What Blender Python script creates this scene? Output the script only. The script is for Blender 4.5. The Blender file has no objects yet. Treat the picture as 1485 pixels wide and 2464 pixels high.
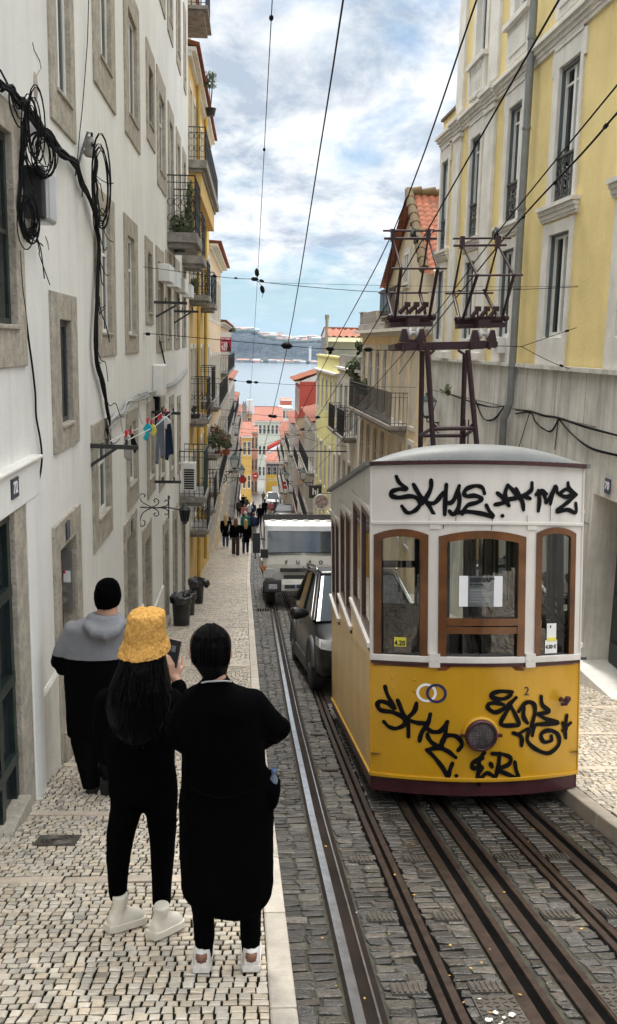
import bpy, math, random
from mathutils import Matrix, Vector, noise
random.seed(7)
R=math.radians
SC=bpy.context.scene
COL=SC.collection
# ---------- camera model (pixel -> ray, used only to survey the place) ----------
F=2200.0; CX,CY=742.5,1232.0
YAW,PITCH,ROLL=R(3.55),R(10.4),R(1.2)
def _rot():
    cy,sy=math.cos(YAW),math.sin(YAW); cp,sp=math.cos(PITCH),math.sin(PITCH); cr,sr=math.cos(ROLL),math.sin(ROLL)
    f=Vector((sy*cp,cy*cp,-sp)); r0=Vector((cy,-sy,0)); u0=Vector((sy*sp,cy*sp,cp))
    return cr*r0+sr*u0, -sr*r0+cr*u0, f
CR,CU,CF=_rot()
def ray(x,y): return CF+(x-CX)/F*CR+(CY-y)/F*CU
def P(x,y,d):
    r=ray(x,y); return r*(d/r.y)
def onX(x,y,X):
    r=ray(x,y); return r*(X/r.x)
RA,RB=5.66,-.036
SL=[(-30,.24),(7,.21),(11,.18),(15,.17),(30,.155),(60,.14),(75,.15),(130,.11),(170,.07),(260,.05)]
def zg(d,h=2.1):
    if d<=7: return -h-.24*d
    z=-h-.24*7
    for i in range(1,len(SL)):
        a=SL[i][0]; b=SL[i+1][0] if i+1<len(SL) else 1e9
        if d<=b: return z-SL[i][1]*(d-a)
        z-=SL[i][1]*(b-a)
def zr(d): return zg(d,2.22)
def onG(x,y,h=2.1):
    r=ray(x,y); lo,hi=.5,300
    for _ in range(50):
        m=(lo+hi)/2
        if r.z*m/r.y>zg(m,h): lo=m
        else: hi=m
    return r*(lo/r.y)
cam=bpy.data.cameras.new('camera'); co=bpy.data.objects.new('camera',cam); COL.objects.link(co)
m=Matrix((CR,CU,-CF)).transposed().to_4x4(); co.matrix_world=m
cam.sensor_fit='VERTICAL'; cam.sensor_height=24; cam.lens=24*F/2464; cam.clip_start=.05; cam.clip_end=20000
SC.camera=co
# ---------- objects ----------
WORLD={}
def tag(o,label=None,cat=None,group=None,kind=None):
    if label: o['label']=label
    if cat: o['category']=cat
    if group: o['group']=group
    if kind: o['kind']=kind
    return o
def thing(name,label,cat,loc=(0,0,0),rz=0,group=None):
    o=bpy.data.objects.new(name,None); o.empty_display_size=.1; COL.objects.link(o)
    o.location=loc; o.rotation_euler=(0,0,rz)
    WORLD[o]=Matrix.Translation(loc)@Matrix.Rotation(rz,4,'Z')
    return tag(o,label,cat,group)
class MB:
    def __init__(s,T=None): s.v=[];s.f=[];s.m=[];s.sm=[];s.c=[];s.T=T;s.hc=False;s.fn=None
    def add(s,vs,fs,mi=0,smooth=False,col=None):
        b=len(s.v)
        for p in vs:
            p=Vector(p)
            if s.fn: p=Vector(s.fn(p))
            if s.T is not None: p=s.T@p
            s.v.append(p)
        for f in fs: s.f.append([b+i for i in f]); s.m.append(mi); s.sm.append(smooth); s.c.append(col)
        if col is not None: s.hc=True
        return s
    def box(s,x0,y0,z0,x1,y1,z1,mi=0,col=None):
        return s.add([(x0,y0,z0),(x1,y0,z0),(x1,y1,z0),(x0,y1,z0),(x0,y0,z1),(x1,y0,z1),(x1,y1,z1),(x0,y1,z1)],
          [(0,3,2,1),(4,5,6,7),(0,1,5,4),(1,2,6,5),(2,3,7,6),(3,0,4,7)],mi,False,col)
    def quad(s,a,b,c,d,mi=0,smooth=False): return s.add([a,b,c,d],[(0,1,2,3)],mi,smooth)
    def loft(s,rings,mi=0,smooth=True,caps=True,closed=True):
        n=len(rings[0]); vs=[p for r in rings for p in r]; fs=[]
        for i in range(len(rings)-1):
            for j in range(n if closed else n-1):
                k=(j+1)%n; fs.append((i*n+j,i*n+k,(i+1)*n+k,(i+1)*n+j))
        s.add(vs,fs,mi,smooth)
        if caps and closed:
            s.add(rings[0],[tuple(range(n))[::-1]],mi); s.add(rings[-1],[tuple(range(n))],mi)
        return s
    def tube(s,pts,r,n=6,mi=0,closed=False,caps=True,flat=None):
        pts=[Vector(p) for p in pts]; L=len(pts); rings=[]
        up=None
        for i,p in enumerate(pts):
            a=pts[(i-1)%L] if (i>0 or closed) else p; b=pts[(i+1)%L] if (i<L-1 or closed) else p
            t=(b-a)
            if t.length<1e-9: t=Vector((0,0,1))
            t.normalize()
            if up is None:
                up=Vector((0,0,1)) if abs(t.z)<.9 else Vector((1,0,0))
            sx=t.cross(up)
            if sx.length<1e-6: sx=t.orthogonal()
            sx.normalize(); up=sx.cross(t).normalized()
            rr=r[i] if isinstance(r,(list,tuple)) else r
            rings.append([p+rr*(math.cos(2*math.pi*j/n)*sx+math.sin(2*math.pi*j/n)*up) for j in range(n)])
        if closed: rings.append(rings[0])
        return s.loft(rings,mi,n>4,caps and not closed)
    def cyl(s,a,b,r0,r1=None,n=10,mi=0): return s.tube([a,b],[r0,r0 if r1 is None else r1],n,mi)
    def bar(s,a,b,w,h,mi=0):
        a,b=Vector(a),Vector(b); t=(b-a).normalized(); u=Vector((0,0,1)) if abs(t.z)<.95 else Vector((0,1,0))
        sx=t.cross(u).normalized(); u=sx.cross(t)
        q=[(-w/2,-h/2),(w/2,-h/2),(w/2,h/2),(-w/2,h/2)]
        return s.loft([[p+x*sx+y*u for x,y in q] for p in (a,b)],mi,False)
    def ell(s,c,rx,ry,rz,nu=14,nv=8,mi=0):
        rings=[]
        for i in range(nv+1):
            th=math.pi*(i/nv); th=max(.02,min(math.pi-.02,th))
            rings.append([(c[0]+rx*math.sin(th)*math.cos(2*math.pi*j/nu),c[1]+ry*math.sin(th)*math.sin(2*math.pi*j/nu),c[2]-rz*math.cos(th)) for j in range(nu)])
        return s.loft(rings,mi,True)
    def lathe(s,c,prof,n=20,mi=0,axis='z',smooth=True,caps=True):
        rings=[]
        for r,h in prof:
            ring=[]
            for j in range(n):
                a=2*math.pi*j/n; x,y=r*math.cos(a),r*math.sin(a)
                ring.append((c[0]+x,c[1]+y,c[2]+h) if axis=='z' else (c[0]+x,c[1]+h,c[2]+y) if axis=='y' else (c[0]+h,c[1]+x,c[2]+y))
            rings.append(ring)
        return s.loft(rings,mi,smooth,caps)
    def prism(s,poly,a,b,mi=0,to=None):
        """poly of 2D points extruded from a to b; to(u,v,w)->3D"""
        to=to or (lambda u,v,w:(u,w,v)); n=len(poly)
        return s.loft([[to(u,v,w) for u,v in poly] for w in (a,b)],mi,False)
    def build(s,name,mats,parent=None,world=False,bevel=0,smooth_angle=None,solid=0,sub=0):
        me=bpy.data.meshes.new(name); me.from_pydata([tuple(v) for v in s.v],[],s.f)
        if not isinstance(mats,(list,tuple)): mats=[mats]
        for q in mats: me.materials.append(q)
        me.polygons.foreach_set('material_index',s.m); me.polygons.foreach_set('use_smooth',s.sm)
        if s.hc:
            at=me.color_attributes.new('stone','FLOAT_COLOR','CORNER'); buf=[]
            for poly,c in zip(me.polygons,s.c):
                c=c if c is not None else (1,1,1); buf.extend((c[0],c[1],c[2],1)*poly.loop_total)
            at.data.foreach_set('color',buf)
        me.update()
        o=bpy.data.objects.new(name,me); COL.objects.link(o)
        if parent is not None:
            o.parent=parent
            if world: o.matrix_parent_inverse=WORLD[parent].inverted(); WORLD[o]=Matrix.Identity(4)
            else: WORLD[o]=WORLD[parent]
        else: WORLD[o]=Matrix.Identity(4)
        if sub:
            q=o.modifiers.new('s','SUBSURF'); q.levels=sub; q.render_levels=sub
        if solid:
            q=o.modifiers.new('t','SOLIDIFY'); q.thickness=solid; q.offset=0
        if bevel:
            q=o.modifiers.new('b','BEVEL'); q.width=bevel; q.segments=2; q.limit_method='ANGLE'; q.angle_limit=R(40)
        return o
def text_mesh(txt,size,T,depth=.004,bold=0):
    """letter outlines as mesh data placed by matrix T (text lies in local XY)"""
    cu=bpy.data.curves.new('letters','FONT'); cu.body=txt; cu.size=size; cu.extrude=depth; cu.align_x='CENTER'; cu.align_y='CENTER'; cu.offset=bold
    o=bpy.data.objects.new('letters',cu); COL.objects.link(o)
    dg=bpy.context.evaluated_depsgraph_get(); me=bpy.data.meshes.new_from_object(o.evaluated_get(dg))
    vs=[T@v.co for v in me.vertices]; fs=[tuple(p.vertices) for p in me.polygons]
    bpy.data.objects.remove(o); bpy.data.meshes.remove(me)
    return vs,fs
def copy_tree(o,parent=None):
    c=o.copy(); COL.objects.link(c)
    if parent is not None: c.parent=parent
    for ch in [q for q in bpy.data.objects if q.parent is o]: copy_tree(ch,c)
    return c
# ---------- materials ----------
def nt(name):
    mt=bpy.data.materials.new(name); mt.use_nodes=True; t=mt.node_tree; b=t.nodes['Principled BSDF']; return mt,t,b
def N(t,k,**kw):
    n=t.nodes.new(k)
    for a,b in kw.items():
        if a in n.inputs.keys() if hasattr(n.inputs,'keys') else False: n.inputs[a].default_value=b
        else: setattr(n,a,b)
    return n
def c4(c): return (c[0],c[1],c[2],1)
def mix(t,a,b,f,mode='MIX'):
    n=t.nodes.new('ShaderNodeMix'); n.data_type='RGBA'; n.blend_type=mode
    def put(i,v):
        if hasattr(v,'links') or hasattr(v,'is_output'): t.links.new(v,n.inputs[i])
        elif isinstance(v,(int,float)): n.inputs[i].default_value=v
        else: n.inputs[i].default_value=c4(v)
    put(0,f); put(6,a); put(7,b); return n.outputs[2]
def noise_f(t,scale,detail=5,rough=.6,vec=None,lo=.35,hi=.65,dist=0):
    n=N(t,'ShaderNodeTexNoise'); n.inputs['Scale'].default_value=scale; n.inputs['Detail'].default_value=detail; n.inputs['Roughness'].default_value=rough; n.inputs['Distortion'].default_value=dist
    if vec is not None: t.links.new(vec,n.inputs['Vector'])
    r=N(t,'ShaderNodeMapRange'); r.inputs[1].default_value=lo; r.inputs[2].default_value=hi; t.links.new(n.outputs[0],r.inputs[0]); return r.outputs[0]
def coords(t,sc=(1,1,1)):
    g=N(t,'ShaderNodeTexCoord'); mp=N(t,'ShaderNodeMapping'); mp.inputs['Scale'].default_value=sc; t.links.new(g.outputs['Object'],mp.inputs['Vector']); return mp.outputs[0]
def bump(t,b,h,strength,dist=.01):
    n=N(t,'ShaderNodeBump'); n.inputs['Strength'].default_value=strength; n.inputs['Distance'].default_value=dist; t.links.new(h,n.inputs['Height']); t.links.new(n.outputs[0],b.inputs['Normal'])
def mat(name,col,rough=.7,metal=0,var=.12,scale=3,streak=0,scol=None,bmp=0,bsc=60,col2=None,spec=.5,coat=0,fine=0,fsc=80,attr=False):
    mt,t,b=nt(name); v=coords(t)
    c2=col2 or tuple(min(1,x*(1+var)) for x in col); c1=tuple(x*(1-var) for x in col)
    c=mix(t,c1,c2,noise_f(t,scale,6,.6,v))
    if fine: c=mix(t,c,tuple(x*.45 for x in col),mixfac(t,noise_f(t,fsc,3,.7,v,.5,.75),fine))
    if streak: c=mix(t,c,scol or tuple(x*.5 for x in col),mixfac(t,noise_f(t,1,7,.65,coords(t,(5,5,.35)),.48,.8),streak))
    if attr:
        a=N(t,'ShaderNodeAttribute',attribute_name='stone'); c=mix(t,c,a.outputs['Color'],1,'MULTIPLY')
    t.links.new(c,b.inputs['Base Color']); b.inputs['Roughness'].default_value=rough; b.inputs['Metallic'].default_value=metal
    b.inputs['Specular IOR Level'].default_value=spec; b.inputs['Coat Weight'].default_value=coat
    if bmp: bump(t,b,noise_f(t,bsc,4,.6,v,.2,.8),bmp)
    return mt
def mixfac(t,o,k):
    n=N(t,'ShaderNodeMath',operation='MULTIPLY'); t.links.new(o,n.inputs[0]); n.inputs[1].default_value=k; return n.outputs[0]
M={}
def defmats():
    M['plaster']=mat('white plaster',(.70,.695,.675),.85,streak=.4,scol=(.47,.455,.42),bmp=.25,bsc=18,var=.07,scale=.8)
    M['granite']=mat('tan stone surround',(.37,.335,.28),.9,var=.22,scale=6,fine=.75,fsc=26,bmp=.7,bsc=30,streak=.25)
    M['palestone']=mat('pale limestone',(.62,.60,.56),.75,var=.10,scale=2.5,streak=.28,scol=(.34,.33,.31),bmp=.3,bsc=25)
    M['basestone']=mat('weathered limestone cladding',(.56,.54,.50),.8,var=.18,scale=1.3,streak=.8,scol=(.15,.14,.125),bmp=.3,bsc=20,fine=.15,fsc=9)
    M['wframe']=mat('white window paint',(.72,.72,.69),.5,var=.06)
    M['glass']=mat('window glass',(.014,.018,.021),.10,var=.5,scale=1.2,spec=.16)
    M['dgreen']=mat('dark green paint',(.012,.022,.02),.35,var=.4,scale=8,bmp=.1)
    M['yellow']=mat('yellow plaster',(.70,.56,.25),.85,var=.08,scale=1.0,streak=.22,scol=(.50,.38,.15),bmp=.3,bsc=22,fine=.08,fsc=14)
    M['iron']=mat('wrought iron',(.022,.023,.024),.5,var=.4,scale=20)
    M['pipe']=mat('grey downpipe',(.17,.18,.18),.5,var=.12,scale=6,streak=.3)
    M['cable']=mat('black cable rubber',(.007,.007,.008),.75,var=.4,scale=30,spec=.15)
    M['slabstone']=mat('grey balcony slab',(.23,.215,.195),.9,var=.3,scale=6,streak=.5,bmp=.4)
    M['steel']=mat('steel box',(.32,.32,.31),.38,metal=.7,var=.1)
    M['plasticw']=mat('white plastic',(.68,.68,.66),.45,var=.05)
    M['grime']=mat('dark paving joints',(.012,.011,.008),1,var=.4,scale=9,col2=(.018,.02,.01),spec=.05)
    M['dirt']=mat('joint dirt',(.030,.026,.020),.9,var=.4,scale=9,col2=(.042,.042,.026),bmp=.6,bsc=40)
    M['calcada']=mat('limestone setts',(.50,.462,.405),.30,var=.12,scale=14,fine=.25,fsc=60,bmp=.45,bsc=55,attr=True,spec=.65)
    M['sett']=mat('dark basalt setts',(.056,.051,.045),.34,var=.3,scale=18,fine=.45,fsc=50,bmp=.8,bsc=45,attr=True,spec=.6)
    M['kerb']=mat('kerb stone',(.40,.37,.33),.55,var=.14,scale=7,fine=.25,fsc=40,bmp=.3,attr=True)
    M['rail']=mat('worn rail head',(.62,.62,.63),.25,metal=1,var=.15,scale=9)
    M['raildark']=mat('rusty rail',(.034,.023,.018),.5,metal=.1,var=.3,scale=12,bmp=.2,spec=.15)
    M['groove']=mat('rail groove painted shade',(.016,.011,.009),.8,var=.3,spec=.1)  # dark brown, darkened in the colour for the shaded depth of the groove
    M['slot']=mat('slot dark',(.005,.005,.005),1,var=.2,spec=0)
    M['tile']=tilemat('clay roof tiles',(.34,.11,.055),(.19,.065,.038))
    M['tile2']=tilemat('faded pink roof tiles',(.34,.135,.095),(.22,.085,.06))
    M['moss']=mat('mossy ridge tile',(.22,.12,.075),.9,var=.4,scale=6,col2=(.10,.09,.04),bmp=.6)
    M['leaf']=mat('plant leaves',(.06,.10,.028),.6,var=.5,scale=15,col2=(.11,.14,.04))
    M['leafred']=mat('reddish leaves',(.16,.045,.04),.6,var=.5,scale=15)
    M['black']=mat('black plastic',(.018,.018,.019),.4,var=.3,scale=8,bmp=.1)
    M['carglass']=mat('vehicle glass',(.014,.018,.023),.12,var=.2,spec=.3)
    M['screen']=mat('truck windscreen glass',(.03,.045,.065),.06,var=.2,spec=.65)
    M['rubber']=mat('tyre rubber',(.016,.016,.016),.8,var=.3)
    M['red']=mat('red paint',(.45,.02,.02),.45,var=.1)
    M['terracotta']=mat('terracotta pot',(.33,.11,.06),.8)
    M['lampglass']=mat('frosted lamp glass',(.55,.57,.57),.25,var=.08)
    M['paper']=mat('paper',(.72,.72,.75),.7,var=.04)
    M['ink']=mat('black ink',(.012,.012,.014),.45,var=.2)
def tilemat(name,a,b):
    mt,t,p=nt(name); v=coords(t)
    c=mix(t,a,b,noise_f(t,2.5,6,.7,v)); c=mix(t,c,(.10,.08,.05),mixfac(t,noise_f(t,5,5,.7,v,.55,.8),.55))
    t.links.new(c,p.inputs['Base Color']); p.inputs['Roughness'].default_value=.85
    return mt
defmats()
# ---------- world, light ----------
SUN_EL,SUN_AZ=R(58),R(-10)
def world():
    w=bpy.data.worlds.new('World'); SC.world=w; w.use_nodes=True; t=w.node_tree; t.nodes.clear()
    out=N(t,'ShaderNodeOutputWorld'); bg=N(t,'ShaderNodeBackground'); t.links.new(bg.outputs[0],out.inputs[0])
    sky=N(t,'ShaderNodeTexSky',sky_type='NISHITA',sun_disc=False,sun_elevation=SUN_EL,sun_rotation=SUN_AZ,air_density=1.0,dust_density=1.4,ozone_density=1.2)
    g=N(t,'ShaderNodeTexCoord'); sep=N(t,'ShaderNodeSeparateXYZ'); t.links.new(g.outputs['Generated'],sep.inputs[0])
    mx=N(t,'ShaderNodeMath',operation='MAXIMUM'); t.links.new(sep.outputs['Z'],mx.inputs[0]); mx.inputs[1].default_value=0
    ad=N(t,'ShaderNodeMath',operation='ADD'); t.links.new(mx.outputs[0],ad.inputs[0]); ad.inputs[1].default_value=.16
    dv=N(t,'ShaderNodeVectorMath',operation='DIVIDE'); cb=N(t,'ShaderNodeCombineXYZ')
    for i in range(3): t.links.new(ad.outputs[0],cb.inputs[i])
    t.links.new(g.outputs['Generated'],dv.inputs[0]); t.links.new(cb.outputs[0],dv.inputs[1])
    mp=N(t,'ShaderNodeMapping'); mp.inputs['Location'].default_value=CLOUD_LOC; mp.inputs['Scale'].default_value=(1.5,1.0,0); t.links.new(dv.outputs[0],mp.inputs[0])
    cov=noise_f(t,1.15,9,.60,mp.outputs[0],.32,.47,.25)      # cover
    shade=noise_f(t,2.1,9,.64,mp.outputs[0],.38,.58,.25)       # thick grey bellies against bright edges
    big=noise_f(t,.75,3,.5,mp.outputs[0],.35,.65)
    cloud=mix(t,(2.6,3.05,3.7),(6.2,6.25,6.25),shade)
    cloud=mix(t,cloud,(3.5,3.85,4.3),mixfac(t,big,.35))
    blue=mix(t,sky.outputs[0],(1.3,2.35,3.8),.8)
    c=mix(t,blue,cloud,cov)
    # a clear pale band over the far shore
    mr=N(t,'ShaderNodeMapRange'); mr.inputs[1].default_value=.05; mr.inputs[2].default_value=.105; t.links.new(sep.outputs['Z'],mr.inputs[0])
    wob=noise_f(t,3.0,5,.55,mp.outputs[0],.3,.7); wm=N(t,'ShaderNodeMath',operation='MULTIPLY_ADD'); t.links.new(wob,wm.inputs[0]); wm.inputs[1].default_value=.8; wm.inputs[2].default_value=-.4
    sm=N(t,'ShaderNodeMath',operation='ADD',use_clamp=True); t.links.new(mr.outputs[0],sm.inputs[0]); t.links.new(wm.outputs[0],sm.inputs[1])
    pale=mix(t,(2.9,4.0,4.4),(2.1,3.5,4.4),mr.outputs[0])
    c=mix(t,pale,c,sm.outputs[0])
    # overcast luminance: the zenith is about three times as bright as the horizon
    zr_=N(t,'ShaderNodeMapRange',interpolation_type='SMOOTHSTEP'); zr_.inputs[1].default_value=.38; zr_.inputs[2].default_value=.85; t.links.new(sep.outputs['Z'],zr_.inputs[0])
    zen=mix(t,(1,1,1),(4.2,3.95,3.6),zr_.outputs[0]); c=mix(t,c,zen,1,'MULTIPLY')
    t.links.new(c,bg.inputs[0]); bg.inputs[1].default_value=.1
    l=bpy.data.lights.new('sun','SUN'); l.energy=2.1; l.angle=R(12); l.color=(1,.96,.89)
    o=bpy.data.objects.new('sun',l); COL.objects.link(o)
    d=Vector((math.sin(SUN_AZ)*math.cos(SUN_EL),math.cos(SUN_AZ)*math.cos(SUN_EL),math.sin(SUN_EL)))
    o.rotation_euler=d.to_track_quat('Z','Y').to_euler()
    SC.view_settings.view_transform='Standard'; SC.view_settings.look='None'; SC.view_settings.exposure=EXPO; SC.view_settings.gamma=1
CLOUD_LOC=(3.1,.4,0); EXPO=.97
world()
SC.cycles.use_denoising=True
SC.cycles.max_bounces=6; SC.cycles.diffuse_bounces=4; SC.cycles.glossy_bounces=3; SC.cycles.transmission_bounces=4; SC.cycles.transparent_max_bounces=6
# ---------- street surface ----------
KL=lambda d:.14-.011*min(d,30)          # inner edge of left kerb
KR=lambda d:KL(d)+.125
K2=lambda d:2.84-.004*d                  # right kerb
LW=-1.85
def RW(d): return RA+RB*d if d<54 else 3.72
def steps(a,b,first,grow=1.0):
    q=[a]; s=first
    while q[-1]<b: q.append(q[-1]+s); s*=grow
    return q
def sheet(name,xl,xr,d0,d1,zf,mt,st=1.0,nx=2):
    mb=MB(); ds=steps(d0,d1,st)
    for i in range(len(ds)-1):
        a,b=ds[i],ds[i+1]
        for k in range(nx):
            f=lambda d,q:xl(d)+(xr(d)-xl(d))*q/nx
            mb.quad((f(a,k),a,zf(a)),(f(a,k+1),a,zf(a)),(f(b,k+1),b,zf(b)),(f(b,k),b,zf(b)))
    return tag(mb.build(name,mt),kind='structure')
def stone(mb,q,z,h,tilt,bev,col,mi=0):
    cx=sum(p[0] for p in q)/4; cy=sum(p[1] for p in q)/4
    zt=[z(p[1])+h+tilt[0]*(p[0]-cx)+tilt[1]*(p[1]-cy) for p in q]
    base=[(p[0],p[1],zt[i]-.016) for i,p in enumerate(q)]
    mid=[(p[0],p[1],zt[i]-.004) for i,p in enumerate(q)]
    top=[(p[0]+(cx-p[0])*bev,p[1]+(cy-p[1])*bev,zt[i]) for i,p in enumerate(q)]
    fs=[(8,9,10,11)]
    for j in range(4):
        k=(j+1)%4; fs+= [(j,k,4+k,4+j),(4+j,4+k,8+k,8+j)]
    mb.add(base+mid+top,fs,mi,False,col)
def setts(mb,xl,xr,d0,d1,z,sx,sy,gap,jit,hv,tv,palette,bands=None,skip=None,dark=.06):
    d=d0; row=0
    while d<d1:
        L=sy*random.uniform(.85,1.15)
        band=bands and bands(d,L)
        if band: L=.13
        x=xl(d); ph=random.random()
        while x<xr(d)-.02:
            w=(sx*random.uniform(.84,1.2)) if not band else random.uniform(.55,.95)
            x1=min(x+w,xr(d))
            if xr(d)-x1<sx*.45: x1=xr(d)
            if not(skip and skip((x+x1)/2,d)):
                sk=0 if band else .012*math.sin(x*2.1+d*.9)
                j=lambda:random.uniform(-jit,jit)*(.3 if band else 1)
                q=[(x+gap+j(),d+gap+sk+j()),(x1-gap+j(),d+gap+sk+j()),(x1-gap+j(),d+L-gap+sk+j()),(x+gap+j(),d+L-gap+sk+j())]
                b=random.uniform(.82,1.12); c=random.choice(palette) if not band else (1.08,.98,.9)
                if random.random()<dark: b*=.62
                stone(mb,q,z,random.uniform(-hv,hv)*(.3 if band else 1),(random.gauss(0,tv)*(.3 if band else 1),random.gauss(0,tv)*(.3 if band else 1)),.16 if not band else .02,(c[0]*b,c[1]*b,c[2]*b))
            x=x1
        d+=L; row+=1
PW=[(1.05,1.0,.93),(1.0,.97,.92),(1.05,.95,.83),(.92,.9,.88),(1.12,1.08,1.03),(1.0,.92,.82)]
nb=[5.3]
def bands(d,L):
    if d>=nb[0]: nb[0]+=1.5; return True
def street():
    bl=MB(); setts(bl,lambda d:LW-.02,KL,2.9,15,lambda d:zg(d)+.006,.060,.058,.0054,.004,.003,.045,PW,bands); setts(bl,lambda d:LW-.02,KL,nb[0]-1.5+.14,46,lambda d:zg(d)+.006,.082,.08,.0055,.006,.003,.028,PW,bands)
    tag(bl.build('pavement',M['calcada']),kind='structure')
    sheet('pavement',lambda d:LW-.5,KL,-4,46.1,lambda d:zg(d)-.006,M['grime'],.5)
    nb[0]=3.6
    br=MB(); setts(br,lambda d:K2(d)+.14,lambda d:RW(d)+.02,3.2,26,lambda d:zg(d)+.006,.068,.062,.005,.005,.003,.05,PW,bands)
    tag(br.build('pavement',M['calcada']),kind='structure')
    sheet('pavement',lambda d:K2(d)+.05,lambda d:RW(d)+.4,-4,40.1,lambda d:zg(d)-.006,M['grime'],.5)
    for nm,f,sgn in (('kerb',KL,1),('kerb',K2,1)):
        mb=MB(); d=-3
        while d<(150 if f is KL else 60):
            L=random.uniform(.9,1.25)*(1 if d<40 else 4); b=random.uniform(.88,1.1); g=.004
            x0,x1=f(d),f(d+L); w=.125
            top=lambda dd:zg(dd)+.012
            vs=[(x0,d+g,top(d)),(x0+w,d+g,top(d)),(x1+w,d+L-g,top(d+L)),(x1,d+L-g,top(d+L))]
            vs+=[(p[0],p[1],p[2]-.2) for p in vs]
            tint=(1,.93,.86) if f is K2 else (1.05,1.02,.97)
            mb.add(vs,[(0,1,2,3),(4,0,3,7),(5,1,0,4),(1,5,6,2),(3,2,6,7)],0,False,tuple(b*q for q in tint)); d+=L
        tag(mb.build(nm,M['kerb'],bevel=.012),kind='structure')
    # rails: head, groove and guard laid in the setts
    A=(.57,1.40,.985); B=(1.68,2.405,2.09)
    xs=[]
    rails=[('shiny',A[0]),('dark',A[1]),('dark',B[0]),('dark',B[1]),('slot',A[2]),('slot',B[2])]
    def bend(d): return 0 if d<105 else ((d-105)/45)**2*2.2
    for k,x in rails:
        mb=MB(); ds=steps(1,150,1.0,1.01)
        prof={'shiny':[(-.045,.06),(.05,.018)],'dark':[(-.048,.078),(.062,.042)],'slot':[(-.035,.05),(.035,.05)]}[k]
        for cx,w in prof:
            for a,b in zip(ds[:-1],ds[1:]):
                xa,xb=x+cx+bend(a),x+cx+bend(b)
                zt=.012
                vs=[(xa-w/2,a,zr(a)-.02),(xa-w/2+.004,a,zr(a)+zt),(xa+w/2-.004,a,zr(a)+zt),(xa+w/2,a,zr(a)-.02)]
                ve=[(xb-w/2,b,zr(b)-.02),(xb-w/2+.004,b,zr(b)+zt),(xb+w/2-.004,b,zr(b)+zt),(xb+w/2,b,zr(b)-.02)]
                mb.add(vs+ve,[(0,1,5,4),(1,2,6,5),(2,3,7,6)],0)
        for a,b in zip(ds[:-1],ds[1:]):
            xa,xb=x+bend(a),x+bend(b); w=.09
            mb.quad((xa-w,a,zr(a)-.003),(xa+w,a,zr(a)-.003),(xb+w,b,zr(b)-.003),(xb-w,b,zr(b)-.003),2 if k=='shiny' else 1)
        lab={'shiny':'shiny worn tram rail beside the left kerb','dark':'dark rusty grooved tram rail in the setts','slot':'narrow cable slot between two steel lips'}[k]
        if x==A[1]: lab='dark rusty right-hand rail of the free track, left of the tram'
        if x==B[0]: lab='dark rusty rail running under the left half of the tram'
        if x==B[1]: lab='dark rusty rail running under the right half, nearest the far kerb'
        if x==A[2]: lab='open cable slot between the shiny rail and its dark partner'
        if x==B[2]: lab='cable slot running under the middle of the tram'
        o=mb.build('tram_rail' if k!='slot' else 'cable_slot',[M['rail'] if k=='shiny' else M['raildark'],M['slot'],M['groove']])
        tag(o,lab,'rail' if k!='slot' else 'cable slot','rails and slots of the funicular tracks')
    def skip(x,d):
        return any(abs(x-rx)<.12 for k,rx in rails if k!='slot') or any(abs(x-rx)<.085 for k,rx in rails if k=='slot')
    rd=MB()
    edges=[KR(5)+.0,A[0]-.105,A[0]+.1,A[2]-.07,A[2]+.07,A[1]-.1,A[1]+.115,B[0]-.1,B[0]+.115,B[2]-.07,B[2]+.07,B[1]-.1,B[1]+.115,K2(5)]
    PD=[(1,1,1),(1.25,1.18,1.08),(.7,.7,.74),(1.7,1.62,1.5),(.9,.82,.7),(.55,.52,.48),(1.1,1.12,1.18)]
    for i in range(0,len(edges),2):
        a,b=edges[i],edges[i+1]; nn=max(1,round((b-a)/.115))
        lo=(lambda d:KR(d)+.004) if i==0 else (lambda d,a=a:a); hi=(lambda d:K2(d)-.004) if i==12 else (lambda d,b=b:b)
        setts(rd,lo,hi,2.6,44,lambda d:zr(d)+.004,(b-a)/nn*1.02 if i else .118,.088,.006,.012,.0028,.04,PD,dark=.15)
    tag(rd.build('road',M['sett'],bevel=0),kind='structure')
    sheet('road',lambda d:KR(d)-.05,lambda d:K2(d)+.05,-4,44.2,lambda d:zr(d)-.007,M['dirt'],.5)
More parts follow.
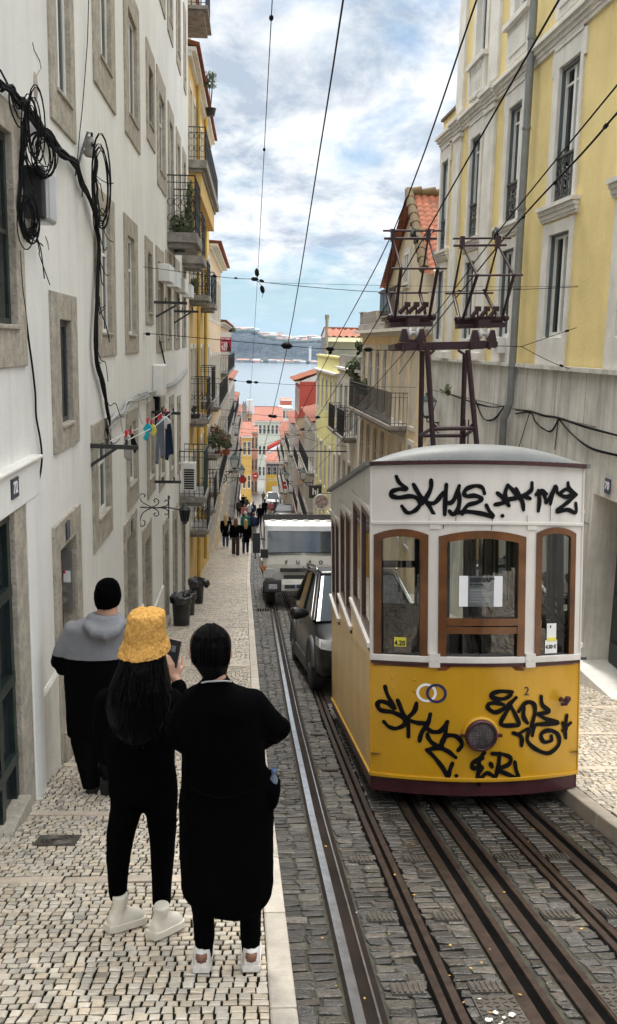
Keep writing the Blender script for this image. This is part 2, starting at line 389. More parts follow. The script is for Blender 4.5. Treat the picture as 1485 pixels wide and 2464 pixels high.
    # ribbed tie plates across the track, manhole lids
street()
def farroad():
    mt,t,b=nt('distant setts'); v=coords(t)
    br=N(t,'ShaderNodeTexVoronoi'); br.inputs['Scale'].default_value=7; t.links.new(v,br.inputs['Vector'])
    c=mix(t,(.10,.095,.085),(.2,.19,.175),br.outputs['Color']); t.links.new(c,b.inputs['Base Color']); b.inputs['Roughness'].default_value=.45; bump(t,b,br.outputs['Distance'],.5,.02)
    mt2,t,b=nt('distant limestone paving'); v=coords(t)
    br=N(t,'ShaderNodeTexVoronoi'); br.inputs['Scale'].default_value=9; t.links.new(v,br.inputs['Vector'])
    c=mix(t,(.52,.48,.42),(.2,.18,.15),noise_f(t,3,4,.6,v)); c=mix(t,(.52,.48,.42),(.28,.25,.21),br.outputs['Distance']); t.links.new(c,b.inputs['Base Color']); b.inputs['Roughness'].default_value=.5
    sheet('road',lambda d:KR(d),lambda d:RW(d)+(0 if d<100 else .3*(d-100)),44.2,200,lambda d:zr(d)-.004,mt,1.5,3)
    sheet('pavement',lambda d:LW-.3-(0 if d<125 else .25*(d-125)),KL,46.1,160,lambda d:zg(d)-(0 if d<125 else min(.12,.01*(d-125))),mt2,1.5)
    sheet('pavement',lambda d:K2(d)+.1,lambda d:RW(d)+.3,40.1,100,lambda d:zg(d)-.05,mt2,1.5)
    def zt(d):
        if d<200: return zr(d)-.4
        return max(zr(200)-.4-.07*(d-200),-52)
    mb=MB(); ds=[-60,-20,0,7,11,15,30,60,75,100,130,170,200,260,350,450,520,560]
    for a,b in zip(ds[:-1],ds[1:]):
        mb.quad((-700,a,zt(a)),(700,a,zt(a)),(700,b,zt(b)),(-700,b,zt(b)))
    tag(mb.build('ground',mat('city ground',(.20,.185,.165),.9,var=.25,scale=.3)),kind='structure')
farroad()
def grates():
    gm=mat('cast iron plate',(.075,.065,.055),.5,metal=.4,var=.3,scale=15,bmp=.3)
    # ribbed tie plates
    proto=None; n=0
    for d in (4.05,4.95,6.0,7.05,8.6,10.2):
        for x,w in ((.80,.17),(1.20,.17),(1.88,.19),(2.25,.16)):
            if x>1.5 and d>7: continue
            if x>1.5 and d<4.5: continue
            if proto is None:
                mb=MB(); mb.box(-.085,-.055,-.01,.085,.055,.008)
                for i in range(6): mb.box(-.08+i*.028,-.05,.008,-.068+i*.028,.05,.016)
                o=mb.build('tie_plate',gm); proto=o
            else: o=proto.copy(); COL.objects.link(o)
            o.location=(x,d,zr(d)+.008); o.rotation_euler=(-math.atan(.23),0,0); o.scale=(w/.17,1,1)
            tag(o,'small ribbed iron tie plate set in the setts beside a rail','tie plate','ribbed tie plates between the rails')
    p=P(138,2025,5.7); p=onG(138,2025)
    t=thing('manhole_cover','dark round-patterned manhole cover in the pale pavement behind the walkers','manhole cover',(p.x,p.y,zg(p.y)+.006))
    mb=MB(); mb.box(-.15,-.12,-.03,.15,.12,.008); 
    for r in (.035,.07,.10): mb.tube([(r*1.1*math.cos(a*math.pi/12),r*math.sin(a*math.pi/12),.008) for a in range(24)],.006,4,closed=True)
    mb.box(-.03,-.008,.008,.03,.008,.016)
    o=mb.build('lid',gm,t); t.rotation_euler=(-math.atan(.24),0,0)
    p=onG(1215,2420,2.22)
    for (vx,vy,lab) in ((1205,2440,'diamond-pattern iron hatch with white paint splashes between the rails'),(1500,2410,'diamond-pattern iron hatch near the frame edge between the far rails')):
        p=onG(vx,vy,2.22)
        t=thing('access_hatch',lab,'hatch',(p.x,p.y,zr(p.y)+.010)); t.rotation_euler=(-math.atan(.24),0,0)
        mb=MB(); mb.box(-.105,-.32,-.03,.105,.16,.006)
        for i in range(5):
            for j in range(12):
                a=R(35 if (i+j)%2 else -35); cx,cy=-.085+i*.042,-.30+j*.038; u=Vector((math.cos(a)*.014,math.sin(a)*.014,0))
                mb.bar(Vector((cx,cy,.008))-u,Vector((cx,cy,.008))+u,.007,.006)
        mb.build('plate',gm,t)
    rr=random.Random(17); lm=MB()
    for i in range(80):
        y=rr.uniform(3.4,9); x=rr.choice([rr.gauss(1.12,.05),rr.gauss(1.12,.05),rr.uniform(.3,2.7),rr.uniform(.3,2.7)]); s=rr.uniform(.006,.018); a=rr.uniform(0,3.1); z=zr(y)+.022
        lm.add([(x+s*math.cos(a+k*1.57)*(1 if k%2 else .5),y+s*math.sin(a+k*1.57)*(1 if k%2 else .5),z+.24*(-(s*math.sin(a+k*1.57)*(1 if k%2 else .5)))) for k in range(4)],[(0,1,2,3)],0 if rr.random()<.8 else 1)
    tag(lm.build('litter',[mat('yellow leaf scraps',(.42,.25,.05),.8,var=.4),mat('pale paper scraps',(.45,.44,.42),.8)]),'tiny yellow leaf and paper scraps scattered over the setts','litter',kind='stuff')
    p=onG(1195,2440,2.22); sp=MB()
    for i in range(11):
        x,y=p.x+rr.uniform(-.08,.07),p.y+rr.uniform(-.28,-.02); s=rr.uniform(.006,.02); sp.add([(x+s*rr.uniform(.6,1.2)*math.cos(k*.7),y+s*rr.uniform(.6,1.2)*math.sin(k*.7),zr(y)+.0295-.24*0) for k in range(9)],[tuple(range(9))])
    tag(sp.build('paint_splash',mat('old white paint',(.45,.44,.42),.7)),'dried white paint splashes on the near iron hatch','paint',kind='stuff')
    wd=MB()
    for i in range(900):
        y=4+26*rr.random()**1.5; x=LW+abs(rr.gauss(0,.035)); s=rr.uniform(.006,.018); z=zg(y)+rr.uniform(0,.03); u=Vector((rr.gauss(0,1),rr.gauss(0,1),rr.gauss(.5,1))).normalized()*s; v=u.orthogonal().normalized()*s*.4; q=Vector((x,y,z)); wd.add([q-u,q+v,q+u,q-v],[(0,1,2,3)])
    tag(wd.build('weeds',M['leaf']),'small weeds and moss along the foot of the white wall','weeds',kind='stuff')
    # kerb drain by the truck
    p=onG(632,1457,2.22); t=thing('drain_grate','slotted drain grate in the gutter beside the white truck','drain',(.33,22.6,zr(22.6)+.01))
    mb=MB(); mb.box(-.22,-.2,-.03,.22,.2,.004)
    mb.build('frame',gm,t); mb=MB()
    for i in range(6): mb.box(-.19+i*.066,-.17,.004,-.15+i*.066,.17,.008)
    mb.build('slots',M['slot'],t)
grates()
# ---------- facades ----------
def frameT(side,off=0):
    if side=='L': return Matrix(((0,1,0,LW+off),(1,0,0,0),(0,0,1,0),(0,0,0,1)))
    if side=='R':
        n=Vector((-1,RB,0)).normalized()
        return Matrix(((RB,n.x,0,RA+n.x*off),(1,n.y,0,n.y*off),(0,0,1,0),(0,0,0,1)))
    if side=='F': return Matrix(((0,-1,0,3.72-off),(1,0,0,0),(0,0,1,0),(0,0,0,1)))   # far right run
    return side
def facade(mb,s0,s1,z0,z1,holes,y=0,mi=0,reveal=0,rmi=0):
    ss=sorted({s0,s1}|{min(max(h[i],s0),s1) for h in holes for i in (0,1)}); zs=sorted({z0,z1}|{min(max(h[i],z0),z1) for h in holes for i in (2,3)})
    for i in range(len(ss)-1):
        j=0
        while j<len(zs)-1:
            cs=(ss[i]+ss[i+1])/2
            inh=lambda k:any(h[0]<cs<h[1] and h[2]<(zs[k]+zs[k+1])/2<h[3] for h in holes)
            if inh(j): j+=1; continue
            k=j
            while k+1<len(zs)-1 and not inh(k+1): k+=1
            mb.quad((ss[i],y,zs[j]),(ss[i+1],y,zs[j]),(ss[i+1],y,zs[k+1]),(ss[i],y,zs[k+1]),mi); j=k+1
    if reveal:
        for a,b,c,d in holes:
            for q in (((a,c),(a,d)),((b,c),(b,d)),((a,d),(b,d)),((a,c),(b,c))):
                (u,v),(u2,v2)=q
                mb.quad((u,y,v),(u2,y,v2),(u2,y-reveal,v2),(u,y-reveal,v),rmi)
def casement(par,T,i,y,fm,gm,mull=1,trans=(),fw=.055,name='window_frame',mw=.028,fp=.03):
    """sash frame and panes set in opening i=(a,b,c,d) at depth y; children of par"""
    a,b,c,d=i; mb=MB(T)
    mb.box(a,y-.03,c,a+fw,y+fp,d); mb.box(b-fw,y-.03,c,b,y+fp,d); mb.box(a+fw,y-.03,d-fw,b-fw,y+fp,d); mb.box(a+fw,y-.03,c,b-fw,y+fp,c+fw*1.3)
    for k in range(mull):
        x=a+(b-a)*(k+1)/(mull+1); mb.box(x-mw,y-.028,c+fw*1.3,x+mw,y+fp+.003,d-fw)
    for f in trans:
        z=c+(d-c)*f; mb.box(a+fw,y-.02,z-.018,b-fw,y+fp*.7,z+.018)
    f=mb.build(name,fm,par,True)
    p=MB(T); p.quad((a+fw/2,y-.01,c+fw/2),(b-fw/2,y-.01,c+fw/2),(b-fw/2,y-.01,d-fw/2),(a+fw/2,y-.01,d-fw/2))
    p.build('pane',gm,par,True)
    return f
def surround(T,o,i,proud=.025,deep=.22,sill=None,holes=None,ears=0):
    a,b,c,d=o; e,f,g,h=i; mb=MB(T); y0,y1=-deep,proud
    mb.box(a,y0,c,e,y1,d); mb.box(f,y0,c,b,y1,d); mb.box(e,y0,h,f,y1-.002,d); mb.box(e,y0,c,f,y1-.002,g)
    if sill: mb.box(e-.01,y0+.02,g-.005,f+.01,y1+.02,g+.03)
    return mb
def stone_window(bld,T,o,i,fm,holes,stone='granite',mull=1,trans=(.68,),glass='glass',y=-.035,fw=.06):
    w=surround(T,o,i,sill=True).build('window',M[stone],bld,True,bevel=.008)
    casement(w,T,i,y,fm,M[glass],mull,trans,fw,fp=.004); holes.append((o[0]+.01,o[1]-.01,o[2]+.01,o[3]-.01)); return w
def railing(mb,T,s0,s1,y0,y1,z0,z1,gap=.11,r=.008,scroll=False,rail=.018,sides=True):
    """iron railing round a balcony; returns nothing"""
    runs=[((s0,y1),(s1,y1))]
    if sides: runs+= [((s0,y0),(s0,y1)),((s1,y0),(s1,y1))]
    for (a,ya),(b,yb) in runs:
        for z,rr in ((z1,rail),(z0+.08,rail*.6),(z1-.14,rail*.6)): mb.bar((a,ya,z),(b,yb,z),rr*1.6,rr*1.3)
        L=math.hypot(b-a,yb-ya); n=max(2,round(L/gap))
        for k in range(n+1):
            t=k/n; mb.bar((a+(b-a)*t,ya+(yb-ya)*t,z0),(a+(b-a)*t,ya+(yb-ya)*t,z1),r*2,r*2)
            if scroll and k<n:
                tm=(k+.5)/n; cs,cy=a+(b-a)*tm,ya+(yb-ya)*tm; rr=L/n*.42
                for zc in (z0+.3,z0+.62):
                    mb.tube([(cs+rr*math.cos(q*math.pi/5)*((b-a)/L),cy+rr*math.cos(q*math.pi/5)*((yb-ya)/L),zc+rr*1.2*math.sin(q*math.pi/5)) for q in range(10)],r,3,closed=True)
def balcony(bld,T,s0,s1,z,prot=.5,h=1.0,th=.14,slab='slabstone',iron='iron',scroll=True,gap=.13,corbel=None):
    mb=MB(T); mb.box(s0-.05,-.02,z-th,s1+.05,prot+.05,z); mb.box(s0+.02,-.02,z-th-.1,s1-.02,prot-.06,z-th)
    b=mb.build('balcony',M[slab],bld,True,bevel=.012)
    r=MB(T); railing(r,T,s0,s1,0,prot,z,z+h,gap=gap,scroll=scroll); r.build('railing',M[iron],b,True)
    if corbel:
        c=MB(T); c.box(s0+.1,-.02,z-th-.7,s1-.1,prot-.12,z-th-.1); c.build('corbel',corbel,b,True)
    return b
# ---------- left: long white house ----------
def left_white():
    T=frameT('L'); B=thing('white_house','long white plastered townhouse with tan stone window surrounds, left of the pavement','house',(LW,14,zg(14)))
    H=[]; wf=M['wframe']; dk=M['dgreen']
    darkw=mat('dark window paint',(.05,.055,.06),.4)
    def sw(o,i,fm=wf,**k): return stone_window(B,T,o,i,fm,H,**k)
    sw((8.82,9.97,1.95,5.0),(9.06,9.76,2.24,4.7),trans=())
    sw((11.17,12.8,2.88,5.05),(11.58,12.45,3.25,4.7),trans=())
    sw((13.74,15.42,2.89,5.0),(14.1,15.1,3.2,4.65),trans=())
    sw((16.42,17.7,3.35,4.95),(16.72,17.42,3.66,4.62),darkw,mull=0,trans=())
    sw((18.1,19.75,2.9,5.0),(18.45,19.45,3.2,4.62))
    sw((20.35,21.65,2.2,4.92),(20.62,21.4,2.3,4.6)); sw((22.35,23.6,2.9,4.85),(22.6,23.36,3.15,4.55)); sw((24.3,25.4,2.2,4.8),(24.5,25.2,2.3,4.5))
    for a,b in ((13.8,15.3),(16.4,17.6),(18.3,19.85),(20.4,21.62),(22.6,23.75),(24.8,25.55)):
        sw((a,b,6.3,8.3),(a+.25,b-.25,6.6,8.0))
    sw((5.9,7.62,-.22,1.72),(6.2,7.36,.07,1.5),dk,mull=2,trans=(.5,))
    sw((8.55,9.76,-1.06,.43),(8.9,9.46,-.84,.18),darkw,mull=0,trans=())
    sw((11.0,12.5,-.2,1.75),(11.36,12.12,.06,1.5)); sw((13.45,14.9,-.19,1.76),(13.74,14.5,.06,1.49))
    sw((15.97,17.1,.28,1.73),(16.3,16.92,.46,1.5),darkw,mull=0,trans=())
    sw((17.7,19.15,-.22,1.75),(17.98,18.86,0,1.5)); sw((19.55,20.8,-.18,1.85),(19.8,20.56,.05,1.6))
    sw((21.6,23.1,-.18,1.9),(21.9,22.8,.05,1.6)); sw((24.0,25.2,-.14,1.88),(24.25,24.95,.1,1.6))
    sw((10.52,11.9,-2.45,-.95),(10.83,11.68,-2.13,-1.2)); sw((13.4,14.68,-2.5,-1.03),(13.58,14.42,-2.17,-1.22))
    sw((15.95,17.2,-2.75,-1.05),(16.2,16.95,-2.45,-1.25)); sw((17.95,19.1,-2.95,-1.1),(18.15,18.9,-2.7,-1.3)); sw((20.2,21.3,-3.1,-1.2),(20.4,21.1,-2.85,-1.4)); sw((22.3,23.2,-3.2,-1.3),(22.5,23.0,-3.0,-1.5))
    # doors: stone portals
    def door(o,i,leaf,thr=.25,plate=None,stone='granite'):
        a,b,_,d=o; e,f,_,h=i; zb=zg((e+f)/2)-.3
        mb=MB(T); mb.box(a,-.4,zb,e,.03,d); mb.box(f,-.4,zb,b,.03,d); mb.box(e,-.4,h,f,.028,d); mb.box(e-.1,-.4,zb,f+.1,.06,zg((e+f)/2)+thr)
        w=mb.build('door',M[stone],B,True,bevel=.01)
        q=MB(T); q.box(e+.0,-.18,zb,f,-.13,h); k=2
        for n in range(3):
            z0=zg((e+f)/2)+thr; zz=z0+(h-z0)*(n+.12)/3; q.box(e+.12,-.14,zz,f-.12,-.115,zz+(h-z0)*.25)
        q.build('door_leaf',leaf,w,True)
        H.append((a+.01,b-.01,zb-1,d-.01)); return w
    brown=mat('aged brown wood',(.09,.06,.04),.6,var=.3,scale=5)
    stonegrey=mat('grimy stone recess',(.13,.105,.08),.85,var=.35,scale=5,streak=.5,bmp=.4)
    d1=door((8.38,9.68,0,-1.71),(8.62,9.42,0,-1.99),stonegrey,.42)
    door((12.98,14.35,0,-2.6),(13.15,14.15,0,-2.88),brown,.15); door((15.15,16.38,0,-3.13),(15.35,16.2,0,-3.42),brown,.12)
    door((18.6,19.8,0,-3.7),(18.8,19.6,0,-4.0),M['dgreen'],.1); door((20.9,22.05,0,-3.85),(21.1,21.85,0,-4.15),M['dgreen'],.1); door((23.6,24.6,0,-4.2),(23.8,24.4,0,-4.5),M['dgreen'],.1)
    # portal 72: smooth white surround standing proud, dark green glazed door
    w=MB(T); w.box(6.93,-.45,-4.6,7.27,.05,-1.28,1); w.box(7.27,-.45,-4.6,7.62,.062,-1.28,2); w.box(5.2,-.45,-1.28,7.70,.07,-.98,2); w.box(5.2,-.30,-.98,7.72,.10,-.95); w.box(5.2,-.1,-4.7,6.93,.1,zg(6.8)+.13,1)
    p72=w.build('door',[M['palestone'],M['granite'],M['plaster']],B,True,bevel=.01); H.append((5.2,7.6,-6,-1.0))
    q=MB(T); y=-.035
    for a in (5.25,5.85,6.45,6.85): q.box(a,y-.03,-4.4,a+.08,y+.04,-1.28)
    for z in (-4.0,-3.3,-2.65,-1.95,-1.36): q.box(5.2,y-.02,z,6.93,y+.045,z+.09)
    q.box(5.2,y-.03,-4.5,6.93,y+.03,-3.65)
    q.build('door_leaf',M['dgreen'],p72,True); q=MB(T); q.quad((5.2,y,-4.4),(6.93,y,-4.4),(6.93,y,-1.28),(5.2,y,-1.28)); q.build('pane',M['glass'],p72,True)
    # cracks, a plaster scar and a patched stone in the wall
    for pts in ([(215,280),(225,330),(262,400),(272,450),(245,490),(235,530)],[(205,640),(185,690),(172,720)],[(300,1560),(315,1600),(322,1650)]):
        k=MB(); k.tube([onX(x*.3645,y*.3645,LW+.002) for x,y in pts],.005,4); k.build('crack',M['slabstone'],B,True)
    c=onX(308*.3645,1300*.3645,LW); k=MB(); k.lathe((0,0,0),[(.11,0),(.10,.025),(.05,.03),(.01,.031)],14); k.v=[Vector((LW+v.z,c.y+v.x*.8,c.z+v.y*2.0)) for v in k.v]; k.build('plaster_patch',M['palestone'],B,True)
    c=onX(228*.3645,570*.3645,LW); k=MB(); k.ell((LW,c.y,c.z),.03,.04,.12,10,8); k.build('plaster_scar',M['granite'],B,True)
    # baseboard steps in the plaster
    z=lambda s:zg(s)
    for a,c in ((7.74,8.36),(9.72,10.4),(14.45,15.1),(16.45,18.5)):
        b=MB(T); b.loft([[(s,-.01,z(s)-.3),(s,.03,z(s)-.3),(s,.03,z(c)+.95),(s,.012,z(c)+.98),(s,-.01,z(c)+.98)] for s in (a,c)],0,False)
        b.build('plinth',M['palestone'],B,True)
    wl=MB(T); facade(wl,2.0,26.4,-9.5,11.0,H); wl.quad((26.4,0,-9.5),(26.4,-6,-9.5),(26.4,-6,11),(26.4,0,11)); wl.quad((2,0,11),(26.4,0,11),(26.4,-6,11),(2,-6,11))
    wl.build('wall',M['plaster'],B,True)
    e=MB(T); e.box(2,-.1,10.6,26.4,.22,10.75); e.build('eave',M['tile'],B,True)
    # shutter boxes above the far windows
    for a,b_ in ((17.95,19.0),(19.7,20.7),(21.8,22.9),(24.1,25.0)):
        mb=MB(T); mb.box(a,.02,1.12,b_,.24,1.44); mb.build('shutter_box',M['plasticw'],B,True,bevel=.01)
    balcony(B,T,20.1,21.9,2.25,.58,1.15,.2,scroll=True,gap=.14); balcony(B,T,24.1,25.5,2.15,.5,1.05,.2,gap=.14)
    gi=mat('green balcony iron',(.02,.045,.04),.45); M['greeniron']=gi
    balcony(B,T,22.9,24.6,-3.85,.62,1.15,.15,iron='greeniron',scroll=False)
    # house number plates
    def plate(s,z,w,h,txt,bg,fg):
        mb=MB(T); mb.box(s-w/2,.07,z-h/2,s+w/2,.082,z+h/2)
        o=mb.build('number_plate',bg,B,True)
        TT=T@Matrix(((1,0,0,s),(0,0,1,.083),(0,1,0,z),(0,0,0,1)))
        v,f=text_mesh(txt,h*.8,TT,.002,.004); k=MB(); k.add(v,f); k.build('digits',fg,o,True)
    blue=mat('enamel navy plate',(.03,.04,.07),.3)
    plate(6.86,-1.10,.2,.15,'72',blue,M['paper'])
    mb=MB(T); mb.box(8.86,.032,-1.93,9.02,.045,-1.76); mb.build('number_plate',blue,B,True)
    mb=MB(T); mb.box(13.6,.03,-2.83,13.8,.045,-2.66); mb.build('number_plate',blue,B,True)
    return B,T
BW,TL=left_white()
# ---------- right: yellow palace ----------
def right_yellow():
    T=frameT('R'); B=thing('yellow_house','tall yellow house with white stone trim and weathered grey stone base, right side','house',(RW(18),18,zg(18)))
    H=[]; wf=M['wframe']; ps='palestone'
    blued=mat('blue grey shutter paint',(.085,.105,.115),.5,var=.1)
    lace=mat('cast iron lace panel',(.05,.052,.052),.5,var=.3)
    def eared(o,i,par_name='window',sill=None):
        a,b,c,d=o; e,f,g,h=i; mb=surround(T,(a+.08,b-.08,c,d),i,.04,.26)
        mb.box(a,-.02,d-.42,a+.08,.038,d-.02); mb.box(b-.08,-.02,d-.42,b,.038,d-.02); mb.box(a+.12,.04,d-.03,b-.12,.06,d+.03)
        H.append((a+.09,b-.09,c+.01,d-.01)); return mb
    up=[(14.97,16.45,15.17,16.1),(17.77,19.17,18.02,18.84),(20.58,21.88,20.82,21.62),(23.46,24.62,23.72,24.4),(11.9,13.45,12.1,13.1)]
    for k,(a,b,e,f) in enumerate(up):
        w=eared((a,b,2.41,4.95),(e,f,2.45,4.62)).build('window',M[ps],B,True,bevel=.006)
        casement(w,T,(e,f,2.45,4.62),-.11,wf,M['glass'],1,(.86,),.07,mw=.045)
        fm=MB(T); fm.box(e,-.075,2.45,e+.03,-.02,4.62); fm.box(f-.03,-.075,2.45,f,-.02,4.62); fm.box(e,-.075,4.56,f,-.02,4.62); fm.build('shutter_frame',blued,w,True)
        # juliet railing
        r=MB(T); y=-.03; z0,z1=2.47,3.18
        r.bar((e,y,z1),(f,y,z1),.05,.04); r.bar((e,y,z0+.03),(f,y,z0+.03),.02,.02); r.bar((e,y,z1-.12),(f,y,z1-.12),.015,.015); r.bar((e,y,z0+.14),(f,y,z0+.14),.015,.015)
        n=5; wd=(f-e)/n
        for q in range(n):
            c=e+wd*(q+.5)
            for zc,rr in ((z0+.26,.07),(z0+.44,.065),(z0+.35,.035),(z0+.085,.045),(z1-.06,.045)):
                r.tube([(c+rr*math.cos(t*math.pi/4),y,zc+rr*math.sin(t*math.pi/4)) for t in range(8)],.011,3,closed=True)
            r.bar((e+wd*q,y,z0),(e+wd*q,y,z1),.02,.02)
        r.build('railing',lace,w,True)
        # moulded sill apron
        s=MB(T); 
        for z,p in ((2.16,.045),(2.21,.07),(2.28,.10),(2.35,.14)): s.box(a-.06-p*.4,-.02,z,b+.06+p*.4,p,z+.07-.004)
        s.build('sill',M[ps],w,True)
        w2=surround(T,(a+.04,b-.04,-.27,2.12),(e,f,.2,1.92),.035,.26); H.append((a+.05,b-.05,-.26,2.13))
        w2=w2.build('window',M[ps],B,True,bevel=.006)
        casement(w2,T,(e,f,.2,1.92),-.11,wf,M['glass'],1,(),.07,mw=.045)
        fm=MB(T); fm.box(e,-.075,.2,e+.03,-.02,1.92); fm.box(f-.03,-.075,.2,f,-.02,1.92); fm.box(e,-.075,1.89,f,-.02,1.92); fm.build('shutter_frame',blued,w2,True)
        if k in(0,1,2,4):
            # upper storey window with apron
            o=(a+.05,b-.05,6.2,9.2); i=(e,f,6.3,8.9)
            w3=surround(T,o,i,.04,.26).build('window',M[ps],B,True); H.append((o[0]+.01,o[1]-.01,o[2]+.01,o[3]-.01))
            casement(w3,T,i,-.11,wf,M['glass'],1,(),.07)
            ap=MB(T); ap.box(a-.05,-.02,6.12,b+.05,.16,6.22)
            if k!=2:
                ap.box(a,-.02,5.44,b,.05,6.12); ap.box(a+.2,.05,5.58,b-.2,.075,5.98); ap.build('apron',M[ps],w3,True)
            else:
                ap.box(a,-.02,5.44,a+.15,.1,6.12); ap.box(b-.15,-.02,5.44,b,.1,6.12); ap.box(a+.15,-.03,5.44,b-.15,.0,6.12)
                for q in range(6):
                    c=a+.26+q*(b-a-.52)/5; ap.lathe((c,.07,5.46),[(.05,0),(.05,.06),(.03,.1),(.065,.24),(.04,.42),(.03,.5),(.05,.58),(.05,.66)],8)
                ap.build('balustrade',M[ps],w3,True)
    for a,b in ((19.72,20.42),(22.46,23.08)):
        tr=MB(T); tr.box(a,-.02,-.02,b,.07,5.05); tr.box(a-.05,-.02,4.86,b+.05,.11,4.95); tr.box(a-.04,-.02,-.28,b+.04,.16,-.1); tr.box(a-.02,-.02,-.1,b+.02,.12,.0); tr.box(a+.02,-.02,5.46,b-.02,.07,10); tr.build('pilaster',M[ps],B,True,bevel=.01)
    c=MB(T)
    for z,p in ((4.99,.05),(5.06,.08),(5.13,.13),(5.20,.18)): c.box(11,-.02,z,24.62+p*.6,p,z+.085)
    for a,b in ((19.62,20.5),(22.38,23.16)):
        for z,p in ((5.0,.11),(5.075,.14),(5.14,.19),(5.205,.24)): c.box(a,.0,z,b,p,z+.085)
    c.build('cornice',M[ps],B,True,bevel=.01)
    par=MB(T); par.box(22.6,-.5,5.4,24.62,-.02,5.68); par.build('parapet',M['yellow'],B,True); par=MB(T); par.box(22.6,-.52,5.68,24.7,.04,5.74); par.build('coping',M['moss'],B,True)
    # base of stone panels
    d0,d1=11.95,13.32; zt=-2.12
    b=MB(T); facade(b,9,24.6,-8.5,-.3,[(d0,d1,-9,zt)],y=.06,reveal=.5)
    b.box(9,.05,-.34,24.62,.13,-.27)
    bo=b.build('stone_base',M['basestone'],B,True)
    jn=MB(T)
    for s in (13.9,15.2,16.9,19.0,20.6,22.3,23.7): jn.box(s,.055,-1.12,s+.012,.0625,-.34)
    for s in (14.5,16.2,18.4,19.9,21.6): jn.box(s,.055,-2.6,s+.012,.0625,-1.14)
    jn.box(13.4,.055,-1.14,24.5,.064,-1.12); jn.box(13.4,.055,-2.62,24.5,.064,-2.6); jn.build('panel_joint',M['slabstone'],bo,True)
    q=MB(T); q.box(d0-.2,-.42,-7,d1,-.38,zt); 
    for n in range(4): q.box(d0+.05,-.39,-5+n*.75,d1-.1,-.34,-5+n*.75+.6)
    q.build('door',M['dgreen'],B,True,bevel=.01)
    st=MB(T); st.box(d0-.3,-.4,-6,d1+.08,.24,zg(12.6)+.16); st.build('doorstep',M['palestone'],B,True,bevel=.015)
    pl=MB(T); pl.box(12.72,.07,-2.04,12.9,.085,-1.82); o=pl.build('number_plate',mat('enamel blue plate',(.05,.07,.12),.3),B,True)
    v,f=text_mesh('70',.15,T@Matrix(((-1,0,0,12.81),(0,0,1,.087),(0,1,0,-1.93),(0,0,0,1))),.002,.004); k=MB(); k.add(v,f); k.build('digits',M['paper'],o,True)
    wl=MB(T); facade(wl,9,24.6,-.3,11,H+[(22.6,24.7,5.4,12)]); wl.quad((24.6,0,-8.5),(24.6,-8,-8.5),(24.6,-8,5.4),(24.6,0,5.4)); wl.quad((22.6,0,5.4),(22.6,-8,5.4),(22.6,-8,11),(22.6,0,11)); wl.quad((22.6,0,5.4),(24.6,0,5.4),(24.6,-8,5.4),(22.6,-8,5.4)); wl.quad((9,0,11),(22.6,0,11),(22.6,-8,11),(9,-8,11))
    wl.build('wall',M['yellow'],B,True)
    pp=MB(T); y=.16; pp.tube([(17.28,y,11),(17.28,y,-1.05)],.07,12); pp.tube([(17.28,y,-1.0),(17.32,y+.02,-1.12),(17.55,y+.02,-1.34),(17.62,y,-1.5),(17.62,y,-6)],.075,12)
    for z in (5.42,3.9,2.5,1.1,-.35): pp.tube([(17.28,y,z),(17.28,y,z+.05)],.083,12)
    pp.build('downpipe',M['pipe'],B,True)
    al=MB(T); al.box(18.2,.03,-.1,18.6,.18,.22); al.box(18.3,.18,0,18.45,.2,.12,1); al.build('alarm_box',[M['plasticw'],M['steel']],B,True,bevel=.02)
    return B,T
BY,TR=right_yellow()
